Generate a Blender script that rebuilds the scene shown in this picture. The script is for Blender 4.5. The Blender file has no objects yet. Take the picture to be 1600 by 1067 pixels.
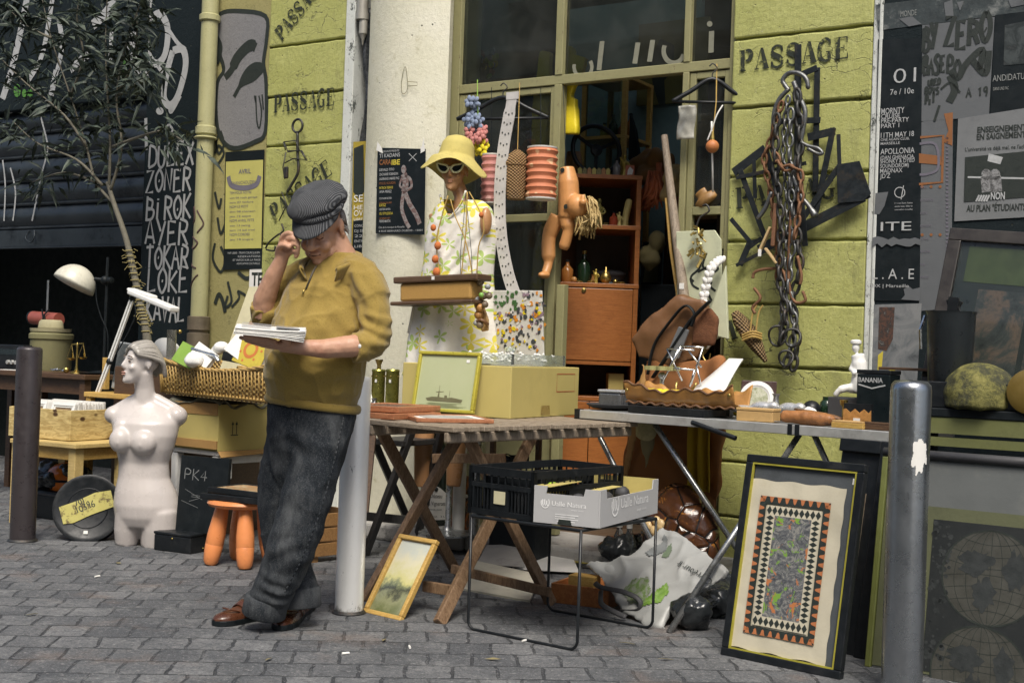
import bpy,math,random
import numpy as np
from mathutils import Vector,Matrix,Euler,noise
PI=math.pi
R_=math.radians
random.seed(7)
SC=bpy.context.scene
COL=SC.collection
# ---------------------------------------------------------------- camera
F,CAM_H,PITCH,ROLL=2000.0,1.10,.0083,.035
cam=bpy.data.cameras.new('camera')
cam.sensor_width=36
cam.lens=F/1600*36
cam.clip_start=.05
cam.clip_end=500
camo=bpy.data.objects.new('camera',cam)
COL.objects.link(camo)
CAM_R=Matrix.Rotation(PI/2+PITCH,3,'X')@Matrix.Rotation(ROLL,3,'Z')
camo.matrix_world=Matrix.Translation((0,0,CAM_H))@CAM_R.to_4x4()
SC.camera=camo
# ---------------------------------------------------------------- sky, sun, exposure
SUN_EL,SUN_AZ=R_(56),R_(4)
wd=bpy.data.worlds.new('World')
SC.world=wd
wd.use_nodes=True
nt=wd.node_tree
sky=nt.nodes.new('ShaderNodeTexSky')
sky.sky_type='NISHITA'
sky.sun_disc=False
sky.sun_elevation=SUN_EL
sky.sun_rotation=PI-SUN_AZ
sky.air_density=1.0
sky.dust_density=4.0
bg=nt.nodes['Background']
bg.inputs[1].default_value=.086
nt.links.new(sky.outputs[0],bg.inputs[0])
sun=bpy.data.lights.new('sun','SUN')
sun.energy=2.25
sun.angle=R_(24)
sun.color=(1,.95,.86)
suno=bpy.data.objects.new('sun',sun)
COL.objects.link(suno)
sd=Vector((math.sin(SUN_AZ)*math.cos(SUN_EL),-math.cos(SUN_AZ)*math.cos(SUN_EL),math.sin(SUN_EL)))
suno.rotation_euler=sd.to_track_quat('Z','Y').to_euler()
SC.view_settings.view_transform='Standard'
SC.view_settings.look='None'
SC.view_settings.exposure=0.8
SC.view_settings.gamma=1
# ---------------------------------------------------------------- street frame: x along the shop wall, y into the shop, z up
TH=R_(32.5)
ORG=Vector((-.3092,7.4720,0))
WF=Matrix.Translation(ORG)@Matrix.Rotation(-TH,4,'Z')
WFI=WF.inverted()
CW=WFI@Vector((0,0,CAM_H))
def ray(px,py):
 d=CAM_R@Vector(((px-800)/F,(533.5-py)/F,-1))
 return WFI.to_3x3()@d
def P(px,py,t=0):
 d=ray(px,py)
 q=(-t-CW.y)/d.y
 return CW+d*q
def G(px,py,z=0):
 d=ray(px,py)
 return CW+d*((z-CW.z)/d.z)
def D(px,py,Y):
 d=CAM_R@Vector(((px-800)/F,(533.5-py)/F,-1))
 return WFI@(Vector((0,0,CAM_H))+d*(Y/d.y))
def V(*a):return Vector(a)
def WM(s,y,z):
 return Matrix(((1,0,0,s),(0,0,-1,y),(0,1,0,z),(0,0,0,1)))
def axes(o,x,y,z):return Matrix(((x.x,y.x,z.x,o.x),(x.y,y.y,z.y,o.y),(x.z,y.z,z.z,o.z),(0,0,0,1)))
def TR(x,y,z,rz=0,rx=0,ry=0):return Matrix.Translation((x,y,z))@Euler((rx,ry,rz)).to_matrix().to_4x4()
# ---------------------------------------------------------------- mesh building
ROOTLOC={}
TXT={}
def text_mesh(body,bold=0):
 k=(body,bold)
 if k not in TXT:
  c=bpy.data.curves.new('t','FONT')
  c.body=body
  c.size=1
  c.offset=bold
  c.resolution_u=3
  o=bpy.data.objects.new('t',c)
  COL.objects.link(o)
  bpy.context.view_layer.update()
  m=bpy.data.meshes.new_from_object(o.evaluated_get(bpy.context.evaluated_depsgraph_get()))
  vs=[tuple(v.co)for v in m.vertices]
  fs=[tuple(p.vertices)for p in m.polygons]
  bpy.data.objects.remove(o)
  bpy.data.curves.remove(c)
  bpy.data.meshes.remove(m)
  TXT[k]=(vs,fs)
 return TXT[k]
class MB:
 def __init__(s,M=None):
  s.v,s.f,s.m,s.M=[],[],[],M or Matrix()
 def add(s,vs,fs,m=0,M=None):
  b=len(s.v)
  X=s.M@M if M is not None else s.M
  s.v+=[X@Vector(v)for v in vs]
  s.f+=[tuple(b+i for i in f)for f in fs]
  s.m+=[m]*len(fs)
  return s
 def box(s,c,d,m=0,M=None,tap=0):
  x,y,z=d[0]/2,d[1]/2,d[2]/2
  k=1-tap
  vs=[(c[0]+i*x*(k if l<0 else 1),c[1]+j*y*(k if l<0 else 1),c[2]+l*z)for l in(-1,1)for j in(-1,1)for i in(-1,1)]
  return s.add(vs,[(0,2,3,1),(4,5,7,6),(0,1,5,4),(2,6,7,3),(0,4,6,2),(1,3,7,5)],m,M)
 def lh(s,lo,hi,m=0,M=None):
  return s.box([(a+b)/2 for a,b in zip(lo,hi)],[abs(b-a)for a,b in zip(lo,hi)],m,M)
 def bar(s,a,b,w,h,m=0,up=(0,0,1)):
  a,b=Vector(a),Vector(b)
  z=(b-a).normalized()
  u=Vector(up)
  x=z.cross(u)
  if x.length<1e-4:x=z.cross(Vector((1,0,0)))
  x.normalize()
  y=x.cross(z)
  M=axes((a+b)/2,x,-y,z)if False else axes((a+b)/2,x,z.cross(x),z)
  return s.box((0,0,0),(w,h,(b-a).length),m,M)
 def tube(s,pts,r,seg=10,m=0,closed=False,cap=True,flat=1):
  pts=[Vector(p)for p in pts]
  n=len(pts)
  rs=r if isinstance(r,(list,tuple))else[r]*n
  vs,fs,prev=[],[],None
  for i,p in enumerate(pts):
   if closed:t=pts[(i+1)%n]-pts[i-1]
   else:t=pts[min(i+1,n-1)]-pts[max(i-1,0)]
   if t.length<1e-9:t=Vector((0,0,1))
   t.normalize()
   if prev is None:
    a=Vector((0,0,1))if abs(t.z)<.9 else Vector((1,0,0))
    x=t.cross(a).normalized()
   else:
    x=(prev-t*prev.dot(t))
    x=x.normalized()if x.length>1e-6 else t.orthogonal().normalized()
   prev=x
   y=t.cross(x)
   for k in range(seg):
    an=2*PI*k/seg
    vs.append(p+x*(math.cos(an)*rs[i])+y*(math.sin(an)*rs[i]*flat))
  for i in range(n if closed else n-1):
   j=(i+1)%n
   for k in range(seg):
    l=(k+1)%seg
    fs.append((i*seg+k,i*seg+l,j*seg+l,j*seg+k))
  if cap and not closed:
   fs.append(tuple(range(seg-1,-1,-1)))
   fs.append(tuple((n-1)*seg+k for k in range(seg)))
  return s.add(vs,fs,m)
 def lathe(s,prof,M=None,seg=24,m=0,sy=1,cap=True):
  vs,fs=[],[]
  n=len(prof)
  for r,z in prof:
   for k in range(seg):
    a=2*PI*k/seg
    vs.append((r*math.cos(a),r*math.sin(a)*sy,z))
  for i in range(n-1):
   for k in range(seg):
    l=(k+1)%seg
    fs.append((i*seg+k,i*seg+l,(i+1)*seg+l,(i+1)*seg+k))
  if cap:
   if prof[0][0]>1e-6:fs.append(tuple(range(seg-1,-1,-1)))
   if prof[-1][0]>1e-6:fs.append(tuple((n-1)*seg+k for k in range(seg)))
  return s.add(vs,fs,m,M)
 def ell(s,c,r,m=0,rot=None,seg=16,rings=10):
  if not isinstance(r,(tuple,list)):r=(r,r,r)
  M=Matrix.Translation(c)
  if rot is not None:M=M@rot.to_4x4()
  pr=[(math.sin(PI*i/rings),-math.cos(PI*i/rings))for i in range(rings+1)]
  vs,fs=[(0,0,-r[2])],[]
  for q,z in pr[1:-1]:
   for k in range(seg):
    a=2*PI*k/seg
    vs.append((q*math.cos(a)*r[0],q*math.sin(a)*r[1],z*r[2]))
  vs.append((0,0,r[2]))
  for k in range(seg):
   l=(k+1)%seg
   fs.append((0,1+l,1+k))
   for i in range(rings-2):
    a,b=1+i*seg,1+(i+1)*seg
    fs.append((a+k,a+l,b+l,b+k))
   a=1+(rings-2)*seg
   fs.append((a+k,a+l,len(vs)-1))
  return s.add(vs,fs,m,M)
 def prism(s,poly,d,M=None,m=0,z0=0):
  n=len(poly)
  ar=sum(poly[i][0]*poly[(i+1)%n][1]-poly[(i+1)%n][0]*poly[i][1]for i in range(n))
  if ar<0:poly=poly[::-1]
  vs=[(p[0],p[1],z0)for p in poly]+[(p[0],p[1],z0+d)for p in poly]
  fs=[tuple(range(n-1,-1,-1)),tuple(range(n,2*n))]+[(i,(i+1)%n,n+(i+1)%n,n+i)for i in range(n)]
  return s.add(vs,fs,m,M)
 def ribbon(s,pts,w,M=None,m=0,z=0):
  n=len(pts)
  ws=w if isinstance(w,(list,tuple))else[w]*n
  vs,fs=[],[]
  for i,p in enumerate(pts):
   a,b=pts[max(i-1,0)],pts[min(i+1,n-1)]
   t=Vector((b[0]-a[0],b[1]-a[1]))
   t=t.normalized()if t.length>1e-9 else Vector((1,0))
   q=Vector((-t.y,t.x))*ws[i]/2
   vs+=[(p[0]+q.x,p[1]+q.y,z),(p[0]-q.x,p[1]-q.y,z)]
  for i in range(n-1):fs.append((2*i,2*i+1,2*i+3,2*i+2))
  return s.add(vs,fs,m,M)
 def flat(s,poly,M=None,m=0,z=0):
  n=len(poly)
  ar=sum(poly[i][0]*poly[(i+1)%n][1]-poly[(i+1)%n][0]*poly[i][1]for i in range(n))
  if ar<0:poly=poly[::-1]
  return s.add([(p[0],p[1],z)for p in poly],[tuple(range(n))],m,M)
 def text(s,body,h,M,x=0,y=0,z=.0015,m=0,w=None,bold=0,rot=0,align='l',sx=1):
  vs,fs=text_mesh(body,bold)
  if not vs:return s
  xs=[v[0]for v in vs]
  x0,x1=min(xs),max(xs)
  k=h/.7
  kx=k*sx
  if w:kx=w/(x1-x0)
  sh={'l':-x0,'c':-(x0+x1)/2,'r':-x1}[align]
  c,n=math.cos(rot),math.sin(rot)
  q=[]
  for v in vs:
   a,b=(v[0]+sh)*kx,v[1]*k
   q.append((x+a*c-b*n,y+a*n+b*c,z))
  return s.add(q,fs,m,M)
 def grid(s,fn,nu,nv,m=0,M=None,cu=False):
  vs=[fn(i/nu,j/nv)for j in range(nv+1)for i in range(nu+(0 if cu else 1))]
  w=nu if cu else nu+1
  fs=[(j*w+i,j*w+(i+1)%w if cu else j*w+i+1,(j+1)*w+((i+1)%w if cu else i+1),(j+1)*w+i)for j in range(nv)for i in range(nu)]
  return s.add(vs,fs,m,M)
 def base(s):
  a=np.array([tuple(v)for v in s.v])
  lo,hi=a.min(0),a.max(0)
  return Vector(((lo[0]+hi[0])/2,(lo[1]+hi[1])/2,lo[2]))
 def build(s,name,mats,parent=None,label=None,cat=None,group=None,kind=None,smooth=None,bevel=0,thick=0,sub=0,origin=None):
  me=bpy.data.meshes.new(name)
  loc=ROOTLOC[parent]if parent is not None else(Vector(origin)if origin is not None else s.base())
  me.from_pydata([tuple(v-loc)for v in s.v],[],s.f)
  if not isinstance(mats,(list,tuple)):mats=[mats]
  for q in mats:me.materials.append(q)
  if len(mats)>1:
   for p,i in zip(me.polygons,s.m):p.material_index=i
  if smooth is not None:
   for p in me.polygons:p.use_smooth=True
   if smooth<180:me.set_sharp_from_angle(angle=R_(smooth))
  return link(me,name,parent,loc,label,cat,group,kind,bevel,thick,sub)
def link(me,name,parent,loc,label=None,cat=None,group=None,kind=None,bevel=0,thick=0,sub=0):
 o=bpy.data.objects.new(name,me)
 COL.objects.link(o)
 if parent is not None:o.parent=parent
 else:
  o.location=WF@loc
  o.rotation_euler=(0,0,-TH)
 ROOTLOC[o]=loc
 if label:o['label']=label
 if cat:o['category']=cat
 if group:o['group']=group
 if kind:o['kind']=kind
 if thick:
  q=o.modifiers.new('thick','SOLIDIFY')
  q.thickness=thick
 if sub:
  q=o.modifiers.new('sub','SUBSURF')
  q.levels=q.render_levels=sub
 if bevel:
  q=o.modifiers.new('bevel','BEVEL')
  q.width=bevel
  q.segments=2
  q.limit_method='ANGLE'
  q.angle_limit=R_(35)
 return o
def thing(name,label,cat,loc,group=None):
 o=bpy.data.objects.new(name,None)
 COL.objects.link(o)
 loc=Vector(loc)
 o.location=WF@loc
 o.rotation_euler=(0,0,-TH)
 o.empty_display_size=.05
 o['label'],o['category']=label,cat
 if group:o['group']=group
 ROOTLOC[o]=loc
 return o
def copy_tree(o,parent=None):
 c=o.copy()
 COL.objects.link(c)
 if parent is not None:c.parent=parent
 for ch in list(o.children):copy_tree(ch,c)
 return c
def remesh(mb,vox,it=4,fac=.5,fn=None):
 me=bpy.data.meshes.new('r')
 me.from_pydata([tuple(v)for v in mb.v],[],mb.f)
 o=bpy.data.objects.new('r',me)
 COL.objects.link(o)
 q=o.modifiers.new('r','REMESH')
 q.mode='VOXEL'
 q.voxel_size=vox
 if it:
  w=o.modifiers.new('s','SMOOTH')
  w.iterations=it
  w.factor=fac
 bpy.context.view_layer.update()
 m2=bpy.data.meshes.new_from_object(o.evaluated_get(bpy.context.evaluated_depsgraph_get()))
 out=MB()
 co=np.empty(len(m2.vertices)*3)
 m2.vertices.foreach_get('co',co)
 co=co.reshape(-1,3)
 no=np.empty(len(m2.vertices)*3)
 m2.vertices.foreach_get('normal',no)
 no=no.reshape(-1,3)
 if fn is not None:co=co+no*np.asarray(fn(co,no))[:,None]
 out.v=[Vector(c)for c in co]
 out.f=[tuple(p.vertices)for p in m2.polygons]
 out.m=[0]*len(out.f)
 bpy.data.objects.remove(o)
 bpy.data.meshes.remove(me)
 bpy.data.meshes.remove(m2)
 return out
def lean(bl,br,deg,z0=0,tlp=None):
 a=G(bl[0],bl[1],z0)if not isinstance(bl,Vector)else bl
 b=G(br[0],br[1],z0)if not isinstance(br,Vector)else br
 x=(b-a).normalized()
 back=Vector((0,0,1)).cross(x).normalized()
 y=(Vector((0,0,1))*math.cos(R_(deg))+back*math.sin(R_(deg))).normalized()
 y=(y-x*y.dot(x)).normalized()
 z=x.cross(y)
 M=axes(a,x,y,z)
 I=M.inverted()
 def loc(px,py):
  d=ray(px,py)
  q=(a-CW).dot(z)/d.dot(z)
  w=I@(CW+d*q)
  return w.x,w.y
 return M,(b-a).length,loc
def circ(cx,cy,r,n=24,ry=None,a0=0,a1=2*PI):
 full=abs(a1-a0-2*PI)<1e-6
 return[(cx+r*math.cos(a0+(a1-a0)*i/(n if full else n-1)),cy+(ry or r)*math.sin(a0+(a1-a0)*i/(n if full else n-1)))for i in range(n)]
def spl(pts,n=6):
 pts=[Vector(p)for p in pts]
 out=[]
 for i in range(len(pts)-1):
  p0,p1,p2,p3=pts[max(i-1,0)],pts[i],pts[i+1],pts[min(i+2,len(pts)-1)]
  for k in range(n):
   t=k/n
   out.append(.5*((2*p1)+(p2-p0)*t+(2*p0-5*p1+4*p2-p3)*t*t+(3*p1-p0-3*p2+p3)*t**3))
 out.append(pts[-1])
 return out
def rnd(a,b):return random.uniform(a,b)
# ---------------------------------------------------------------- materials
class N:
 def __init__(s,name):
  s.m=bpy.data.materials.new(name)
  s.m.use_nodes=True
  s.t=s.m.node_tree
  s.b=s.t.nodes['Principled BSDF']
  s.co=s.t.nodes.new('ShaderNodeTexCoord').outputs['Object']
 def n(s,typ,**kw):
  x=s.t.nodes.new('ShaderNode'+typ)
  for k,v in kw.items():setattr(x,k,v)
  return x
 def put(s,sock,v):
  if isinstance(v,bpy.types.NodeSocket):s.t.links.new(v,sock)
  elif isinstance(v,(tuple,list))and len(v)==3 and sock.type=='RGBA':sock.default_value=(*v,1)
  else:sock.default_value=v
 def map(s,scale=(1,1,1),rot=(0,0,0),loc=(0,0,0),co=None):
  x=s.n('Mapping')
  s.put(x.inputs[0],co or s.co)
  x.inputs['Scale'].default_value=scale
  x.inputs['Rotation'].default_value=rot
  x.inputs['Location'].default_value=loc
  return x.outputs[0]
 def noise(s,scale=5,detail=5,rough=.6,co=None,dist=0):
  x=s.n('TexNoise')
  s.put(x.inputs['Vector'],co or s.co)
  x.inputs['Scale'].default_value=scale
  x.inputs['Detail'].default_value=detail
  x.inputs['Roughness'].default_value=rough
  x.inputs['Distortion'].default_value=dist
  return x.outputs[0]
 def vor(s,scale=5,feat='F1',out='Distance',co=None,rand=1):
  x=s.n('TexVoronoi',feature=feat)
  s.put(x.inputs['Vector'],co or s.co)
  x.inputs['Scale'].default_value=scale
  x.inputs['Randomness'].default_value=rand
  return x.outputs[out]
 def wave(s,scale=5,dist=2,detail=2,axis='X',co=None,typ='BANDS',dscale=1):
  x=s.n('TexWave',wave_type=typ)
  if typ=='BANDS':x.bands_direction=axis
  s.put(x.inputs['Vector'],co or s.co)
  x.inputs['Scale'].default_value=scale
  x.inputs['Distortion'].default_value=dist
  x.inputs['Detail'].default_value=detail
  x.inputs['Detail Scale'].default_value=dscale
  return x.outputs[1]
 def step(s,v,a,b,lo=0.,hi=1.):
  x=s.n('MapRange')
  x.interpolation_type='SMOOTHSTEP'
  s.put(x.inputs[0],v)
  for i,q in enumerate((a,b,lo,hi)):x.inputs[i+1].default_value=q
  return x.outputs[0]
 def mix(s,f,a,b,mode='MIX'):
  x=s.n('Mix',data_type='RGBA',blend_type=mode)
  s.put(x.inputs[0],f)
  s.put(x.inputs[6],a)
  s.put(x.inputs[7],b)
  return x.outputs[2]
 def math(s,op,a,b=0.,c=0.):
  x=s.n('Math',operation=op)
  s.put(x.inputs[0],a)
  s.put(x.inputs[1],b)
  s.put(x.inputs[2],c)
  return x.outputs[0]
 def ramp(s,v,stops,const=False):
  x=s.n('ValToRGB')
  s.put(x.inputs[0],v)
  r=x.color_ramp
  if const:r.interpolation='CONSTANT'
  while len(r.elements)<len(stops):r.elements.new(.5)
  for e,(p,c)in zip(r.elements,stops):
   e.position=p
   e.color=(*c,1)
  return x.outputs[0]
 def bump(s,h,st=.3,d=.01,nrm=None):
  x=s.n('Bump')
  s.put(x.inputs['Height'],h)
  x.inputs['Strength'].default_value=st
  x.inputs['Distance'].default_value=d
  if nrm is not None:s.put(x.inputs['Normal'],nrm)
  return x.outputs[0]
 def fin(s,col,rough=.6,metal=0,nrm=None,spec=None,**kw):
  s.put(s.b.inputs['Base Color'],col)
  s.put(s.b.inputs['Roughness'],rough)
  s.b.inputs['Metallic'].default_value=metal
  if nrm is not None:s.put(s.b.inputs['Normal'],nrm)
  if spec is not None:s.b.inputs['Specular IOR Level'].default_value=spec
  for k,v in kw.items():s.b.inputs[k].default_value=v
  return s.m
def sh(c,k):return tuple(min(1,x*k)for x in c)
MATS={}
def mat(name,col,rough=.6,metal=0,var=.25,scale=9,bump=.15,bs=120,grime=.25,gcol=None,spec=None,col2=None,**kw):
 if name in MATS:return MATS[name]
 n=N(name)
 c=n.mix(n.noise(scale,6,.65),sh(col,1-var),col2 or sh(col,1+var))
 if grime:c=n.mix(n.step(n.noise(scale*.45+1.7,8,.75),.5,.72,0,min(1,grime*2)),c,gcol or sh(col,.45))
 nb=n.bump(n.noise(bs,5,.7),bump,.004)if bump else None
 rg=n.step(n.noise(scale*2,4),.3,.7,max(.03,rough-.1),min(1,rough+.1))
 MATS[name]=n.fin(c,rg,metal,nb,spec,**kw)
 return MATS[name]
def wood(name,c1,c2,scale=18,axis=(1,6,6),rough=.5,bump=.15,rot=(0,0,0)):
 if name in MATS:return MATS[name]
 n=N(name)
 co=n.map(axis,rot)
 g=n.noise(scale,6,.7,co,.8)
 f=n.noise(scale*5,3,.6,co)
 c=n.mix(n.step(g,.3,.7),c1,c2)
 c=n.mix(n.step(f,.45,.75,0,.5),c,sh(c1,.55))
 c=n.mix(n.step(n.noise(4,7,.75),.55,.75,0,.5),c,sh(c1,.5))
 MATS[name]=n.fin(c,rough,0,n.bump(f,bump,.003))
 return MATS[name]
 # ---------------------------------------------------------------- shared materials
def m_paving():
 n=N('paving')
 co=n.map((1,1,1),(0,0,-R_(37.0)))
 wob=n.n('VectorMath',operation='MULTIPLY_ADD')
 nz=n.n('TexNoise')
 nz.inputs['Scale'].default_value=9
 nz.inputs['Detail'].default_value=3
 n.put(nz.inputs[0],n.co)
 n.put(wob.inputs[0],nz.outputs[1])
 wob.inputs[1].default_value=(.042,.045,0)
 n.put(wob.inputs[2],co)
 b=n.n('TexBrick')
 n.put(b.inputs['Vector'],wob.outputs[0])
 b.inputs['Scale'].default_value=1
 b.inputs['Brick Width'].default_value=.158
 b.inputs['Row Height'].default_value=.175
 b.inputs['Mortar Size'].default_value=.0065
 b.inputs['Mortar Smooth'].default_value=.35
 b.inputs['Bias'].default_value=0
 b.inputs['Color1'].default_value=(.085,.086,.09,1)
 b.inputs['Color2'].default_value=(.2,.195,.19,1)
 b.inputs['Mortar'].default_value=(.02,.022,.025,1)
 c=n.mix(n.step(n.noise(1.6,8,.7),.38,.66,0,.7),b.outputs[0],(.06,.064,.07))
 c=n.mix(n.step(n.noise(5,8,.75),.5,.68,0,.55),c,(.3,.29,.275))
 c=n.mix(n.step(n.noise(.9,9,.8),.5,.64,0,.5),c,(.045,.05,.055))
 c=n.mix(n.step(n.vor(5.5),.02,.05,.8,0),c,(.02,.022,.024))
 c=n.mix(.3,c,n.mix(1,c,(.8,.95,1.1),'MULTIPLY'))
 c=n.mix(n.step(n.noise(2.7,5),.55,.7,0,.35),c,(.22,.15,.11))
 sp=n.noise(105,4,.8)
 c=n.mix(n.step(sp,.52,.64,0,.85),c,(.035,.037,.042))
 c=n.mix(n.step(n.noise(120,4,.8),.56,.68,0,.7),c,(.42,.41,.4))
 c=n.mix(n.step(n.noise(38,6,.8),.5,.62,0,.65),c,(.045,.047,.05))
 c=n.mix(n.step(n.noise(44,6,.8,n.map((1,1,1),(0,0,0),(3,7,0))),.55,.64,0,.6),c,(.36,.355,.345))
 h=n.math('SUBTRACT',n.math('MULTIPLY',sp,.5),n.math('MULTIPLY',b.outputs[1],1.0))
 h=n.math('ADD',h,n.math('MULTIPLY',n.noise(22,5,.7),.5))
 return n.fin(c,.8,0,n.bump(h,.9,.016))
def m_pillar():
 n=N('painted_stone')
 c=n.mix(n.noise(3,7,.65),(.32,.33,.085),(.46,.465,.165))
 c=n.mix(n.step(n.noise(9,8,.75),.5,.7,0,.55),c,(.5,.51,.19))
 c=n.mix(n.step(n.noise(5.2,9,.8),.58,.7,0,.8),c,(.15,.15,.045))
 co=n.map((1,1,3))
 d=n.n('VectorMath',operation='MULTIPLY_ADD')
 nz=n.n('TexNoise')
 nz.inputs['Scale'].default_value=7
 nz.inputs['Detail'].default_value=6
 n.put(nz.inputs[0],n.co)
 n.put(d.inputs[0],nz.outputs[1])
 d.inputs[1].default_value=(.35,.35,.5)
 n.put(d.inputs[2],co)
 e=n.vor(4.2,'DISTANCE_TO_EDGE','Distance',d.outputs[0])
 gate=n.step(n.noise(3.3,4),.47,.6)
 crack=n.math('MULTIPLY',n.step(e,.004,.022,1,0),gate)
 c=n.mix(n.math('MULTIPLY',crack,.75),c,(.03,.03,.02))
 pits=n.math('MULTIPLY',n.step(n.vor(26),.05,.16,1,0),n.step(n.noise(7,3),.5,.6))
 c=n.mix(pits,c,(.045,.045,.025))
 flake=n.step(n.noise(13,9,.8,n.map((1,1,2.2))),.635,.66)
 c=n.mix(n.math('MULTIPLY',flake,.7),c,(.52,.5,.36))
 st=n.noise(60,5,.7,n.map((3,1,.6)))
 c=n.mix(n.step(st,.48,.72,0,.5),c,(.19,.19,.07))
 c=n.mix(n.step(n.noise(1.7,9,.75),.52,.7,0,.45),c,(.12,.115,.055))
 c=n.mix(n.step(n.noise(2.6,9,.8,n.map((1.6,1,.35))),.55,.68,0,.5),c,(.1,.1,.05))
 h=n.math('SUBTRACT',n.math('MULTIPLY',n.noise(30,8,.75),1.0),n.math('ADD',n.math('MULTIPLY',crack,.8),n.math('MULTIPLY',pits,.8)))
 h=n.math('ADD',h,n.math('MULTIPLY',flake,-.35))
 return n.fin(c,.55,0,n.bump(h,.55,.012))
def m_chipped(name,col,chip,amt=.55,sc=18,rough=.6,stretch=(1,1,.5),bump=.4):
 n=N(name)
 c=n.mix(n.noise(6,6),sh(col,.8),sh(col,1.15))
 f=n.step(n.noise(sc,9,.8,n.map(stretch)),amt,amt+.04)
 c=n.mix(f,c,chip)
 c=n.mix(n.step(n.noise(70,4,.7),.55,.75,0,.5),c,sh(col,.45))
 return n.fin(c,rough,0,n.bump(n.math('SUBTRACT',n.noise(50,6,.7),f),bump,.005))
def m_plaster(name,c1,c2,c3,spec=.35):
 n=N(name)
 c=n.mix(n.noise(2.5,7,.65),c1,c2)
 c=n.mix(n.step(n.noise(6,9,.8),.55,.68,0,.7),c,c3)
 pits=n.math('MULTIPLY',n.step(n.vor(18),.04,.13,1,0),n.step(n.noise(5,3),.52,.62))
 c=n.mix(pits,c,(.06,.06,.04))
 c=n.mix(n.step(n.noise(45,6,.7,n.map((2,2,.4))),.52,.75,0,.35),c,sh(c1,.5))
 return n.fin(c,.75,0,n.bump(n.math('SUBTRACT',n.noise(35,8,.75),pits),.5,.01),spec)
M_PAVE,M_PILLAR=m_paving(),m_pillar()
M_TRIM=m_chipped('chipped_white_trim',(.58,.6,.56),(.08,.09,.08),.56)
M_FRAME=m_chipped('rusty_window_paint',(.27,.255,.125),(.11,.05,.02),.6,26,.5)
M_COLUMN=m_plaster('cream_plaster',(.57,.55,.38),(.73,.71,.61),(.4,.37,.21))
M_OCHRE=m_plaster('ochre_plaster',(.25,.225,.085),(.35,.315,.14),(.1,.09,.05))
M_BLACKWALL=m_plaster('black_wall_paint',(.006,.011,.013),(.014,.021,.024),(.028,.036,.04),.15)
M_SHUT=mat('dark_shutter_steel',(.022,.029,.034),.4,.5,.4,5,.2,60,.6,(.008,.01,.012),None,(.075,.088,.098))
M_KERB=mat('kerb_granite',(.36,.35,.33),.8,0,.4,14,.6,90,.5,(.08,.08,.075))
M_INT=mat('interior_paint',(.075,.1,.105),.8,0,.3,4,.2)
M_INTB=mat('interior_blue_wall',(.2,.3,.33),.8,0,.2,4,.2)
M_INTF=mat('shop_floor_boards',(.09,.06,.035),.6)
M_BLACK=mat('black_paint',(.008,.011,.013),.5,0,.4,12,.15,90,.3,(.018,.022,.024),.25)
M_INK=mat('stencil_ink',(.018,.024,.02),.6,0,.3,20,.1)
def m_worn_ink():
 n=N('worn_stencil_ink')
 c=n.mix(n.noise(14,5),(.014,.02,.016),(.04,.045,.03))
 w=n.math('ADD',n.noise(24,9,.8),n.math('MULTIPLY',n.noise(5,4),.35))
 c=n.mix(n.step(w,.72,.8,0,.85),c,(.3,.31,.1))
 return n.fin(c,.65,0,n.bump(n.noise(60,5),.3,.004),.3)
M_WORN=m_worn_ink()
M_SPRAY=mat('pale_spray_paint',(.38,.385,.38),.6,0,.25,25,.2,90,.35,(.16,.17,.17))
M_LILAC=m_plaster('lilac_grey_graffiti',(.15,.15,.155),(.24,.235,.235),(.09,.09,.095))
M_STEEL=mat('galvanised_steel',(.5,.52,.53),.32,.9,.2,14,.1,200,.3,(.2,.2,.2))
M_ALU=mat('aluminium_edge',(.6,.6,.57),.4,.6,.12,12,.08)
M_IRON=mat('dark_iron',(.06,.06,.058),.5,.7,.4,30,.4,150,.4,(.1,.05,.025))
M_CHROME=mat('worn_chrome',(.62,.62,.6),.2,1,.15,20,.1)
M_BRASS=mat('old_brass',(.42,.31,.1),.32,.9,.3,20,.15,90,.5,(.1,.09,.03))
M_WHITE=mat('white_enamel',(.74,.74,.71),.35,0,.06,9,.03,120,.15)
M_PAPER=mat('white_paper',(.72,.71,.67),.75,0,.06,14,.1,60,.1)
M_CARD=mat('brown_cardboard',(.47,.39,.13),.75,0,.1,5,.12,200,.12,(.3,.24,.08))
M_CARDD=mat('orange_cardboard',(.36,.21,.07),.75,0,.12,6,.12,200,.2)
M_PLAST=mat('black_plastic',(.009,.011,.013),.4,0,.3,18,.08,80,.3,(.03,.031,.032),.35)
M_RUB=mat('grey_black_rubber',(.04,.04,.043),.6)
M_TAN=mat('tan_leather',(.35,.19,.06),.45,0,.25,14,.3,160,.4)
M_BROWN=mat('brown_leather',(.16,.075,.03),.5,0,.3,14,.3,160,.4)
M_YEL=mat('yellow_plastic',(.75,.6,.03),.35,0,.08,8,.03)
M_ORANGE=mat('orange_plastic',(.72,.26,.09),.36,0,.08,10,.05,100,.15)
M_GREEN=mat('leaf_green_paint',(.2,.34,.05),.5)
M_GLASSY=mat('clear_glass',(.9,.95,.93),.04,0,0,5,0,9,0,**{'Transmission Weight':.96,'IOR':1.45})
W_DARK=wood('dark_table_wood',(.06,.032,.018),(.11,.06,.03),16)
W_CAB=wood('teak_veneer',(.26,.085,.02),(.4,.15,.04),14,(1,5,14),.35)
W_PINE=wood('knotty_pine',(.5,.36,.13),(.62,.47,.2),10,(1,6,6))
W_GREY=wood('weathered_slat_wood',(.16,.12,.085),(.33,.27,.2),20,(5,5,1),.65,.3)
W_GREYX=wood('weathered_top_wood',(.17,.13,.09),(.34,.28,.21),20,(1,6,6),.65,.3)
W_BLK=wood('black_stained_wood',(.016,.016,.017),(.04,.038,.036),20,(5,5,1))
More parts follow.
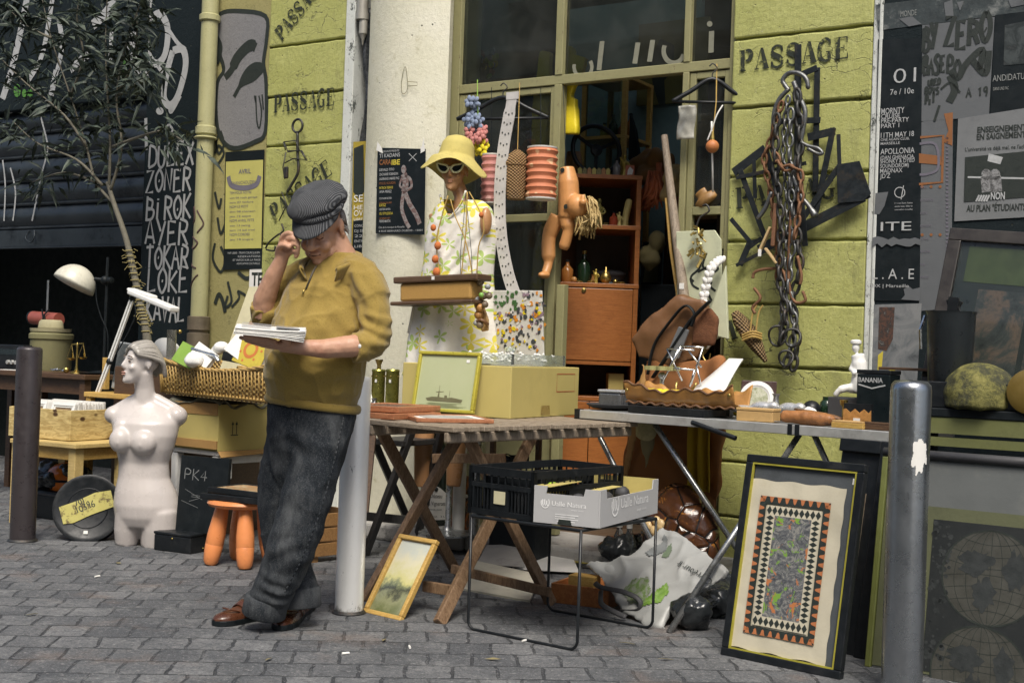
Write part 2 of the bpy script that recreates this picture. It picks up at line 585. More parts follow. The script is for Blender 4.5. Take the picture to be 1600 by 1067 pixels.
W_OCH=wood('ochre_wood',(.42,.25,.06),(.56,.37,.11),14,(1,6,6))
W_RED=wood('reddish_frame_wood',(.3,.11,.05),(.43,.19,.09),18,(1,6,6),.4)
W_MID=wood('mid_brown_wood',(.2,.1,.035),(.32,.18,.07),16,(1,6,6))
def glass_pane(name,tint,op=.1,fk=1.6):
 n=N(name)
 t=n.t
 tr=n.n('BsdfTransparent')
 tr.inputs[0].default_value=(*tint,1)
 gl=n.n('BsdfGlossy')
 gl.inputs['Roughness'].default_value=.03
 n.put(gl.inputs['Normal'],n.bump(n.noise(2.2,2),.04,.02))
 df=n.n('BsdfDiffuse')
 n.put(df.inputs[0],(.3,.3,.27))
 fr=n.n('Fresnel')
 fr.inputs[0].default_value=1.5
 m1,m2=n.n('MixShader'),n.n('MixShader')
 n.put(m1.inputs[0],n.step(n.noise(3,8,.75),.35,.8,op*.3,op*1.6))
 n.put(m1.inputs[1],tr.outputs[0])
 n.put(m1.inputs[2],df.outputs[0])
 n.put(m2.inputs[0],n.math('MULTIPLY',fr.outputs[0],fk))
 n.put(m2.inputs[1],m1.outputs[0])
 n.put(m2.inputs[2],gl.outputs[0])
 n.put(t.nodes['Material Output'].inputs[0],m2.outputs[0])
 return n.m
M_PANE=glass_pane('old_window_glass',(.74,.8,.76),.07)
M_PICGL=glass_pane('picture_glass',(.93,.95,.93),.004,.35)
M_MIRR=glass_pane('dusty_dark_glass',(.6,.65,.65),.1)
# ---------------------------------------------------------------- lettering
def bez(*p,n=5):
 return[(v.x,v.y)for v in spl([Vector((a,b,0))for a,b in p],n)]
def stencil(mb,word,M,x0,y0,h,w,rot=0,m=0,z=.0015):
 k=w/len(word)
 c,s=math.cos(rot),math.sin(rot)
 def T(i,pts):
  o=[]
  for a,b in pts:
   X,Y=(i+.06+a*.88)*k,b*h
   o.append((x0+X*c-Y*s,y0+X*s+Y*c))
  return o
 for i,ch in enumerate(word):
  r=lambda*q:mb.flat(T(i,q),M,m,z)
  st=lambda pts,wd,i=i:mb.ribbon(T(i,pts),[q*k*1.25 for q in wd],M,m,z)
  if ch=='P':
   r((.1,0),(.4,0),(.4,1),(.1,1));r((0,0),(.48,0),(.48,.06),(0,.06));r((0,.94),(.4,.94),(.4,1),(0,1))
   p=bez((.45,.97),(.72,.95),(.88,.74),(.72,.52),(.45,.48));st(p,[.06+.17*math.sin(PI*q/(len(p)-1))for q in range(len(p))])
  elif ch=='A':
   r((.42,1),(.62,1),(1.02,.06),(.68,.06));r((.4,.92),(.45,.92),(.16,.06),(.1,.06))
   r((0,0),(.3,0),(.3,.06),(0,.06));r((.58,0),(1.06,0),(1.06,.06),(.58,.06));r((.3,.3),(.58,.3),(.56,.36),(.31,.36))
  elif ch=='S':
   p=bez((.86,.74),(.8,.92),(.5,1),(.2,.9),(.16,.7));st(p,[.08,.1]+[.12]*(len(p)-4)+[.16,.2])
   p=bez((.14,.68),(.3,.58),(.62,.46),(.84,.32));st(p,[.22+.05*math.sin(PI*q/(len(p)-1))for q in range(len(p))])
   p=bez((.86,.3),(.82,.1),(.5,0),(.2,.08),(.12,.28));st(p,[.2,.17]+[.12]*(len(p)-4)+[.1,.08])
   r((.84,.7),(.92,.7),(.9,.98),(.86,.98));r((.07,.3),(.14,.3),(.1,.02),(.05,.02))
  elif ch=='G':
   p=bez((.86,.76),(.74,.95),(.5,1),(.22,.84),(.1,.55));st(p,[.07]+[.1+.13*q/len(p)for q in range(len(p)-1)])
   p=bez((.1,.47),(.2,.16),(.5,0),(.68,.05));st(p,[.22-.12*q/len(p)for q in range(len(p))])
   r((.68,0),(.9,.04),(.9,.42),(.68,.42));r((.56,.38),(1,.38),(1,.44),(.56,.44));r((.84,.72),(.9,.72),(.89,.98),(.85,.98))
  elif ch=='E':
   r((.1,0),(.4,0),(.4,1),(.1,1));r((0,.94),(.9,.94),(.9,1),(0,1));r((0,0),(.92,0),(.92,.06),(0,.06))
   r((.42,.48),(.66,.48),(.66,.54),(.42,.54));r((.86,.74),(.92,.7),(.92,.98),(.82,.98));r((.86,.02),(.94,.02),(.94,.3),(.88,.26));r((.64,.4),(.7,.38),(.7,.64),(.64,.62))
HAND={'A':[[(0,0),(.35,1),(.75,0)],[(.12,.38),(.66,.34)]],'B':[[(.05,0),(.1,1)],[(.1,1),(.6,.88),(.5,.55),(.12,.52)],[(.12,.52),(.75,.4),(.6,.05),(.02,0)]],'D':[[(.05,0),(.1,1)],[(.1,1),(.7,.8),(.7,.2),(.03,0)]],'E':[[(.65,.96),(.08,1),(.05,0),(.7,.03)],[(.05,.52),(.55,.55)]],'I':[[(.2,0),(.25,.7)],[(.27,.9),(.27,.98)]],'K':[[(.05,0),(.1,1)],[(.7,1),(.12,.48),(.75,0)]],'L':[[(.1,1),(.05,0),(.7,.06)]],'N':[[(.03,0),(.1,1),(.6,.02),(.7,1)]],'O':[[(.4,1),(.08,.7),(.08,.3),(.38,0),(.7,.3),(.7,.7),(.4,1)],[(.34,.5),(.44,.48)]],'R':[[(.05,0),(.1,1)],[(.1,1),(.65,.85),(.55,.52),(.1,.5)],[(.3,.5),(.75,0)]],'T':[[(0,.98),(.75,1)],[(.38,1),(.35,0)]],'U':[[(.08,1),(.06,.25),(.35,0),(.64,.25),(.68,1)]],'V':[[(.02,1),(.35,0),(.7,1)]],'X':[[(.02,1),(.7,0)],[(.68,1),(.02,0)]],'Y':[[(.02,1),(.35,.5)],[(.7,1),(.25,0)]],'Z':[[(.02,.97),(.7,1),(.03,.02),(.72,.05)]],'P':[[(.05,0),(.1,1),(.65,.85),(.55,.5),(.1,.48)]],'S':[[(.68,.9),(.35,1),(.08,.75),(.6,.4),(.55,.05),(.05,.05)]],'W':[[(0,1),(.2,0),(.4,.7),(.58,0),(.78,1)]],'M':[[(0,0),(.12,1),(.38,.3),(.64,1),(.75,0)]],'G':[[(.7,.85),(.35,1),(.05,.6),(.15,.1),(.5,0),(.7,.2),(.7,.45),(.4,.45)]],'4':[[(.5,0),(.55,1),(.05,.35),(.75,.35)]],'0':[[(.4,1),(.08,.7),(.08,.3),(.38,0),(.7,.3),(.7,.7),(.4,1)]],'1':[[(.15,.8),(.4,1),(.4,0)]],'3':[[(.1,.95),(.6,.95),(.3,.55),(.65,.3),(.4,0),(.05,.1)]],'6':[[(.6,1),(.1,.5),(.2,.05),(.6,.1),(.6,.42),(.15,.4)]],'9':[[(.6,.6),(.3,.5),(.1,.8),(.45,1),(.6,.7),(.5,0)]],'/':[[(.1,0),(.6,1)]],'-':[[(.1,.5),(.6,.5)]]}
def hand(mb,word,M,x0,y0,h,w,sw,m=0,z=.0015,rot=0,wob=.05):
 k=w/max(1,len(word))
 c,s=math.cos(rot),math.sin(rot)
 for i,ch in enumerate(word):
  for j,pl in enumerate(HAND.get(ch,[])):
   q=[]
   dy,sc=rnd(-wob,wob),rnd(1-wob,1+wob*2)
   for a,b in(bez(*pl,n=4)if len(pl)>3 and ch in 'BDORUSGP0369' else pl):
    X,Y=(i+a*1.12)*k,(b*sc+dy)*h
    q.append((x0+X*c-Y*s,y0+X*s+Y*c))
   mb.ribbon(q,sw,M,m,z+j*.0004)
def wt(mb,body,x0,y0,x1,h,t,m=0,bold=0,dz=.0015):
 a,b,c=P(x0,y0,t),P(x1,y0,t),P(x0,y0-h,t)
 mb.text(body,c.z-a.z,WM(0,-t,0),a.x,a.z,dz,m,b.x-a.x,bold)
def wpoly(pts,t):return[(P(x,y,t).x,P(x,y,t).z)for x,y in pts]
def wbez(pts,t,n=6):
 return bez(*wpoly(pts,t),n=n)
 # ---------------------------------------------------------------- ground
MB().add([(-40,-40,0),(40,-40,0),(40,30,0),(-40,30,0)],[(0,1,2,3)]).build('pavement',M_PAVE,kind='structure',origin=(0,0,0))
k=MB()
xs=[-1.6,-.75,.32,1.3,2.45,3.6]
for a,b in zip(xs[:-1],xs[1:]):
 k.lh((a+.004,-.35,0),(b-.004,.2,.094))
k.build('kerb',M_KERB,kind='structure',bevel=.018)
# ---------------------------------------------------------------- our shop: pillars, column, window, room
shop=thing('shop_front','green painted antique shop front with open door and old metal window','shop',(.3,0,0))
def pillar(s0,s1,zs,par):
 mb=MB()
 for a,b in zip(zs[:-1],zs[1:]):
  d=rnd(0,.008)
  n_=14
  e0=[(s0+(s1-s0)*i/n_,a+.004+(rnd(0,.005)if 0<i<n_ else .002))for i in range(n_+1)]
  e1=[(s0+(s1-s0)*i/n_,b-.004-(rnd(0,.006)if 0<i<n_ else .002))for i in range(n_,-1,-1)]
  mb.prism(e0+e1,.25+d,WM(0,.25,0))
 mb.lh((s0+.004,.02,zs[0]+.01),(s1-.004,.24,zs[-1]-.01))
 return mb.build('stone_pillar',M_PILLAR,par,bevel=.009)
def zlist(x,ys):return sorted(P(x,y).z for y in ys)
SL0,SL1,SR0,SR1=P(415,250).x,P(537,250).x,P(1142,200).x,P(1360,200).x
pl=pillar(SL0,SL1,[0,.3,.6,.9]+zlist(480,[530,456,380,303,225,147,68])+[3.34,3.64,3.95],shop)
pr=pillar(SR0,SR1,[0,.3,.58,.86]+zlist(1250,[575,476,376,272,162,52])+[3.26,3.56,3.95],shop)
q=MB()
# stencilled words
def st_at(mb,x0,y0,x1,y1,h,t=.012):
 a,b=P(x0,y0,t),P(x1,y1,t)
 d=b-a
 hh=P(x0,y0-h,t).z-a.z
 stencil(mb,'PASSAGE',WM(0,-t,0),a.x,a.z,hh,math.hypot(d.x,d.z),math.atan2(d.z,d.x))
for w_ in((427,177,523,165,27),(440,66,508,-22,25),(428,347,521,271,27),(1154,113,1328,91,33),(1149,327,1335,305,33)):
 l1=MB()
 st_at(l1,*w_)
 l1.build('stencilled_word',M_WORN,shop)
l2=MB()
a=P(1142,532,.012)
stencil(l2,'P',WM(0,-.012,0),a.x,a.z,.1,.09,.35)
l2.build('stencilled_letter',M_WORN,shop)
# chipped trims beside the pillars
c1=P(552,250).x
MB().lh((SL1+.002,-.03,0),(c1,.2,3.95)).build('corner_strip',M_TRIM,shop,bevel=.006)
tr=MB()
tr.lh((SR1+.002,-.008,0),(SR1+.03,.2,3.95));tr.lh((SR1+.032,-.016,0),(SR1+.05,.2,3.95))
tr.build('corner_strip',M_TRIM,shop,bevel=.005)
# cavity with black drape and pipe end
cA,cB=c1+.002,P(584,250).x
MB().lh((cA,.12,0),(cB,.3,3.95)).build('cavity_back',M_BLACK,shop)
dr=MB()
def drf(u,v):
 z=1.2+v*2.0
 return(cA+.006+(cB-cA-.012)*u,.07-.05*math.sin(PI*u)+.03*noise.noise((u*3,z*4,1))+.02*math.sin(u*9+z*5),z)
dr.grid(drf,16,60)
dr.build('tar_sheet',mat('black_tar',(.03,.033,.036),.28,0,.4,20,.4,40),shop,smooth=180,thick=.004)
tp=P(569,30,.0)
pp=MB()
pp.tube([(tp.x,-.02,3.9),(tp.x,-.02,tp.z)],.035,14);pp.tube([(tp.x,-.02,tp.z+.03),(tp.x,-.02,tp.z-.012)],.042,14)
pp.tube([(tp.x+.012,-.02,tp.z),(tp.x+.012,-.02,tp.z-.1)],.027,12);pp.lathe([(.024,0),(.012,-.03),(.002,-.07)],TR(tp.x+.012,-.02,tp.z-.1),12)
pp.build('waste_pipe',mat('dull_pipe',(.4,.38,.33),.4,.4),shop,smooth=40)
# rounded plaster column
cC=P(708,250).x
co=MB()
n_=20
pts=[]
for i in range(n_+1):
 u=i/n_
 pts.append((cB+(cC-cB)*u,-.02-.16*math.sin(PI*(.08+.84*u))**.7))
co.add([(x,y,z)for z in np.linspace(0,3.95,30)for x,y in pts],[(r*(n_+1)+i,r*(n_+1)+i+1,(r+1)*(n_+1)+i+1,(r+1)*(n_+1)+i)for r in range(29)for i in range(n_)])
co.lh((cB,.04,0),(cC,.25,3.95))
co.build('plaster_column',M_COLUMN,shop,smooth=50)
sc=MB()
sc.ribbon(wbez([(627,130),(628,145),(633,146),(637,135),(634,106),(630,112),(627,130)],.185),.004,WM(0,-.185,0));sc.ribbon(wpoly([(637,128),(652,129),(652,134),(637,135)],.185),.004,WM(0,-.185,0))
# window and door frames, all on one old metal grid
WY=.06
def fr(mb,x0,y0,x1,y1,w,t=-WY,d=.05):
 mb.bar(P(x0,y0,t),P(x1,y1,t),w,d,0,(0,1,0))
wf=MB()
J0,J1=P(713,200,-WY).x,SR0-.02
M0,M1=P(874,200,-WY).x,P(1073,200,-WY).x
TZ=P(928,122,-WY).z
wf.lh((J0-.03,WY-.03,.09),(J0+.03,WY+.03,3.95));wf.lh((J1-.012,WY-.03,.09),(J1+.02,WY+.03,3.95))
wf.lh((J0+.03,WY-.028,TZ-.025),(J1-.012,WY+.03,TZ+.028))
wf.lh((M0-.024,WY-.033,.09),(M0+.024,WY+.033,TZ-.025));wf.lh((M0-.024,WY-.033,TZ+.028),(M0+.024,WY+.033,3.95))
wf.lh((M1-.018,WY-.033,TZ+.028),(M1+.018,WY+.033,3.95));wf.lh((M1-.018,WY-.033,.09),(M1+.018,WY+.033,TZ-.025))
wf.build('window_frame',M_FRAME,shop,bevel=.004)
cz=P(830,341,-WY).z
cs=MB()
for(a,b,zb,zt,bars)in((J0+.032,M0-.026,.75,TZ-.03,[cz]),(M1+.02,J1-.014,P(1100,390,-WY).z,TZ-.03,[P(1100,330,-WY).z])):
 cs.lh((a,WY-.02,zb),(a+.035,WY+.02,zt));cs.lh((b-.026,WY-.02,zb),(b,WY+.02,zt));cs.lh((a+.035,WY-.019,zt-.035),(b-.026,WY+.019,zt));cs.lh((a+.035,WY-.019,zb),(b-.026,WY+.019,zb+.045))
 for z in bars:cs.lh((a+.035,WY-.018,z-.022),(b-.026,WY+.018,z+.022))
cs.build('casement',M_FRAME,shop,bevel=.004)
gp=MB()
gp.lh((J0+.03,WY+.002,TZ+.028),(M0-.024,WY+.006,3.95));gp.lh((M0+.024,WY+.002,TZ+.028),(M1-.018,WY+.006,3.95));gp.lh((M1+.018,WY+.002,TZ+.028),(J1-.012,WY+.006,3.95))
gp.lh((J0+.067,WY+.002,.8),(M0-.052,WY+.006,TZ-.065));gp.lh((M1+.055,WY+.002,P(1100,330,-WY).z),(J1-.049,WY+.006,TZ-.065))
gp.build('window_pane',M_PANE,shop)
wl=MB()  # dull letter shapes set flat on the upper panes
Mg=WM(0,WY-.001,0)
for x,y0,y1 in((938,110,65),(994,100,67),(1017,97,63)):wl.ribbon(wpoly([(x-2,y0),(x+3,y1)],-WY),.03,Mg)
wl.ribbon([tuple(v)for v in wpoly(circ(911,105,14,14,16,-.6,3.4),-WY)],.022,Mg);wl.ribbon(wpoly(circ(1053,80,16,14,19,.3,3.6),-WY),.026,Mg)
wl.ribbon(wpoly([(1111,83),(1112,49)],-WY),.03,Mg);wl.flat(wpoly(circ(1109,38,4.5,12),-WY),Mg)
wl.build('window_lettering',mat('window_letter_tone',(.2,.2,.15),.8,0,.3,30,.1),shop)
MB().lh((J0+.03,WY-.03,.09),(M0-.024,WY+.02,.748)).build('stall_riser',M_FRAME,shop)
# room behind
RM=MB()
RM.lh((-.75,3.4,.09),(2.6,3.5,3.6));RM.lh((-.85,.3,.09),(-.75,3.5,3.6));RM.lh((2.6,.3,.09),(2.7,3.5,3.6));RM.lh((-.85,.3,3.6),(2.7,.9,3.7));RM.lh((-.85,1.54,3.6),(2.7,3.5,3.7))  # gap between ceiling slabs added out of view so sky light brightens the room
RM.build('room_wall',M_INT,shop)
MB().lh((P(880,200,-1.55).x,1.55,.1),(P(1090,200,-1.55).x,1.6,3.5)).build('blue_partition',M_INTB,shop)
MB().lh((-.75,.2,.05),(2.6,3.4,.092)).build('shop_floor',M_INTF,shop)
up=MB()
up.lh((SL0,0,3.952),(SR1+.08,.3,7));up.build('upper_wall',M_COLUMN,shop)
# ---------------------------------------------------------------- left neighbour: black wall and half raised shutter
nb=thing('shuttered_shop','black painted shop on the left with a half raised metal shutter','shop',(-3,0,0))
ZB=P(112,384).z
S0,S1=-6.4,P(226,250).x
ZT=P(112,165).z
SP=P(334,250).x
MB().lh((S1,0,0),(SP-.09,.3,7)).build('black_pier',M_BLACKWALL,nb)
MB().lh((SP-.088,.003,0),(SL0-.003,.3,7)).build('plaster_strip',M_OCHRE,nb)
MB().lh((S0,-.02,ZT+.002),(S1-.002,.3,7)).build('shutter_box',M_BLACKWALL,nb,bevel=.01)
sh_=MB()
ns=5
pitch_=(ZT-ZB-.13)/ns
def slat(mb,z0,h):
 prof=[(.05,0),(.035,.006),(.03,.014),(.045,.022),(.05,.03)]+[(.05-.028*math.sin(PI*u),.03+(h-.034)*u)for u in np.linspace(0,1,9)]+[(.055,h)]
 vs=[(x,p[0],z0+p[1])for x in(S0,S1-.003)for p in prof]
 n=len(prof)
 mb.add(vs,[(i,i+1,n+i+1,n+i)for i in range(n-1)])
for i in range(ns):slat(sh_,ZB+.13+i*pitch_,pitch_)
shu=sh_.build('shutter',M_SHUT,nb,smooth=35)
bb=MB()
bb.lh((S0,.015,ZB),(S1-.003,.06,ZB+.128));bb.lh((S0,.005,ZB-.012),(S1-.003,.07,ZB-.001))
bb.tube(spl([P(44,360,0)+V(0,.01,0),P(40,372,.01),P(47,379,.012),P(53,372,.01),P(52,360,0)+V(0,.01,0)]),.006,6)
bb.build('bottom_bar',M_SHUT,nb,bevel=.004)
rr=MB()
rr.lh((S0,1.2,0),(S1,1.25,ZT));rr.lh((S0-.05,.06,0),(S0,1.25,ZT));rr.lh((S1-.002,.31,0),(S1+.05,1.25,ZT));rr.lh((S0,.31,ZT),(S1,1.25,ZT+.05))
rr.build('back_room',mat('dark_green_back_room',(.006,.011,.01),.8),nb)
# painted writing
g=MB()
t=.002
Mw=WM(0,-t,0)
for w_,x0,x1,yb,h in(('DULEX',232,305,262,34),('ZONER',228,300,301,34),('BIROK',228,300,345,36),('AYER',227,296,383,36),('TOKAR',228,296,420,35),('LOKE',230,296,457,36),('KAVAL',228,290,502,36)):
 a,b,c=P(x0,yb,t),P(x1,yb,t),P(x0,yb-h,t)
 g=MB()
 hand(g,w_,Mw,a.x,a.z,c.z-a.z,b.x-a.x,.019)
 g.build('graffiti_word',M_SPRAY,nb)
g=MB()
g.flat(wpoly(circ(250,174,6,12),t),Mw,0,.0015);g.ribbon(wbez([(264,195),(258,203),(264,211),(270,203),(264,195)],t),.018,Mw,0,.0015)
g.ribbon(wpoly([(228,185),(229,235)],t),.03,Mw,0,.0015)
# throw-up on the black pier: hollow tear drops
for pts in([(235,30),(250,22),(262,45),(258,85),(244,100),(232,85),(228,50),(235,30)],[(270,80),(286,78),(290,105),(278,150),(265,165),(256,150),(262,110),(270,80)]):
 g.ribbon(wbez(pts,t),.055,Mw,0,.001)
for pts in([(262,45),(278,68),(290,78)],[(265,165),(268,175),(282,150)],[(244,100),(256,115),(262,110)],[(232,30),(236,0),(240,-20)]):g.ribbon(wbez(pts,t),.03,Mw,0,.0012)
g.build('graffiti',M_SPRAY,nb)
g=MB()
t=.024
Mw=WM(0,-t,0)
for pts,w_ in(([(42,0),(30,60),(18,110),(4,155)],.07),([(82,0),(70,70),(60,100),(45,125)],.05),([(88,110),(80,150)],.06),([(145,40),(170,15),(178,-10)],.08),([(208,50),(206,90),(222,115),(228,130)],.09),([(175,45),(172,95)],.04),([(110,110),(125,95),(140,85)],.06),([(92,30),(97,70),(90,110)],.05)):
 g.ribbon(wbez(pts,t),w_,Mw,0,.001)
g.build('graffiti',M_SPRAY,nb)
g=MB()
for x,y,r in((27,142,8),(38,146,5),(47,147,6),(196,98,7),(193,118,6)):g.flat(wpoly(circ(x,y,r*.7,12,r*1.3),t),Mw,0,.0012)
g.build('green_paint_drips',mat('green_spray',(.07,.2,.03),.6),nb)
g=MB()
Mw=WM(0,-.004,0)
for pts in([(58,170),(70,215),(72,235),(62,275),(55,310),(48,345)],[(14,262),(22,300),(18,345)],[(2,250),(6,290),(4,345)],[(0,170),(12,176),(20,172)],[(300,0),(310,0)]):
 if pts[0][0]<250:g.ribbon(wbez(pts,.0),.016,WM(0,.012,0))
g.build('graffiti',M_SPRAY,nb)
# grey S throw-up on the plaster strip
g=MB()
t=.0
Mw=WM(0,0,0)
B=[(338,45),(345,22),(375,18),(415,26),(417,60),(412,98),(416,130),(415,205),(398,222),(365,232),(345,215),(338,180),(340,130),(350,108),(338,70),(338,45)]
g.flat([p for p in wbez(B,t,4)],Mw,0,.001)
g.ribbon(wbez(B,t,4),.03,Mw,1,.002)
g.ribbon(wbez([(400,75),(390,72),(372,90),(362,110),(352,122)],t),[.06]*3+[.08]*14+[.05]*8,Mw,1,.0025)
g.ribbon(wbez([(414,105),(398,112),(380,128),(366,152)],t),[.03+.09*math.sin(PI*min(1,i/14))for i in range(19)],Mw,1,.0025)
g.ribbon(wbez([(338,100),(344,75),(335,55)],t),.05,Mw,1,.003)
for pts in([(400,150),(402,190),(406,200),(409,175),(405,150)],[(410,148),(412,172)],[(398,150),(400,160)]):g.ribbon(wbez(pts,t),.012,Mw,1,.003)
g.build('graffiti',[M_LILAC,M_INK],nb)
g=MB()
for pts,w_ in(([(345,205),(338,222),(342,240),(350,225),(345,205)],.018),([(336,240),(342,228),(350,240),(340,258)],.018),([(340,340),(345,365),(352,350)],.02),([(336,380),(333,405),(345,425),(352,405),(345,385)],.02),([(336,475),(342,460),(348,470),(352,488)],.03),([(356,440),(362,470),(352,480),(356,462)],.02),([(362,480),(374,465),(372,455),(385,462)],.016),([(372,425),(385,435),(395,430)],.025),([(336,300),(342,325),(346,310)],.02)):
 g.ribbon(wbez(pts,0),w_,WM(0,0,0),0,.0015)
g.build('graffiti',M_INK,nb)
# rain pipe between them
dp=thing('drainpipe','cream painted rain pipe with collars between black wall and ochre plaster','drainpipe',(P(318,300,.07).x,-.07,0))
x0=P(318,300,.07).x
q=MB()
zc=P(318,205,.07).z
zl=P(305,500,.07).z
q.tube([(x0,-.07,zl),(x0,-.07,7)],.056,20)
M_PIPE=m_chipped('cream_pipe_paint',(.4,.385,.2),(.2,.19,.12),.62,14,.4)
q.build('pipe',M_PIPE,dp,smooth=50)
q=MB()
for z,h,r in((zc,.06,.069),(zc-.05,.018,.078),(zc+.75,.05,.07)):q.lathe([(r-.01,z-h/2),(r,z-h/2+.008),(r,z+h/2-.008),(r-.01,z+h/2)],TR(x0,-.07,0),20)
q.build('collar',M_PIPE,dp,smooth=40)
q=MB()
for z in(zl-.02,zl-.13,zl-.45):q.lathe([(.062,z-.05),(.075,z-.045),(.075,z+.04),(.062,z+.045)],TR(x0,-.07,0),20)
q.tube([(x0,-.07,0),(x0,-.07,zl)],.062,20)
q.build('iron_boot',mat('rusty_boot',(.16,.13,.09),.55,.3,.4,12,.4),dp,smooth=40)
q=MB()
for pts in([(306,345),(312,325),(314,345),(305,355),(302,380)],[(302,375),(310,390),(318,380),(305,372),(304,410),(316,420)],[(302,455),(312,438),(318,430)],[(318,330),(324,350),(318,365)]):
 a=[P(x,y,.07)for x,y in pts]
 w=[]
 for p in spl([V(v.x-x0,0,v.z)for v in a],5):
  an=max(-1.2,min(1.2,math.asin(max(-.95,min(.95,p.x/.058)))))
  w.append(V(x0+.0572*math.sin(an),-.07-.0572*math.cos(an),p.z))
 q.tube(w,.006,5,flat=1)
q.build('spray_tag',mat('brown_spray',(.08,.045,.04),.6),dp,smooth=180)
# ---------------------------------------------------------------- right neighbour: black boarded wall
rb=thing('boarded_wall','black boarded wall covered in torn posters right of the green pillar','wall',(3.5,0,0))
MB().lh((SR1+.053,-.01,0),(7.5,.3,7)).build('board',M_BLACKWALL,rb)
MB().lh((SR1+.053,-.045,0),(7.5,-.0101,.55)).build('skirting',M_BLACK,rb,bevel=.01)
# ---------------------------------------------------------------- house across the street (mirrored in the shop glass)
oh=thing('opposite_house','tan house front with cornice across the street mirrored in shop glass','house',(0,-14,0))
q=MB()
q.lh((-14,-14.6,0),(14,-14,9));q.build('wall',mat('tan_render',(.45,.4,.28),.8),oh)
q=MB()
for z in(3.4,3.75,6.6):q.lh((-14,-14,z),(14,-13.75,z+.14));q.lh((-14,-13.749,z+.04),(14,-13.6,z+.13))
q.build('cornice',mat('tan_stone',(.6,.54,.4),.8),oh)
for i in range(8):
 x=-12+i*3.4
 f=MB().lh((x,-13.99,4.5),(x+1.3,-13.93,6.3)).build('window',W_DARK,oh)
 MB().lh((x+.1,-13.929,4.6),(x+1.2,-13.92,6.2)).build('pane',mat('dark_pane',(.02,.03,.035),.08),f)
 # ---------------------------------------------------------------- the man reading beside the white bollard
MY=5.0
def mp(px,py,d=0):return D(px,py,MY+d)
M_SKIN=mat('weathered_skin',(.48,.27,.175),.45,0,.18,22,.25,220,.3,(.4,.17,.11))
def knit():
 n=N('olive_fleece')
 c=n.mix(n.noise(5,5),(.235,.16,.036),(.335,.24,.065))
 c=n.mix(n.step(n.noise(170,3,.7),.5,.7,0,.4),c,(.14,.095,.02))
 h=n.math('ADD',n.noise(260,3,.7),n.math('MULTIPLY',n.noise(16,4),2))
 return n.fin(c,.9,0,n.bump(h,.35,.006),.15,**{'Sheen Weight':.25})
def denim():
 n=N('faded_black_denim')
 c=n.mix(n.step(n.noise(5.5,7,.75,n.map((1.6,1.6,.6))),.38,.72),(.012,.016,.021),(.075,.08,.084))
 c=n.mix(n.step(n.noise(220,3,.7),.5,.7,0,.45),c,(.13,.135,.14))
 w=n.wave(160,1,1,'DIAGONAL')
 return n.fin(c,.85,0,n.bump(n.math('ADD',w,n.math('MULTIPLY',n.noise(30,5),2)),.35,.004),.2)
def corduroy():
 n=N('grey_corduroy')
 w=n.wave(62,.9,1,'X',n.map((1,.25,.35),(0,.3,.35)),dscale=.6)
 c=n.mix(w,(.02,.022,.026),(.13,.134,.14))
 c=n.mix(n.step(n.noise(13,5),.5,.7,0,.5),c,(.03,.033,.036))
 return n.fin(c,.9,0,n.bump(w,.6,.006),.2)
M_KNIT,M_DENIM,M_CORD=knit(),denim(),corduroy()
def fold(co,c,d,wl,amp,rad):
 c,d=np.array(c),np.array(Vector(d).normalized())
 r=co-c
 return amp*np.sin(2*PI*(r@d)/wl+.6*np.sin((r[:,2]+r[:,0])*23))*np.exp(-(r**2).sum(1)/rad**2)
def lumps(co,sc,amp,st=(1,1,1)):
 return amp*np.array([noise.noise((p[0]*sc*st[0],p[1]*sc*st[1],p[2]*sc*st[2]))for p in co])
man=thing('person','man in olive fleece, dark jeans and corduroy cap reading beside white bollard','person',G(430,972))
# head frame
hc=mp(503,356,-.03)
E_=WFI.to_3x3()
h_=E_@Vector((-.3,-.95,0)).normalized()
fw=(h_*.85-Vector((0,0,1))*.53).normalized()
lt=Vector((0,0,1)).cross(h_).normalized()
upv=lt.cross(fw).normalized()*-1
if upv.z<0:upv=-upv
HM=axes(hc,lt,fw,upv)
def H(l,f,u):return HM@Vector((l,f,u))
HR=HM.to_3x3()
def crease(co,sc,amp,st,off=0):return amp*np.array([(1-abs(noise.noise((p[0]*sc*st[0]+off,p[1]*sc*st[1],p[2]*sc*st[2]))))**5 for p in co])
b=MB()
b.ell(H(0,-.012,.035),(.074,.096,.088),rot=HR);b.ell(H(0,.03,-.03),(.062,.068,.075),rot=HR);b.ell(H(0,.055,-.075),(.046,.05,.042),rot=HR)
b.ell(H(0,.088,-.098),(.024,.02,.02),rot=HR)
for s in(-1,1):
 b.ell(H(s*.036,.078,-.035),(.027,.024,.028),rot=HR)
 b.ell(H(s*.03,.086,.028),(.024,.016,.01),rot=HR)
 b.ell(H(s*.03,.084,.006),(.017,.013,.011),rot=HR)
 b.ell(H(s*.045,.05,-.078),(.02,.028,.024),rot=HR)
 b.ell(H(s*.078,-.012,.0),(.009,.019,.034),rot=HR@Matrix.Rotation(.2,3,'X'));b.ell(H(s*.08,-.008,-.03),(.007,.011,.012),rot=HR)
b.tube([H(0,.094,.022),H(0,.108,.0),H(0,.122,-.022)],[.011,.014,.018],10)
b.ell(H(0,.12,-.027),(.019,.016,.014),rot=HR)
for s in(-1,1):b.ell(H(s*.014,.108,-.031),(.011,.012,.009),rot=HR)
b.ell(H(0,.1,-.06),(.026,.013,.006),rot=HR);b.ell(H(0,.098,-.072),(.022,.012,.007),rot=HR)
nk=mp(533,402,.02)
b.tube([H(0,-.03,-.02),nk,mp(530,430,.03)],[.06,.062,.075],14)
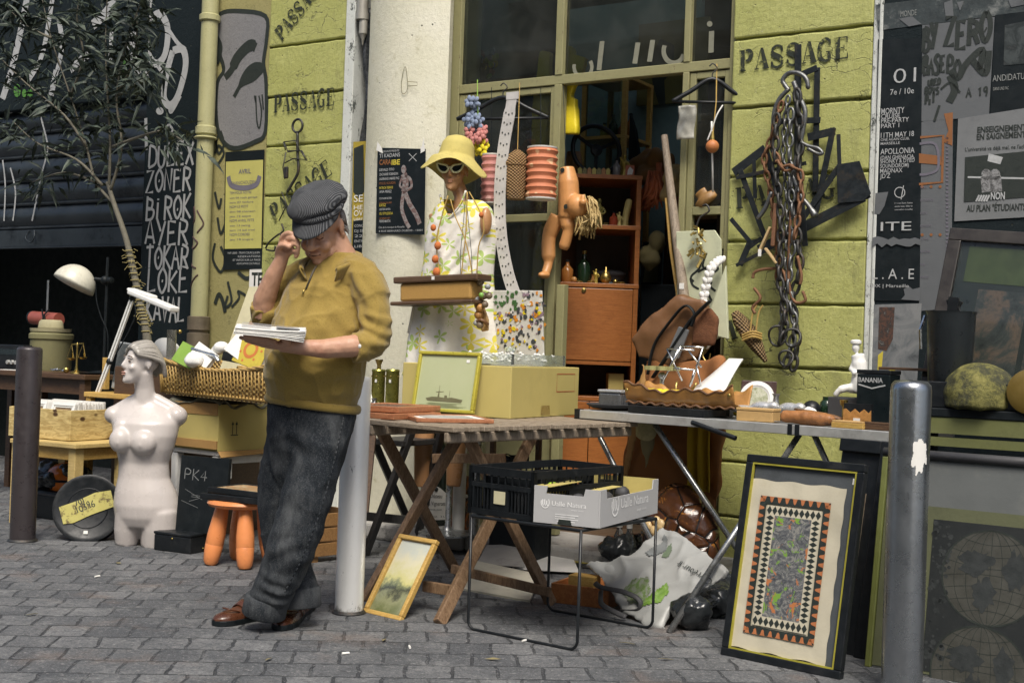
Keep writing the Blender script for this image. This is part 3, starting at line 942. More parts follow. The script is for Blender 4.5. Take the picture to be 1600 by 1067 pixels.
# trunk and legs, hidden by the clothes
b.tube([mp(528,425,.03),mp(515,500,.02),mp(492,600,.02),mp(482,650,.02)],[.09,.12,.14,.12],16)
b.tube([mp(500,650,0),mp(472,800,-.1),mp(418,950,-.08)],[.08,.05,.035],10);b.tube([mp(445,650,.04),mp(436,830,.04),mp(470,945,.0)],[.07,.05,.035],10)
b.tube([mp(530,440,.03),mp(572,440,-.08),mp(586,535,-.13),mp(555,545,-.2)],[.06,.055,.048,.046],12)
b.tube([mp(530,440,.03),mp(462,440,.1),mp(412,494,.03)],[.06,.052,.045],12)
# left forearm and the hand under the magazine
b.tube([mp(586,535,-.13),mp(550,541,-.2),mp(505,545,-.25),mp(465,542,-.29)],[.046,.043,.036,.028],14)
b.ell(mp(440,539,-.31),(.045,.035,.016),rot=E_)
b.tube([mp(465,542,-.29),mp(438,539,-.31)],[.028,.026],12)
for pts in([(432,535,-.34),(412,530,-.35),(392,526,-.34),(380,524,-.33)],[(432,538,-.32),(408,534,-.33),(388,530,-.32),(374,527,-.31)],[(434,541,-.3),(412,538,-.3),(396,535,-.29),(382,531,-.285)],[(438,543,-.28),(420,541,-.275),(406,538,-.27),(396,535,-.265)]):
 b.tube(spl([mp(*p)for p in pts],3),[.0105]*4+[.0098]*3+[.009]*2+[.0075],8)
b.tube(spl([mp(452,537,-.335),mp(442,528,-.35),mp(432,522,-.35),mp(424,519,-.345)],3),[.014,.013,.0125,.012,.0115,.011,.011,.0105,.01,.008],8)
# right forearm and the hand raised to his brow
b.tube([mp(411,494,.03),mp(414,466,.0),mp(428,430,-.04),mp(439,408,-.06)],[.048,.044,.034,.027],14)
b.ell(mp(444,392,-.07),(.03,.02,.036),rot=E_@Matrix.Rotation(.35,3,'Y'))
b.tube([mp(439,408,-.06),mp(444,392,-.07)],[.027,.024],12)
for pts in([(438,384,-.08),(442,369,-.1),(453,364,-.12),(462,370,-.12)],[(443,385,-.075),(451,373,-.115),(462,374,-.13),(467,382,-.125)],[(447,390,-.07),(457,381,-.12),(466,385,-.13),(465,394,-.12)],[(449,398,-.065),(459,392,-.11),(465,396,-.115),(461,403,-.105)]):
 b.tube(spl([mp(*p)for p in pts],3),[.0108]*4+[.0102]*3+[.0095]*2+[.008],8)
b.tube(spl([mp(434,398,-.07),mp(437,386,-.1),mp(446,383,-.125),mp(454,388,-.13)],3),[.014,.0135,.013,.0125,.012,.0115,.011,.0105,.01,.008],8)
bd=remesh(b,.0046,3,.5,lambda c,n:lumps(c,45,.0012)+lumps(c,120,.0006))
body=bd.build('body',M_SKIN,man,smooth=180)
# fine face marks: eyelid lines, mouth line, brows
q=MB()
for s in(-1,1):
 q.tube([H(s*.045,.089,.002),H(s*.031,.0975,-.004),H(s*.016,.095,.001)],.0018,5)
q.tube([H(-.024,.101,-.066),H(0,.114,-.0655),H(.024,.101,-.066)],.002,5)
q.build('eye_and_mouth_lines',mat('dark_skin_line',(.12,.05,.035),.6),man,smooth=180)
q=MB()
for s in(-1,1):q.tube([H(s*.05,.09,.03),H(s*.034,.102,.036),H(s*.016,.103,.032)],[.003,.005,.004],6)
q.build('eyebrow',mat('grey_hair',(.3,.28,.26),.8,0,.3,80,.5,300),man,smooth=180)
q=MB()
for i in range(150):
 s=random.choice((-1,1))
 u,v=rnd(0,1),rnd(0,1)
 p=H(s*(.072-.03*u*u),-.03-.065*u,.045-.075*v)
 q.tube([p,p+HR@Vector((s*.008,-.008,-.012)),p+HR@Vector((s*.009,-.012,-.026))],[.0035,.003,.001],4)
q.build('hair',mat('grey_hair',(.3,.28,.26)),man,smooth=180)
# cap
q=MB()
cm=HM@Matrix.Rotation(-.12,4,'X')
C_=lambda l,f,u:cm@Vector((l,f,u))
CR=cm.to_3x3()
q.ell(C_(0,-.012,.092),(.09,.107,.034),rot=CR);q.ell(C_(0,-.02,.115),(.106,.124,.045),rot=CR);q.ell(C_(.012,-.06,.104),(.094,.083,.053),rot=CR);q.ell(C_(-.03,.045,.112),(.068,.063,.04),rot=CR)
cp=remesh(q,.006,4,.5,lambda c,n:lumps(c,13,.01)+lumps(c,40,.002))
cap=cp.build('cap',M_CORD,man,smooth=180)
q=MB()
q.tube([C_(.091*math.cos(a),-.012+.107*math.sin(a),.083+.006*math.sin(a))for a in np.linspace(0,2*PI,40)[:-1]],.012,8,closed=True,flat=1.2)
q.tube([C_(.0935*math.cos(a),-.012+.11*math.sin(a),.094)for a in np.linspace(0,2*PI,40)[:-1]],.0035,5,closed=True)
q.build('cap_band',M_CORD,cap,smooth=180)
q=MB()
def vis(u,v):
 a=PI*(.06+.88*u)
 ex=.05*max(0,math.sin(PI*u))**.55*v
 return C_((.097+.1*ex)*math.cos(a),-.012+(.116+ex)*math.sin(a),.08-.42*ex-.012*v)
q.grid(vis,24,6)
q.build('visor',M_CORD,cap,smooth=180,thick=.007)
# sweater
q=MB()
def torso(mb,secs,k=0):
 vs,fs,S=[],[],28
 for cx,py,rx,ry,d,pw in secs:
  c=mp(cx,py,d)
  X,Y=E_@Vector((1,0,0)),E_@Vector((0,1,0))
  for i in range(S):
   a=2*PI*i/S
   ca,sa=math.cos(a),math.sin(a)
   p=c+X*(rx/400*math.copysign(abs(ca)**pw,ca))+Y*(ry*math.copysign(abs(sa)**pw,sa))
   p.z+=pw*0
   vs.append(p)
 n=len(secs)
 for r in range(n-1):
  for i in range(S):
   j=(i+1)%S
   fs.append((r*S+i,r*S+j,(r+1)*S+j,(r+1)*S+i))
 fs.append(tuple(range(S-1,-1,-1)))
 fs.append(tuple((n-1)*S+i for i in range(S)))
 return mb.add(vs,fs)
torso(q,[(489,634,71,.135,.02,.9),(489,612,75,.155,.01,.85),(492,580,79,.175,0,.85),(496,548,80,.18,0,.85),(503,515,78,.175,.0,.85),(512,480,75,.16,.01,.85),(518,450,70,.145,.02,.9),(522,428,60,.12,.03,.9),(527,408,44,.1,.03,1),(531,395,30,.085,.02,1)])
# left sleeve
q.tube(spl([mp(540,428,-.01),mp(570,436,-.08),mp(583,470,-.115),mp(586,505,-.135),mp(584,532,-.145),mp(566,543,-.175),mp(553,544,-.195)],4),[.08]*4+[.073]*4+[.064]*4+[.06]*4+[.06]*4+[.056]*4+[.051],18)
# right sleeve
q.tube(spl([mp(520,430,.03),mp(462,438,.09),mp(438,468,.08),mp(418,494,.045),mp(412,489,.03),mp(412,476,.01)],4),[.08]*4+[.07]*4+[.06]*4+[.057]*4+[.056]*4+[.052],18)
q.ell(mp(420,486,.045),(.058,.05,.05),rot=E_);q.ell(mp(414,490,.035),(.054,.05,.04),rot=E_)
fp=[mp(590,520,-.17),mp(545,500,-.2),mp(440,560,-.15),mp(530,590,-.18),mp(510,470,-.2),mp(415,490,0),mp(470,470,-.1),mp(560,450,-.15)]
def sw_fn(c,n):
 d=fold(c,fp[0],(.45,0,1),.045,.0045,.09)+fold(c,fp[1],(.8,0,.6),.06,.005,.10)+fold(c,fp[2],(.6,0,.8),.07,.004,.11)+fold(c,fp[3],(-.35,0,.9),.065,.004,.13)
 d+=fold(c,fp[5],(-.7,0,.7),.035,.005,.08)+fold(c,fp[7],(.7,0,.5),.065,.004,.1)
 return d+lumps(c,7,.006,(1,1,1.4))+crease(c,6,.008,(.7,1,1.3))+crease(c,11,.006,(1.4,1,.7),5)-.008
sw=remesh(q,.0065,4,.5,sw_fn)
swo=sw.build('sweater',M_KNIT,man,smooth=180)
q=MB()
def ringpx(cx,py,rx,ry,d,n=36):
 c=mp(cx,py,d)
 X,Y=E_@Vector((1,0,0)),E_@Vector((0,1,0))
 return[c+X*(rx/400*math.cos(2*PI*i/n))+Y*(ry*math.sin(2*PI*i/n))+V(0,0,-.02*math.cos(2*PI*i/n))for i in range(n)]
q.tube(ringpx(489,630,72,.142,.02),.011,8,closed=True,flat=1.6)
q.build('hem',M_KNIT,swo,smooth=180)
# turned collar standing open at the zip
q=MB()
cc=mp(525,404,.005)
def col_(u,v):
 a=R_(255)*(u-.5)*1.08
 base=h_*math.cos(PI-a)*-1
 dirv=(h_*-math.cos(a)+lt*math.sin(a))
 r=.083+.018*math.sin(PI*v)+.02*v
 rise=.075-.03*abs(u-.5)*2
 zz=rise*math.sin(v*PI*.72)
 return cc+dirv*r+V(0,0,-.035+zz)+h_*(.02+.045*(abs(u-.5)*2)**2)-V(0,0,.06*(abs(u-.5)*2)**2)
q.grid(col_,40,8)
q.build('collar',M_KNIT,swo,smooth=180,thick=.006)
q=MB()
zt,zb=mp(489,425,-.165),mp(478,452,-.19)
q.tube([mp(494,416,-.14),zt,zb],.0045,6);q.build('zip',mat('zip_dark',(.05,.04,.025),.5),swo,smooth=180)
q=MB().tube([zb,zb+V(0,-.012,-.006),zb+V(-.003,-.014,-.03)],.004,6)
q.build('zip_pull',M_BRASS,swo,smooth=180)
q=MB().ell(mp(562,541,-.262),(.007,.004,.008));q.build('cuff_button',M_PAPER,swo,smooth=180)
# trousers
q=MB()
torso(q,[(486,622,66,.125,.02,.95),(485,645,70,.14,.02,.9),(482,672,66,.14,.02,.9),(478,700,60,.125,.01,1),(472,740,50,.1,.01,1),(468,775,30,.06,.02,1)])
q.tube(spl([mp(505,650,0),mp(493,720,-.05),mp(474,800,-.1),mp(446,880,-.1),mp(414,950,-.075)],4),[.112]*4+[.104]*4+[.094]*4+[.083]*4+[.077],20)
q.tube(spl([mp(452,655,.04),mp(442,730,.05),mp(440,820,.05),mp(458,890,.03),mp(470,938,.005)],4),[.085]*4+[.09]*4+[.086]*4+[.078]*4+[.073],18)
tp_=[mp(470,690,-.1),mp(500,760,-.18),mp(450,860,-.2),mp(425,930,-.18),mp(415,760,-.02),mp(478,915,-.05),mp(520,690,-.1)]
def tr_fn(c,n):
 d=fold(c,tp_[0],(.5,0,.9),.08,.004,.1)+fold(c,tp_[1],(.9,0,.6),.09,.004,.12)+fold(c,tp_[2],(-.6,0,1),.07,.004,.12)+fold(c,tp_[3],(.3,0,1),.05,.006,.08)
 d+=fold(c,tp_[5],(.2,0,1),.05,.005,.07)
 return d+lumps(c,5,.006,(1.6,1,.6))+crease(c,4.5,.012,(1.5,1,.6))+crease(c,9,.004,(.8,1,1.2),9)-.008
tro=remesh(q,.0065,4,.5,tr_fn).build('trousers',M_DENIM,man,smooth=180)
q=MB()
for(cx,cy,d,r,tx)in((415,945,-.077,.081,.02),(470,932,.007,.075,-.01)):
 c=mp(cx,cy,d)
 q.lathe([(r,-.04),(r+.004,-.035),(r+.003,.03),(r-.003,.036)],Matrix.Translation(c)@Matrix.Rotation(.22 if cx<440 else-.1,4,'Y'),26)
q.build('turn_up',M_DENIM,tro,smooth=60)
q=MB()
sp_=spl([mp(537,652,-.1),mp(522,720,-.145),mp(500,800,-.195),mp(468,880,-.19),mp(436,940,-.15)],10)
for i in range(0,len(sp_)-1):q.tube([sp_[i],sp_[i]+(sp_[i+1]-sp_[i])*.8],.0028,5)
q.build('seam',M_DENIM,tro,smooth=180)
# shoes
def shoe(heel,toe,par):
 a,b2=heel.copy(),toe.copy()
 a.z=b2.z=0
 y=(b2-a).normalized()
 L=(b2-a).length
 x=y.cross(V(0,0,1)).normalized()
 M=axes(a,x,y,V(0,0,1))
 prof=[(0,.03),(.04,.036),(.2,.035),(.42,.034),(.62,.043),(.78,.047),(.9,.04),(.97,.025),(1,.01)]
 out=[(w,u*L)for u,w in prof]+[(-w,u*L)for u,w in prof[::-1]]
 so=MB(M).prism([(p*1.06,q_)for p,q_ in out],.022)
 so.prism([(p*1.05,q_)for p,q_ in out if q_<L*.3],.012,None,0,-.0)
 u_=MB(M)
 secs=[(.0,.026,.075),(.06,.036,.085),(.2,.037,.092),(.34,.037,.09),(.48,.038,.078),(.62,.043,.062),(.78,.046,.052),(.9,.038,.045),(.97,.022,.036),(1,.006,.026)]
 S=14
 vs=[]
 for u,w,h in secs:
  for i in range(S):
   t=PI*i/(S-1)
   vs.append((w*math.cos(t)*(1 if math.sin(t)<.5 else 1-.25*(math.sin(t)-.5)),u*L,.02+(h-.02)*max(0,math.sin(t))**.8))
 n=len(secs)
 fs=[(r*S+i,r*S+i+1,(r+1)*S+i+1,(r+1)*S+i)for r in range(n-1)for i in range(S-1)]+[tuple(range(S)),]
 u_.add(vs,fs)
 o=u_.build('shoe',mat('polished_brown_leather',(.075,.027,.013),.28,0,.6,14,.3,60,.4),par,smooth=60)
 so.build('sole',M_BLACK,o,bevel=.003)
 st=MB(M)
 st.grid(lambda u,v:((.0405*math.cos(PI*u)),L*(.5+.1*v),.023+(.062-.017*v)*max(0,math.sin(PI*u))**.8),12,3)
 st.tube([(.036*math.cos(t),L*(.66+.18*math.sin(t)),.05+.014*math.sin(t))for t in np.linspace(0,PI,12)],.003,5)
 st.build('strap',mat('polished_brown_leather',()),o,smooth=60,thick=.004)
shoe(G(424,963),G(334,978),man)
shoe(G(481,950),G(436,986),man)
# magazine
mg=thing('magazine','folded newspaper held open in one hand of the man in the cap','magazine',mp(425,523,-.33))
A_,B_,C2=mp(366,521,-.42),mp(476,531,-.38),mp(490,524,-.14)
x=(B_-A_).normalized()
yy=(C2-B_)
yy=(yy-x*yy.dot(x)).normalized()
M=axes(A_,x,yy,x.cross(yy))
L,Wd=(B_-A_).length,.19
q=MB(M)
for i in range(7):
 j=rnd(-.003,.003)
 q.grid(lambda u,v,i=i,j=j:(u*L+j,v*Wd+j,.0005+i*.0035+.006*math.sin(PI*v)+.012*u**3*(i-3)/4),10,8)
q.build('pages',M_PAPER,mg,smooth=180,thick=.0025)
q=MB(M)
for i in range(10):q.flat([(.02,.012+i*.017),(L*(.5 if i%3 else .9),.012+i*.017),(L*(.5 if i%3 else .9),.02+i*.017),(.02,.02+i*.017)],None,0,.0285+.006*math.sin(PI*(.09+i*.09)))
q.flat([(L*.58,.02),(L*.92,.02),(L*.92,.09),(L*.58,.09)],None,0,.0335)
q.build('print',mat('newsprint',(.3,.3,.3),.8),mg)
# ---------------------------------------------------------------- small builders for the things on the stall
def foot(c,l,r,z):
 a,b,d=G(*c,z),G(*l,z),G(*r,z)
 m=((b-a).normalized()+(d-a).normalized()).normalized()
 y=(m+V(-m.y,m.x,0)).normalized()
 x=(m+V(m.y,-m.x,0)).normalized()
 def run(d_,q):
  r_=ray(*q)
  n_=V(r_.y,-r_.x,0)
  return(CW-a).dot(n_)/d_.dot(n_)
 wx,wy=run(x,r),run(y,l)
 return axes(a,x,y,V(0,0,1)),wx,wy
def solo(mb,name,m,label,cat,**k):return mb.build(name,m,None,label,cat,**k)
def poster(name,tl,tr,br,bl,t,m,label,group=None):
 poly=wpoly([tl,tr,br,bl],t)
 cx,cy=sum(p[0]for p in poly)/4,sum(p[1]for p in poly)/4
 o=thing(name,label,'poster',(cx,-t,min(p[1]for p in poly)),group)
 MB().prism(poly,.0025,WM(0,-t+.0025,0)).build('sheet',m,o)
 return o
def lathe_at(prof,px,py,z,**k):return MB().lathe(prof,Matrix.Translation(G(px,py,z)),**k)
def picture(name,label,cat,bl,br,top,deg,z0,fw_,fm,dep=.025,tr=None,mirror=False,glass=True,spin=0):
 """framed picture standing on its lower edge: returns root, sheet matrix and inner rectangle"""
 M,L,loc=lean(bl,br,deg,z0)
 Hh=loc(*top)[1]
 if spin:M=M@Matrix.Translation((L,0,0))@Matrix.Rotation(spin,4,'Z')@Matrix.Translation((-L,0,0))
 o=thing(name,label,cat,M@V(L/2,0,0))
 f=MB(M)
 f.lh((0,0,-dep),(L,fw_,0));f.lh((0,Hh-fw_,-dep),(L,Hh,0));f.lh((0,fw_,-dep),(fw_,Hh-fw_,0));f.lh((L-fw_,fw_,-dep),(L,Hh-fw_,0))
 f.build('frame',fm,o,bevel=.004)
 MB(M).lh((fw_*.6,fw_*.6,-dep+.001),(L-fw_*.6,Hh-fw_*.6,-dep+.005)).build('backing',W_MID,o)
 return o,M,L,Hh
def bulb(mb,c,r,h,seg=14):mb.lathe([(r*.6,0),(r,h*.25),(r,h*.55),(r*.45,h*.75),(r*.35,h*.9),(r*.45,h)],Matrix.Translation(c),seg)
def solve_lean(bl,br,tl,z0=0,tr=None):
 best=None
 for d in range(0,70):
  M,L,loc=lean(bl,br,d,z0)
  e=abs(loc(*tl)[0])+(abs(loc(*tr)[0]-L)if tr else 0)
  if best is None or e<best[0]:best=(e,d)
 return best[1]
def bodypx(Y):return lambda px,py,d=0:D(px,py,Y+d)
def loft(mb,secs,fn,k,S=28,rot=0):
 X,Yv=E_@Vector((math.cos(rot),math.sin(rot),0)),E_@Vector((-math.sin(rot),math.cos(rot),0))
 vs=[]
 for cx,py,rx,ry,d in secs:
  c=fn(cx,py,d)
  vs+=[c+X*(rx/k*math.cos(2*PI*i/S))+Yv*(ry*math.sin(2*PI*i/S))for i in range(S)]
 n=len(secs)
 fs=[(r*S+i,r*S+(i+1)%S,(r+1)*S+(i+1)%S,(r+1)*S+i)for r in range(n-1)for i in range(S)]+[tuple(range(S-1,-1,-1)),tuple((n-1)*S+i for i in range(S))]
 return mb.add(vs,fs)
 # ---------------------------------------------------------------- bollards
def bollard(c,r,h,m,label,dome=.02):
 o=thing('bollard',label,'bollard',c)
 MB().lathe([(r,0),(r,h-dome),(r*.96,h-dome*.5),(r*.8,h-dome*.15),(0,h)],Matrix.Translation(c),32).build('post',m,o,smooth=60)
 MB().lathe([(r+.004,-.001),(r+.012,.004),(r+.003,.014)],Matrix.Translation(c),32).build('base_ring',M_IRON,o)
 return o
bollard(G(35,845),.066,1.04,mat('brown_black_paint',(.045,.038,.04),.35,.2,.25,10,.12,120,.3),'dark brown bollard before the pine crate of picture frames')
def m_bol():
 n=N('white_worn_paint')
 c=n.mix(n.noise(5,6),(.66,.66,.64),(.78,.78,.76))
 f=n.step(n.noise(26,9,.8,n.map((1,1,.35))),.62,.65)
 c=n.mix(n.math('MULTIPLY',f,.85),c,(.1,.1,.1))
 z=n.n('SeparateXYZ')
 n.put(z.inputs[0],n.co)
 c=n.mix(n.step(n.math('ADD',z.outputs[2],n.math('MULTIPLY',n.noise(18,6),.12)),.06,.1,.9,0),c,(.06,.06,.055))
 return n.fin(c,.35,.25,n.bump(n.math('SUBTRACT',n.noise(40,5),f),.3,.004))
bollard(G(545,957),.059,.98,m_bol(),'white worn bollard behind the man in the cap')
def m_bol2():
 n=N('scratched_grey_metal')
 c=n.mix(n.noise(3,6),(.24,.26,.28),(.46,.48,.5))
 c=n.mix(n.step(n.noise(30,9,.8,n.map((1,1,.5))),.6,.68,0,.7),c,(.05,.06,.07))
 return n.fin(c,n.step(n.noise(9,6),.3,.7,.2,.36),.95,n.bump(n.noise(60,5),.2,.003))
bo=bollard(G(1408,1086),.067,1.055,m_bol2(),'shiny grey metal bollard before the leaning map picture',.035)
q=MB()
bc=G(1408,1086)
def stick(a0,a1,z0,z1,dent):
 vs,fs=[],[]
 for j in range(31):
  for i in range(31):
   u,v=i/30,j/30
   r=math.hypot(u-.5,v-.5)*2
   a=a0+(a1-a0)*u
   vs.append((bc.x+.0685*math.cos(a),bc.y+.0685*math.sin(a),z0+(z1-z0)*v))
 for j in range(30):
  for i in range(30):
   r=math.hypot((i+.5)/30-.5,(j+.5)/30-.5)*2
   if r<dent*(.85+.4*noise.noise((i*.16,j*.13,4))):fs.append((j*31+i,j*31+i+1,(j+1)*31+i+1,(j+1)*31+i))
 q.add(vs,fs)
av=math.atan2((CW-bc).y,(CW-bc).x)
stick(av+.05,av+1.0,.74,.88,.95)
q.build('torn_sticker',M_PAPER,bo,smooth=180)
# ---------------------------------------------------------------- white mannequin torso
mm=bodypx(6.86)
KW=2000/6.86
M_MANW=mat('pearl_mannequin_lacquer',(.5,.46,.435),.3,0,.1,5,.04,60,.12,(.45,.41,.38))
mw=thing('mannequin','pale headed female mannequin torso with slicked hair standing on the paving','mannequin',G(235,850))
q=MB()
loft(q,[(231,822,45,.1,0),(231,806,51,.125,0),(230,788,52,.132,0),(228,768,48,.12,0),(225,745,40,.1,0),(225,722,39,.092,0),(226,700,45,.105,-.01),(227,680,50,.115,-.01),(228,660,53,.11,0),(228,645,54,.085,.02),(227,633,38,.065,.03),(227,625,20,.055,.03)],mm,KW)
q.tube([mm(208,780,-.02),mm(202,805,-.02),mm(199,828,-.01),mm(198,850,0)],[.055,.075,.07,.06],18);q.tube([mm(248,775,-.01),mm(252,800,-.02),mm(251,825,-.01),mm(249,853,0)],[.06,.098,.105,.098],18)
for x,y,rx,d in((188,688,.06,-.1),(224,692,.07,-.105)):
 q.ell(mm(x,y,d),(rx,.05,.066),rot=E_);q.ell(mm(x+2,y-18,d+.03),(rx*.8,.04,.06),rot=E_);q.ell(mm(x-5,y+4,d-.045),(.009,.012,.009),rot=E_)
q.ell(mm(178,648,.02),(.05,.06,.05),rot=E_);q.ell(mm(277,650,.02),(.055,.065,.055),rot=E_)
q.tube([mm(212,622,.03),mm(180,641,.025)],.03,10);q.tube([mm(242,622,.03),mm(276,641,.025)],.032,10)
q.tube([mm(227,640,.03),mm(226,605,.02),mm(222,580,.0)],[.062,.052,.055],16)
# head, turned to the left
mh=mm(221,568,0)
hd=E_@Vector((-.74,-.67,.0)).normalized()
hl=V(0,0,1).cross(hd).normalized()
MH=axes(mh,hl,hd,V(0,0,1))@Matrix.Rotation(.08,4,'X')
mhr=MH.to_3x3()
A=lambda l,f,u:MH@V(l,f,u)
def face(q,A,R,k=1.0):
 q.ell(A(0,-.01*k,.03*k),(.07*k,.092*k,.085*k),rot=R);q.ell(A(0,.03*k,-.03*k),(.054*k,.06*k,.075*k),rot=R);q.ell(A(0,.058*k,-.085*k),(.034*k,.036*k,.03*k),rot=R)
 q.ell(A(0,.084*k,-.1*k),(.016*k,.014*k,.014*k),rot=R)
 q.tube([A(0,.083*k,.028*k),A(0,.096*k,.0),A(0,.109*k,-.026*k)],[.009*k,.01*k,.012*k],8)
 q.ell(A(0,.098*k,-.03*k),(.014*k,.012*k,.008*k),rot=R)
 q.ell(A(0,.09*k,-.056*k),(.02*k,.012*k,.005*k),rot=R);q.ell(A(0,.089*k,-.066*k),(.017*k,.012*k,.006*k),rot=R)
 for s in(-1,1):
  q.ell(A(s*.03*k,.08*k,.024*k),(.022*k,.012*k,.006*k),rot=R);q.ell(A(s*.028*k,.074*k,.005*k),(.015*k,.012*k,.009*k),rot=R)
  q.ell(A(s*.036*k,.066*k,-.028*k),(.018*k,.02*k,.018*k),rot=R)
  q.ell(A(s*.07*k,-.012*k,-.005*k),(.007*k,.016*k,.03*k),rot=R)
face(q,A,mhr)
remesh(q,.0066,14,.5).build('body',M_MANW,mw,smooth=180)
q=MB()
for i in range(17):
 u=(i-8)/8
 a=u*1.35
 pts=[A(.05*math.sin(a),.075-.02*abs(u),.06-.012*abs(u)+.012),A(.07*math.sin(a),.05,.1-.055*abs(u)),A(.082*math.sin(a),-.03,.118-.085*abs(u)**1.5),A(.08*math.sin(a),-.085,.07-.06*abs(u)),A(.06*math.sin(a),-.115,.0-.05*abs(u)),A(.04*math.sin(a),-.125,-.045)]
 q.tube(spl(pts,5),[.008]+[.013+.003*math.sin(i*2.3)]*10+[.012]*10+[.011,.01,.008,.006,.003][:5],7)
q.build('moulded_hair',mat('grey_lacquer_hair',(.3,.28,.25),.3,0,.25,20,.15),mw,smooth=180)
q=MB()
q.ell(A(0,.096,-.0555),(.019,.0085,.0045),rot=mhr);q.ell(A(0,.095,-.066),(.016,.0085,.005),rot=mhr)
q.build('painted_lips',mat('faded_lip_pink',(.5,.26,.2),.35),mw,smooth=180)
q=MB()
for s in(-1,1):
 q.ell(A(s*.028,.0835,.007),(.012,.0035,.0045),rot=mhr);q.tube([A(s*.046,.078,.028),A(s*.03,.089,.034),A(s*.014,.09,.028)],[.002,.003,.002],5)
q.build('painted_eyes',mat('eye_brown',(.12,.08,.05),.4),mw,smooth=180)
# ---------------------------------------------------------------- low table, pine crate and the framed pictures in it
z=.5
Mt,wx,wy=foot((118,693),(18,676),(205,684),z)
tb=thing('low_table','low yellow pine table under the crate of white picture frames','table',Mt@V(wx/2,wy/2,-z))
MB(Mt).lh((-.01,-.01,-.03),(wx,wy,-.004)).build('tabletop',W_PINE,tb,bevel=.004)
q=MB(Mt)
q.lh((.04,.02,-.1),(wx-.05,.04,-.031));q.lh((.02,.04,-.1),(.04,wy-.04,-.031));q.build('apron',W_OCH,tb,bevel=.003)
for x,y in((0,0),(wx-.07,0),(0,wy-.06),(wx-.07,wy-.06)):MB(Mt).lh((x+.012,y+.012,-z),(x+.075,y+.07,-.031)).build('leg',W_PINE,tb,bevel=.004)
Mc,cx_,cy_=foot((109,689),(13,673),(178,681),z)
h=.175
cr=thing('pine_crate','knotty pine crate full of small white picture frames on low table','crate',Mc@V(cx_/2,cy_/2,0))
def crate_wall(lo,hi):MB(Mc).lh(lo,hi).build('side_board',W_KN,cr,bevel=.003)
def m_knot():
 n=N('knotty_board')
 co=n.map((1,1,4))
 c=n.mix(n.step(n.noise(13,5,.6,co,1.2),.35,.65),(.38,.27,.1),(.62,.49,.22))
 kn=n.vor(7.5,'F1','Distance',n.map((1,1,1.6)))
 c=n.mix(n.step(kn,.1,.2,1,0),c,(.07,.035,.015))
 return n.fin(c,.55,0,n.bump(n.noise(60,4,.7,co),.15,.003))
W_KN=m_knot()
crate_wall((0,0,0),(cx_,.015,h));crate_wall((0,.0155,0),(.015,cy_,h));crate_wall((cx_-.015,.0155,0),(cx_,cy_,h));crate_wall((.0155,cy_-.015,0),(cx_-.0155,cy_,h))
MB(Mc).lh((.0155,.0155,.002),(cx_-.0155,cy_-.0155,.012)).build('bottom_board',W_PINE,cr)
# small frames standing in the crate, face towards the street
def small_frame(M,w,hh,label):
 o=thing('small_picture',label,'picture frame',M@V(w/2,0,0),'white frames in the pine crate')
 f=MB(M)
 for k_,b in((0,.018),(.018,.01)):
  f.lh((k_,k_,-.01+k_*.2),(w-k_,k_+b,.006-k_*.3));f.lh((k_,hh-k_-b,-.01+k_*.2),(w-k_,hh-k_,.006-k_*.3));f.lh((k_,k_+b,-.01+k_*.2),(k_+b,hh-k_-b,.006-k_*.3));f.lh((w-k_-b,k_+b,-.01+k_*.2),(w-k_,hh-k_-b,.006-k_*.3))
 f.build('frame',M_WHITE,o,bevel=.002)
 MB(M).lh((.02,.02,-.009),(w-.02,hh-.02,-.004)).build('photo',mat('tiny_photo',(.22,.15,.08),.3,0,.6,30,0,60,.5),o)
 return o
lx=(Mc.to_3x3()@V(0,-1,0))
for i,lab in enumerate(('white picture frame leaning foremost in the pine crate behind dark bollard','white picture frame in the middle of the pine crate near mannequin shoulder')):
 y0=cy_*(.93-.46*i)
 Mf=Mc@axes(V(.022,y0-.012,.05),V(0,-1,0),V(.32,0,.95).normalized(),V(-.95,0,.32).normalized())
 small_frame(Mf,min(.19,cy_*.42),.17,lab)
ci=MB(Mc)
for i in range(18):
 x=.075+i*(cx_-.11)/18
 ci.lh((x,.03+rnd(0,.012),.03),(x+.008,cy_-.03-rnd(0,.02),h+.03+rnd(-.008,.012)))
ci.build('card_row',M_PAPER,cr)
# dark table at the back with hats, scales, stereo
zt=.80
bt=thing('side_table','dark wooden table with hat, stereo and brass scales before the shutter','table',G(60,590,zt)-V(0,0,zt))
a=P(-60,588,.62)
b=P(152,588,.62)
Zt=.86
MB().lh((a.x,-.72,Zt-.035),(b.x,-.2,Zt)).build('tabletop',W_DARK,bt,bevel=.006)
MB().lh((a.x+.03,-.68,Zt-.13),(b.x-.03,-.66,Zt-.036)).build('apron',W_DARK,bt)
for x in(a.x+.02,b.x-.07,a.x+.36):
 for y in(-.7,-.26):MB().lh((x,y,0),(x+.05,y+.05,Zt-.036)).build('leg',W_DARK,bt)
def on(px,y):return V(P(px,590,-y).x,y,Zt)
def rest(px,py,z=Zt):return G(px,py,z)
# stereo
c=on(45,-.42)
so=thing('stereo','black boxy stereo on the dark table behind the brown bollard','stereo',c)
MB().lh((c.x-.22,-.55,Zt),(c.x+.1,-.3,Zt+.17)).build('body',M_PLAST,so,bevel=.006)
q=MB()
for i in range(3):q.lathe([(.016,0),(.014,.014),(0,.014)],WM(c.x-.05+i*.045,-.55,Zt+.05),14)
q.build('knob',M_ALU,so);MB().lh((c.x-.2,-.552,Zt+.1),(c.x+.08,-.5501,Zt+.14)).build('display',mat('dark_display',(.02,.03,.035),.1),so)
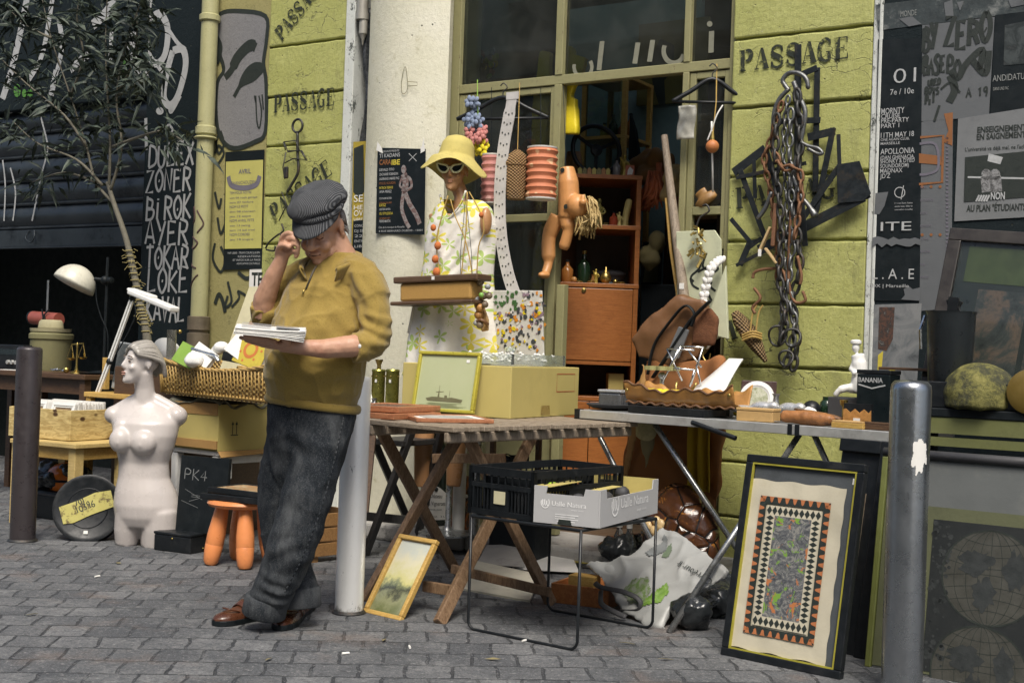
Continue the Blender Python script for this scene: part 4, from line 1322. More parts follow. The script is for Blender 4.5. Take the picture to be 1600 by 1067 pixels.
# hat box and hat
hp=on(78,-.34)
MHB=mat('olive_felt_box',(.17,.16,.075),.8,0,.25,8,.2)
hb=thing('hat_box','olive round hat box on the dark table under a straw hat','box',hp)
MB().lathe([(.135,0),(.14,.02),(.14,.215),(.15,.22),(.15,.25),(.135,.262),(0,.265)],Matrix.Translation(hp),30).build('drum',MHB,hb,smooth=40)
q=MB()
hz=hp+V(-.01,0,.267)
q.lathe([(.155,.022),(.15,.005),(.12,.0),(.1,.006),(.095,.04),(.09,.07),(.075,.085),(.04,.078),(0,.074)],Matrix.Translation(hz),30,sy=.8)
M_FELT=mat('tan_felt',(.36,.33,.2),.85,0,.15,12,.25)
ht=thing('hat','tan felt hat with pinched crown lying on the olive hat box','hat',hz)
q.build('crown_and_brim',M_FELT,ht,smooth=60,thick=.004)
MB().lathe([(.0975,.012),(.0975,.03)],Matrix.Translation(hz),30,sy=.8,cap=False).build('ribbon',mat('dull_ribbon',(.2,.18,.1),.7),ht,smooth=60)
# red spotlight on a stand
rs=on(66,-.2)
rp=P(72,497,.3)
rl=thing('spotlight','red cylindrical spotlight clamped on thin pole above the olive hat box','lamp',V(rp.x-.08,-.28,Zt))
MB().tube([V(rp.x-.15,-.3,rp.z),V(rp.x-.148,-.3,rp.z),V(rp.x+.14,-.3,rp.z-.01)],.048,22).build('housing',mat('dull_red_paint',(.28,.075,.055),.45,0,.25,14),rl,smooth=40)
q=MB().tube([V(rp.x-.155,-.3,rp.z),V(rp.x-.14,-.3,rp.z)],.05,22);q.tube([V(rp.x+.02,-.353,rp.z+.06),V(rp.x+.04,-.355,rp.z),V(rp.x,-.33,rp.z-.045)],.006,6);q.tube([V(rp.x+.08,-.34,rp.z+.06),V(rp.x+.05,-.355,rp.z+.02),V(rp.x+.06,-.34,rp.z-.045)],.006,6)
q.build('bracket',M_BLACK,rl)
MB().tube([V(rp.x-.07,-.24,Zt),V(rp.x-.07,-.24,rp.z+.27)],.008,8).build('pole',M_STEEL,rl)
MB().lathe([(.06,0),(.06,.01),(.02,.02)],TR(rp.x-.07,-.24,Zt),16).build('foot',M_BLACK,rl)
# brass scales
sc_=on(119,-.6)
bs=thing('scales','small brass balance scales with hanging pan on the dark table','scales',sc_)
q=MB(Matrix.Translation(sc_)).lathe([(.04,0),(.038,.008),(.012,.02),(.007,.05),(.006,.17),(.009,.18),(.004,.2),(0,.205)],None,16)
q.build('column',M_BRASS,bs,smooth=40)
e2=V(1,0,0)
MB().bar(sc_+V(-.055,0,.19),sc_+V(.06,0,.2),.005,.008).build('beam',M_BRASS,bs)
for s,dz in((-1,-.005),(1,.005)):
 e=sc_+V(.057*s,0,.195+dz)
 q=MB()
 for a in range(3):q.tube([e,e+V(.028*math.cos(a*2.1),.028*math.sin(a*2.1),-.09)],.0012,4)
 q.lathe([(.004,-.105),(.022,-.1),(.03,-.09),(.0285,-.09),(.02,-.097),(0,-.1)],Matrix.Translation(e),16)
 q.build('pan',M_BRASS,bs,smooth=50)
solo(MB().ell(on(103,-.62)+V(0,0,.021),.021),'brass_ball',M_BRASS,'little round brass ball beside the balance scales','ornament',smooth=180)
for i,(px,yy,L,rz,m,lab)in enumerate(((20,-.64,.16,.3,M_PAPER,'white leaflet at the table edge near the black stereo'),(88,-.66,.1,-.5,M_STEEL,'crumpled silver foil scrap beside the brass ball'),(140,-.6,.12,.1,M_BLACK,'flat black dish right of the brass scales'))):
 p_=on(px,yy)
 q=MB(Matrix.Translation(p_)@Matrix.Rotation(rz,4,'Z'))
 if i==2:q.lathe([(.06,0),(.075,.012),(.07,.012),(.055,.004),(0,.004)],None,20)
 elif i==1:q.grid(lambda u,v:((u-.5)*.11,(v-.5)*.07,.012+.018*noise.noise((u*5,v*5,3))+.008),10,8)
 else:q.box((0,0,.002),(L,.08,.003))
 solo(q,('leaflet','foil_scrap','dish')[i],m,lab,('leaflet','scrap','dish')[i])
 # dome lamp
dl_p=P(118,440,.5)
dl=thing('dome_lamp','white dome reading lamp on a black pole over dark table','lamp',V(P(168,480,.45).x,-.45,Zt))
Mdl=Matrix.Translation(dl_p)@Matrix.Rotation(-.42,4,'X')@Matrix.Rotation(.22,4,'Y')
q=MB(Mdl)
r=.142
q.lathe([(r*math.cos(a),-.03+r*1.0*math.sin(a))for a in np.linspace(0,PI/2-.01,14)]+[(0,-.03+r)],None,36)
q.build('shade',[mat('cream_enamel',(.62,.6,.5),.35,0,.06,9)],dl,smooth=180,thick=.004)
pc=P(167,440,.45)
MB().tube([V(pc.x,-.45,Zt),V(pc.x,-.45,P(168,402,.45).z)],.009,8).build('pole',M_BLACK,dl)
q=MB().ell(P(164,438,.46),(.03,.03,.03));q.tube([P(148,436,.5),P(166,438,.46)],.014,10);q.lathe([(.022,0),(.02,.03),(0,.034)],TR(*P(170,438,.46))@Matrix.Rotation(PI/2,4,'Y'),14)
q.build('clamp',M_BLACK,dl,smooth=50)
MB().tube(spl([P(150,445,.48),P(151,470,.48),P(158,495,.47),P(168,520,.46),P(168,560,.46)],5),.004,6).build('cord',M_BLACK,dl)
MB().lathe([(.09,0),(.09,.015),(.02,.025)],TR(pc.x,-.45,Zt),20).build('foot',M_BLACK,dl)
# architect lamp
al=thing('swing_arm_lamp','white swing arm desk lamp with slim flat head beside the small tree','lamp',G(150,618,.72))
q=MB()
a,b=P(206,456,.9),P(273,484,.95)
q.bar(a,b,.07,.03,0,(0,0,1));q.bar(P(206,456,.9)+V(-.012,0,.015),P(240,468,.92)+V(0,0,.014),.06,.02)
q.build('head',M_WHITE,al,bevel=.008)
q=MB()
for d_ in(-.012,.012):q.bar(P(207,466,.9)+V(d_,0,0),P(171,565,.9)+V(d_,0,0),.012,.012)
q.build('upper_arm',M_WHITE,al);q=MB()
for d_ in(-.012,.012):q.bar(P(171,565,.9)+V(d_,0,0),P(153,612,.9)+V(d_,0,0),.012,.012)
q.build('lower_arm',M_WHITE,al);q=MB().ell(P(207,466,.9),.02);q.ell(P(171,565,.9),.02);q.build('joint',M_BLACK,al)
q=MB().tube(spl([P(208,468,.92),P(212,490,.92),P(200,520,.92),P(180,555,.92)],5),.004,6);q.build('cord',M_BLACK,al)
# grey panel speaker behind the mannequin
sp0=P(182,608,.85)
gs=thing('speaker','grey flat speaker panel standing behind the mannequin head','speaker',V(sp0.x,-.85,sp0.z-.02))
Ms=Matrix.Translation(sp0)@Matrix.Rotation(.08,4,'Y')@Matrix.Rotation(-.12,4,'X')
MB(Ms).lh((-.055,0,.0),(.1,.05,.29)).build('cabinet',mat('pale_grey_plastic',(.3,.31,.31),.5),gs,bevel=.008)
MB(Ms).lh((-.045,-.004,.045),(.09,-.0005,.28)).build('grille',mat('grey_grille',(.09,.1,.1),.7,0,.4,90,.5,300),gs)
# wooden stool the speaker stands on
zz=sp0.z-.02
ws=thing('wooden_stool','ochre wooden stool with tall back post behind mannequin neck','stool',V(sp0.x,-.85,0))
MB().lh((sp0.x-.14,-.98,zz-.03),(sp0.x+.3,-.6,zz)).build('seat',W_OCH,ws,bevel=.005)
for x in(-.13,.25):
 for y in(-.97,-.65):MB().lh((sp0.x+x,y,0),(sp0.x+x+.04,y+.04,zz-.031)).build('leg',W_OCH,ws,bevel=.003)
a=P(153,600,.68)
MB().lh((a.x-.015,-.64,zz),(a.x+.02,-.605,P(153,558,.62).z)).build('back_post',W_OCH,ws,bevel=.003)
# ---------------------------------------------------------------- on the ground at the left
dm=thing('drum_case','round black drum case with torn yellow label leaning by the mannequin','case',G(132,848))
a=G(92,842,.0)
b=G(172,848,0)
Mx,L,loc=lean((85,845),(180,846),14)
R0=.178
Mdc=Mx@Matrix.Translation((L/2,R0,0))
q=MB(Mdc)
q.lathe([(R0,-.11),(R0,-.03),(R0+.006,-.03),(R0+.006,.0),(R0-.012,.004),(R0-.02,0),(0,0)],None,48);q.build('shell',M_PLAST,dm,smooth=40)
q=MB(Mdc).lathe([(R0*.58,.001),(R0*.6,.003),(R0*.62,.001)],None,40,cap=False);q.build('pressed_ring',M_PLAST,dm)
def m_label():
 n=N('torn_yellow_label')
 c=n.mix(n.noise(20,6),(.33,.29,.06),(.5,.46,.16))
 c=n.mix(n.step(n.noise(26,7,.75),.52,.62),c,(.12,.09,.03))
 return n.fin(c,.7)
r_=lambda x,y:(x*math.cos(.42)-y*math.sin(.42),x*math.sin(.42)+y*math.cos(.42))
tp_=[r_(x,y)for x,y in((-.15,-.045),(-.1,-.06),(.0,-.055),(.13,-.06),(.14,.03),(.06,.05),(-.05,.045),(-.14,.05))]
MB(Mdc).prism([(x,y+.015)for x,y in tp_],.0015,None,0,.0045).build('label',m_label(),dm)
q=MB(Mdc)
hand(q,'10396',Mx.__class__(),-.055,-.03,.034,.11,.005,0,.0068,.42);hand(q,'/01',Matrix(),-.06,.012,.03,.055,.005,0,.0068,.42)
q.build('label_writing',M_INK,dm)
q=MB(Mdc).lh((-.01,-R0*.78,.004),(.012,-R0*.68,.006));q.build('price_tag',M_PAPER,dm)
hp=G(88,800,.0)
hc_=G(90,812,0)+V(0,.02,.17)
ohm=thing('helmet','shiny orange helmet lying behind the round black drum case','helmet',hc_-V(0,0,.17))
MB().ell(hc_+V(-.03,.06,.07),(.14,.12,.1)).build('shell',mat('shiny_orange',(.6,.16,.02),.15,0,.15,6,0),ohm,smooth=180)
MB().tube([hc_+V(-.03+.142*math.cos(a),.06+.122*math.sin(a),.065)for a in np.linspace(0,2*PI,30)[:-1]],.008,6,closed=True).build('rim',M_BLACK,ohm)
ohb=thing('storage_box','low black box under the orange helmet behind the drum case','box',hc_-V(0,0,.17)+V(.1,.08,0))
MB().lh((hc_.x-.2,hc_.y-.05,0),(hc_.x+.36,hc_.y+.22,.14)).build('body',M_PLAST,ohb,bevel=.008)
MB().lh((hc_.x-.205,hc_.y-.055,.1405),(hc_.x+.365,hc_.y+.225,.155)).build('lid',M_RUB,ohb,bevel=.004)
# crumpled black bag in the gap under the low table
bp=G(85,745,.25)
q=MB()
for i in range(7):q.ell(bp+V(rnd(-.17,.15),rnd(-.02,.1),rnd(-.03,.05)),(rnd(.07,.12),.09,rnd(.05,.08)))
bagm=mat('black_bin_liner',(.02,.023,.025),.16,0,.3,20,.6,30)
solo(remesh(q,.012,2,.5,lambda c,n:lumps(c,18,.02)+lumps(c,45,.008)),'bin_bag',bagm,'crumpled black plastic bag under the low pine table','bag',smooth=180)
q=MB().lh((bp.x-.2,bp.y-.05,0),(bp.x+.24,bp.y+.2,.17));solo(q,'storage_tub',M_BLACK,'black tub under the crumpled plastic bag by dark bollard','tub',bevel=.02)
# flat black case right of the mannequin
Mb,bx,by=foot((297,866),(240,855),(345,852),0)
bc_=thing('flat_case','flat black case on the paving between mannequin and orange stool','case',Mb@V(bx/2,by/2,0))
MB(Mb).lh((0,0,0),(bx,by,.085)).build('body',M_PLAST,bc_,bevel=.006)
MB(Mb).lh((-.003,-.003,.0852),(bx+.003,by+.003,.1)).build('lid',M_PLAST,bc_,bevel=.005)
q=MB(Mb).ell((-.001,by*.5,.07),(.004,.006,.006));q.ell((bx*.4,-.002,.02),.005);q.build('catch',M_BRASS,bc_)
# orange moulded stool
oc=(G(310,885)+G(392,888))/2+V(-.01,.12,0)
oc=V(oc.x,oc.y,0)
os_=thing('stool','orange plastic stool with four bulging legs under black picture frames','stool',oc)
sz=.315
MB().lathe([(.0,sz-.03),(.13,sz-.03),(.165,sz-.022),(.175,sz-.008),(.17,sz+.004),(.15,sz+.008),(0,sz+.006)],Matrix.Translation(oc),36).build('seat',M_ORANGE,os_,smooth=50)
for i in range(4):
 a=PI/4+i*PI/2+.12
 tp,bt_=oc+V(.1*math.cos(a),.1*math.sin(a),sz-.031),oc+V(.15*math.cos(a),.15*math.sin(a),0)
 zx=(tp-bt_).normalized()
 xx=zx.orthogonal().normalized()
 lg=MB(axes(bt_,xx,zx.cross(xx),zx)).lathe([(.0,.0),(.026,.003),(.036,.018),(.041,.05),(.0445,.1),(.0435,.103),(.0445,.106),(.044,.16),(.038,.23),(.032,.29)],None,20).build('leg',M_ORANGE,os_,smooth=35)
 # black frames lying on it
def flat_frame(name,label,c,w,d,h,rz,fm,im,z,inset=.02,cat='picture'):
 M=Matrix.Translation(V(c.x,c.y,z))@Matrix.Rotation(rz,4,'Z')
 o=thing(name,label,cat,V(c.x,c.y,z))
 f=MB(M)
 f.lh((-w/2,-d/2,0),(w/2,-d/2+inset,h));f.lh((-w/2,d/2-inset,0),(w/2,d/2,h));f.lh((-w/2,-d/2+inset,0),(-w/2+inset,d/2-inset,h));f.lh((w/2-inset,-d/2+inset,0),(w/2,d/2-inset,h))
 f.build('frame',fm,o,bevel=.003)
 MB(M).lh((-w/2+inset*.9,-d/2+inset*.9,.001),(w/2-inset*.9,d/2-inset*.9,h-.004)).build('print',im,o)
 return o
def m_multi(name,cols,sc=14,rough=.4):
 n=N(name)
 v=n.noise(sc,6,.7,None,1.2)
 k=len(cols)
 return n.fin(n.ramp(v,[(.25+.5*i/(k-1),c)for i,c in enumerate(cols)]),rough)
P_AUT=m_multi('autumn_print',[(.05,.1,.05),(.3,.32,.2),(.35,.16,.06),(.5,.45,.3),(.1,.12,.05)],16)
flat_frame('framed_picture','black framed picture lying lower of two on the orange stool',oc+V(.02,0,0),.36,.27,.03,.1,M_PLAST,P_AUT,sz+.009)
flat_frame('framed_picture','black framed autumn picture lying on top on the orange stool',oc+V(.04,.01,0),.34,.25,.028,.02,M_PLAST,P_AUT,sz+.04)
# ---------------------------------------------------------------- white plastic stool, cardboard box, cloth and wicker basket behind
z=.5
Mk,kx,ky=foot((340,705),(262,688),(436,694),z)
wsn=thing('plastic_stool','white plastic stool with arched legs carrying the yellow cardboard box','stool',Mk@V(kx/2,ky/2,-z))
MB(Mk).lh((.01,.01,-.03),(kx-.02,ky-.02,-.002)).build('seat',M_WHITE,wsn,bevel=.008)
for x,y in((.012,.012),(kx-.07,.012),(.012,ky-.07),(kx-.07,ky-.07)):
 MB(Mk).box((x+.028,y+.028,-z/2-.016),(.055,.055,z-.033),tap=.2).build('leg',M_WHITE,wsn,bevel=.01)
q=MB(Mk)
q.ribbon([(0,0)]*1+[],1)if False else None
q.lh((.07,.012,-.16),(.12,.03,-.031));q.lh((kx-.12,.012,-.16),(kx-.07,.03,-.031));q.lh((.07,.012,-.075),(kx-.07,.029,-.031));q.build('arch',M_WHITE,wsn,bevel=.006)
h=.255
cb=thing('cardboard_box','yellow cardboard box with two up arrows, cloth inside, under basket','box',Mk@V(kx/2,ky/2,0))
q=MB(Mk)
q.lh((0,0,0),(kx,.006,h));q.lh((0,ky-.006,0),(kx,ky,h));q.lh((0,.0061,0),(.006,ky-.0061,h));q.lh((kx-.006,.0061,0),(kx,ky-.0061,h));q.lh((.0061,.0061,.001),(kx-.0061,ky-.0061,.006))
q.build('carton',M_CARD,cb)
q=MB(Mk@Matrix.Translation((0,-.003,0)))
q.lh((-.004,.01,h-.06),(-.001,ky,h+.004));q.lh((-.012,.004,.01),(-.002,ky,.055));q.build('flap',M_CARDD,cb)
q=MB(Mk)
q.add([(0,-.001,-.004),(kx,-.001,-.004),(kx,-.03,-.035),(kx*.6,-.03,-.025),(0,-.03,-.035)],[(0,1,2,3,4)]);q.build('torn_flap',M_CARDD,cb,thick=.004)
Mkf=Mk@Matrix(((1,0,0,0),(0,0,-1,-.0015),(0,1,0,0),(0,0,0,1)))
q=MB(Mkf)
for x in(.1,.128):q.ribbon([(x,.09),(x,.145)],.005);q.flat([(x-.009,.143),(x+.009,.143),(x,.163)])
q.ribbon([(.088,.086),(.14,.086)],.005);q.build('arrow_mark',M_INK,cb)
# cloth on the box
def cl(u,v):return Mk@V(-.01+u*(kx+.03),-.015+v*(ky+.01),h+.012+.022*noise.noise((u*7,v*4,0))+.014*math.sin(u*17+v*6)-(.05*max(0,.1-v)*10*.25))
q=MB().grid(cl,40,20)
solo(q,'cloth',mat('striped_dark_cloth',(.13,.125,.09),.85,0,.7,9,.3),'rumpled dark cloth between cardboard box and wicker basket','cloth',smooth=180,thick=.006)
# wicker basket
def wicker(name,c1,c2,sx=70,sz_=44):
 n=N(name)
 s=n.n('SeparateXYZ')
 n.put(s.inputs[0],n.co)
 a=n.math('SINE',n.math('MULTIPLY',n.math('ADD',s.outputs[0],s.outputs[1]),sx*2))
 b=n.math('SINE',n.math('MULTIPLY',s.outputs[2],sz_*6.28))
 w=n.math('MULTIPLY',a,b)
 w=n.math('ADD',w,n.math('MULTIPLY',n.noise(60,4),.8))
 c=n.mix(n.step(w,-.5,1.1),c1,c2)
 c=n.mix(n.step(n.noise(7,5),.5,.7,0,.4),c,sh(c1,.6))
 MATS[name]=n.fin(c,.55,0,n.bump(w,.9,.008))
 return MATS[name]
W_WICK=wicker('wicker_weave',(.14,.07,.02),(.55,.39,.13),95,38)
zb_=z+h+.045
a,b=P(257,610,1.0),P(428,610,1.32)
a,b=V(a.x,-1.0,zb_),V(b.x,-1.32,zb_)
d=(b-a)
wy_,wx_=d.length,.3
y=-d.normalized()
Mw_=axes(b,y.cross(V(0,0,1)),y,V(0,0,1))
bk=thing('wicker_basket','long wicker basket piled with books on top of the cardboard box','basket',Mw_@V(wx_/2,wy_/2,0))
hw=.17
q=MB(Mw_)
def rr_(k):return[(-.02*k,-.02*k),(wx_+.02*k,-.02*k),(wx_+.02*k,wy_+.02*k),(-.02*k,wy_+.02*k)]
o0,o1=rr_(0),rr_(1)
for a,b in((0,1),(1,2),(2,3),(3,0)):
 P0,P1,Q0,Q1=o0[a],o0[b],o1[a],o1[b]
 q.grid(lambda u,v,P0=P0,P1=P1,Q0=Q0,Q1=Q1:((P0[0]+(P1[0]-P0[0])*u)*(1-v)+(Q0[0]+(Q1[0]-Q0[0])*u)*v,(P0[1]+(P1[1]-P0[1])*u)*(1-v)+(Q0[1]+(Q1[1]-Q0[1])*u)*v,hw*v*(.86+.28*abs(2*u-1)**2)),16,6)
q.flat(o0,None,0,.004)
bko=q.build('woven_side',W_WICK,bk,thick=.012)
q=MB(Mw_)
for a,b in((0,1),(1,2),(2,3),(3,0)):
 pts=[V(o1[a][0]+(o1[b][0]-o1[a][0])*u,o1[a][1]+(o1[b][1]-o1[a][1])*u,hw*(.86+.28*abs(2*u-1)**2))for u in np.linspace(0,1,14)]
 for ph in(0,2.1,4.2):q.tube([p+V(.006*math.cos(ph+i*1.3),.006*math.sin(ph+i*1.3),.006*math.sin(ph+i*1.3))for i,p in enumerate(spl(pts,2))],.007,6)
 q.tube([V(o0[a][0],o0[a][1],.01),V(o0[b][0],o0[b][1],.01)],.009,6)
 q.tube([V(*[(o0[a][k_]+o1[a][k_])/2 for k_ in(0,1)],hw/2)-V(0,0,hw/2),V(o1[a][0],o1[a][1],hw)],.01,6)
q.build('plaited_rim',mat('cane',(.45,.29,.09),.5,0,.4,40),bk,smooth=180)
# stakes and bands in relief
q=MB(Mw_)
for i in range(34):
 u=(i+.5)/34
 a_,b_=V(0,wy_*u,.01),V(-.02,-.02+(wy_+.04)*u,hw*.9)
 q.tube([a_+V(-.009,0,0),b_+V(-.009,0,0)],.0035,5)
for i in range(14):
 u=(i+.5)/14
 q.tube([V(wx_*u,-.009,.01),V(-.02+(wx_+.04)*u,-.029,hw*.86)],.0035,5)
q.build('stake',mat('cane',()),bk,smooth=180)
M_MAG=m_multi('comic_cover',[(.1,.25,.05),(.6,.6,.5),(.55,.5,.1),(.2,.35,.1),(.7,.7,.65)],22)
def bookat(px,py,t,w,h_,d,rz,rx,ry,m,label,name='book',cat='book'):
 c=P(px,py,t)
 M=Matrix.Translation(c)@Euler((rx,ry,rz)).to_matrix().to_4x4()
 o=thing(name,label,cat,c-V(0,0,h_/2))
 MB(M).lh((-w/2,-d/2,-h_/2),(w/2,-d/2+.003,h_/2)).lh((-w/2,d/2-.003,-h_/2),(w/2,d/2,h_/2)).lh((-w/2-.0005,-d/2+.0031,-h_/2),(-w/2+.003,d/2-.0031,h_/2)).build('cover',m,o)
 MB(M).lh((-w/2+.0031,-d/2+.0032,-h_/2+.003),(w/2-.003,d/2-.0032,h_/2-.003)).build('page_block',M_PAPER,o)
 return o,M,-d/2-.001
bookat(293,556,1.1,.14,.12,.03,.1,-.4,.35,M_GREEN,'green and white game box tilted in the wicker basket')
bookat(318,556,1.1,.17,.1,.025,-.1,-.5,.4,M_PAPER,'pale booklet with green print lying in the wicker basket')
o,M,f=bookat(398,546,1.12,.2,.2,.03,.0,-.35,.25,M_YEL if False else mat('mustard_cover',(.5,.4,.05),.5),'yellow book with orange ring on cover standing in basket')
q=MB(M@Matrix(((1,0,0,0),(0,0,-1,f),(0,1,0,0),(0,0,0,1))))
q.ribbon(circ(-.01,-.01,.04,24)+[(.03,-.01)],.018)
for i in range(9):q.flat(circ(rnd(-.09,.09),rnd(-.08,.09),.008,6))
q.build('cover_print',mat('orange_print',(.5,.16,.04),.5),o)
bookat(376,541,1.13,.13,.13,.02,.1,-.4,.5,M_PAPER,'white book with black title beside the yellow book')
o,M,f=bookat(371,560,1.05,.2,.05,.03,.0,-.15,.1,M_PLAST,'dark wide box with red line in the wicker basket')
q=MB().ell(P(303,562,1.15),(.06,.05,.045));solo(remesh(q,.008,2,.5,lambda c,n:lumps(c,25,.01)),'cup',M_WHITE,'white rounded cup half sunk among books in basket','cup',smooth=180)
q=MB().tube(spl([P(300,545,1.1),P(322,552,1.1),P(335,556,1.12),P(342,565,1.12)],4),.011,8);solo(q,'tube',M_STEEL,'thin grey tube across the books in the wicker basket','tube',smooth=180)
q=MB().ell(P(346,543,1.05),(.045,.045,.035));q.ell(P(338,548,1.05),(.03,.03,.03));solo(remesh(q,.007,2),'skull_ornament',M_WHITE,'small white rounded ornament among the basket books','ornament',smooth=180)
# lamp shade, glass, tall picture board behind
lp=P(266,560,.7)
q=MB(TR(lp.x,-.72,lp.z)@Matrix.Rotation(-1.25,4,'X')).lathe([(.13*math.sin(a),.06*math.cos(a))for a in np.linspace(PI/2,0.01,10)],None,30)
plz=thing('round_lampshade','round white shade standing behind the wicker basket','lampshade',lp-V(0,0,.1))
q.build('shade',M_WHITE,plz,smooth=180,thick=.004);MB().ell(P(281,518,.78),.012).build('finial',M_BRASS,plz,smooth=180)
gp_=P(271,560,.8)
solo(MB(TR(gp_.x,-.82,gp_.z)).lathe([(.028,0),(.028,.17),(.025,.17),(.025,.008),(0,.008)],None,18),'glass_tube',mat('smoky_glass',(.5,.5,.46),.08,0,0,5,0,9,0,**{'Transmission Weight':.8}),'tall smoky drinking glass before the white lampshade','glass',smooth=40)
hs=thing('plant_stand','dark box carrying lampshade, glass and boards behind the wicker basket','stand',V(lp.x+.15,-.65,0))
MB().lh((lp.x-.2,-.95,0),(lp.x+.62,-.5,lp.z-.055)).build('body',W_DARK,hs,bevel=.006)
a,b=P(349,575,.75),P(400,575,.75)
tbm=thing('picture_board','tall cream card picture leaning behind the man and basket','picture',V((a.x+b.x)/2,-.75,a.z))
Mq,L,loc=lean(V(a.x,-.78,lp.z-.05),V(b.x,-.78,lp.z-.05),12)
MB(Mq@Matrix(((1,.22,0,0),(0,1,0,0),(0,0,1,0),(0,0,0,1)))).lh((0,0,-.01),(L,loc(390,448)[1],0)).build('board',mat('cream_card',(.55,.51,.33),.8),tbm)
MB(Mq@Matrix(((1,.22,0,0),(0,1,0,0),(0,0,1,0),(0,0,0,1)))).lh((L*.4,.14,.0005),(L*.9,.36,.002)).build('print',P_AUT,tbm)
# slate with chalk writing under the white stool
Mq,L,loc=lean((277,792),(352,800),4,.22)
sl=thing('slate','black chalkboard with chalk letters under the white plastic stool','chalkboard',Mq@V(L/2,0,0))
MB(Mq).lh((0,-.12,-.02),(L,loc(300,712)[1],0)).build('board',M_BLACK,sl)
q=MB(Mq);hand(q,'PK4',Matrix(),L*.1,.15,.055,L*.5,.005,0,.0015)
for i in range(5):q.ribbon([(rnd(0,L*.3),rnd(0,.1)),(rnd(L*.4,L),rnd(0,.1))],.002,None,0,.001)
q.build('chalk',mat('faint_chalk',(.17,.18,.18),.9),sl)
# wooden slatted crate behind the man's legs
Mz,zx_,zy_=foot((488,880),(415,850),(560,866),0)
wc=thing('slatted_crate','orange brown slatted wooden crate behind the man legs','crate',Mz@V(zx_/2,zy_/2,0))
for i in range(3):
 for(lo,hi)in(((0,0,.03+i*.075),(zx_,.012,.095+i*.075)),((0,.0125,.03+i*.075),(.012,zy_,.095+i*.075)),((zx_-.012,.0125,.03+i*.075),(zx_,zy_,.095+i*.075))):
  MB(Mz).lh(lo,hi).build('slat',W_MID,wc,bevel=.002)
for x,y in((.013,.013),(zx_-.045,.013),(.013,zy_-.04),(zx_-.045,zy_-.04)):MB(Mz).lh((x,y,0),(x+.032,y+.03,.26)).build('corner_post',W_MID,wc)
q=MB(Mz@TR(zx_*.3,zy_*.45,.26)).lathe([(.12,0),(.14,.1),(.15,.16),(.14,.16),(.13,.1),(0,.02)],None,24);solo(q,'round_basket',W_WICK,'small round basket on the slatted crate behind jeans','basket',smooth=60)
# ---------------------------------------------------------------- small tree before the shutter
tree=thing('oleander_tree','slim dark leaved tree tied with twine before the shutter','tree',P(232,525,.55)*1)
q=MB()
tt=.55
trunk=spl([P(238,640,tt),P(229,520,tt),P(220,480,tt),P(208,420,tt),P(196,370,tt),P(178,318,tt),P(168,285,tt)],6)
q.tube(trunk,[.03-.017*i/(len(trunk)-1)for i in range(len(trunk))],10)
limbs=[]
for pts in([(178,318),(150,285),(135,230),(110,150),(80,60),(60,-30)],[(170,295),(172,230),(168,150),(165,60),(170,-40)],[(172,300),(190,230),(182,150),(200,60),(230,-20)],[(160,290),(120,250),(60,225),(20,190)],[(135,230),(100,180),(40,130),(-10,80)],[(182,150),(215,130),(235,110)],[(176,230),(215,215),(255,205),(285,220)],[(110,150),(130,90),(120,30),(130,-30)],[(182,150),(210,90),(214,20)],[(80,60),(40,40),(10,10)],[(150,285),(100,270),(50,285)]):
 ph=rnd(-.12,.3)
 l=spl([P(x,y,tt+ph*(i/len(pts)))for i,(x,y)in enumerate(pts)],5)
 limbs.append(l)
 q.tube(l,[.011-.008*i/(len(l)-1)for i in range(len(l))],6)
q.build('trunk',mat('grey_green_bark',(.13,.12,.09),.8,0,.4,30,.5),tree,smooth=180)
q=MB()
i0=[i for i,p in enumerate(trunk)if p.z<trunk[16].z+.02 or True]
for i in range(2,22):
 p=trunk[min(i,len(trunk)-1)]
 for k_ in range(3):
  a=rnd(0,6.3)
  d=V(math.cos(a),math.sin(a),0)
  q.tube([p+d*.028+V(0,0,k_*.012),p+d*(.028+rnd(.01,.035))+V(0,0,rnd(-.02,.03))],.0018,4)
 q.tube([p+V(.03*math.cos(a_),.03*math.sin(a_),.006*a_/3)for a_ in np.linspace(0,6.2,10)],.004,5)
q.build('twine_wrap',mat('old_twine',(.3,.25,.1),.9),tree)
lf=MB()
def leaf(p,d,L,w):
 d=d.normalized()
 s=d.cross(V(rnd(-1,1),rnd(-1,1),rnd(.2,1))).normalized()
 u=s.cross(d)
 dr=V(0,0,-L*rnd(.05,.45))
 lf.add([p,p+d*L*.35+s*w,p+d*L*.35+u*w*.3-s*0,p+d*L*.35-s*w,p+d*L+dr,p+d*L*.7+s*w*.6+dr*.4,p+d*L*.7-s*w*.6+dr*.4,p+d*L*.7+u*w*.2+dr*.4],[(0,1,2),(0,2,3),(1,5,7,2),(2,7,6,3),(5,4,7),(7,4,6)])
for li,l in enumerate(limbs):
 n=len(l)
 for i in range(3,n):
  dens=15 if i>n*.35 else 3
  if li in(3,6,10):dens=10 if i>n*.6 else 1
  for k_ in range(dens):
   p=l[i]+V(rnd(-.1,.1),rnd(-.12,.12),rnd(-.1,.1))*(1.0 if dens>4 else .3)
   d=V(rnd(-1,1),rnd(-1,1),rnd(-.9,.5))+(l[i]-l[i-1]).normalized()*.5
   leaf(p,d,rnd(.09,.18),rnd(.009,.016))
def m_leaf():
 n=N('dark_leaf')
 c=n.mix(n.step(n.noise(14,3),.35,.68),(.016,.025,.021),(.075,.095,.07))
 return n.fin(c,.5,0,None,.3)
lf.build('crown',m_leaf(),tree)
q=MB().lathe([(.12,0),(.14,.02),(.17,.32),(.18,.33),(.165,.33),(.15,.28),(0,.28)],TR(P(238,640,tt).x,-tt,max(0,P(238,640,tt).z-.28)),24)
solo(q,'plant_pot',mat('dark_pot',(.06,.05,.045),.7),'dark pot of the small tree hidden behind the mannequin','plant pot',smooth=50)
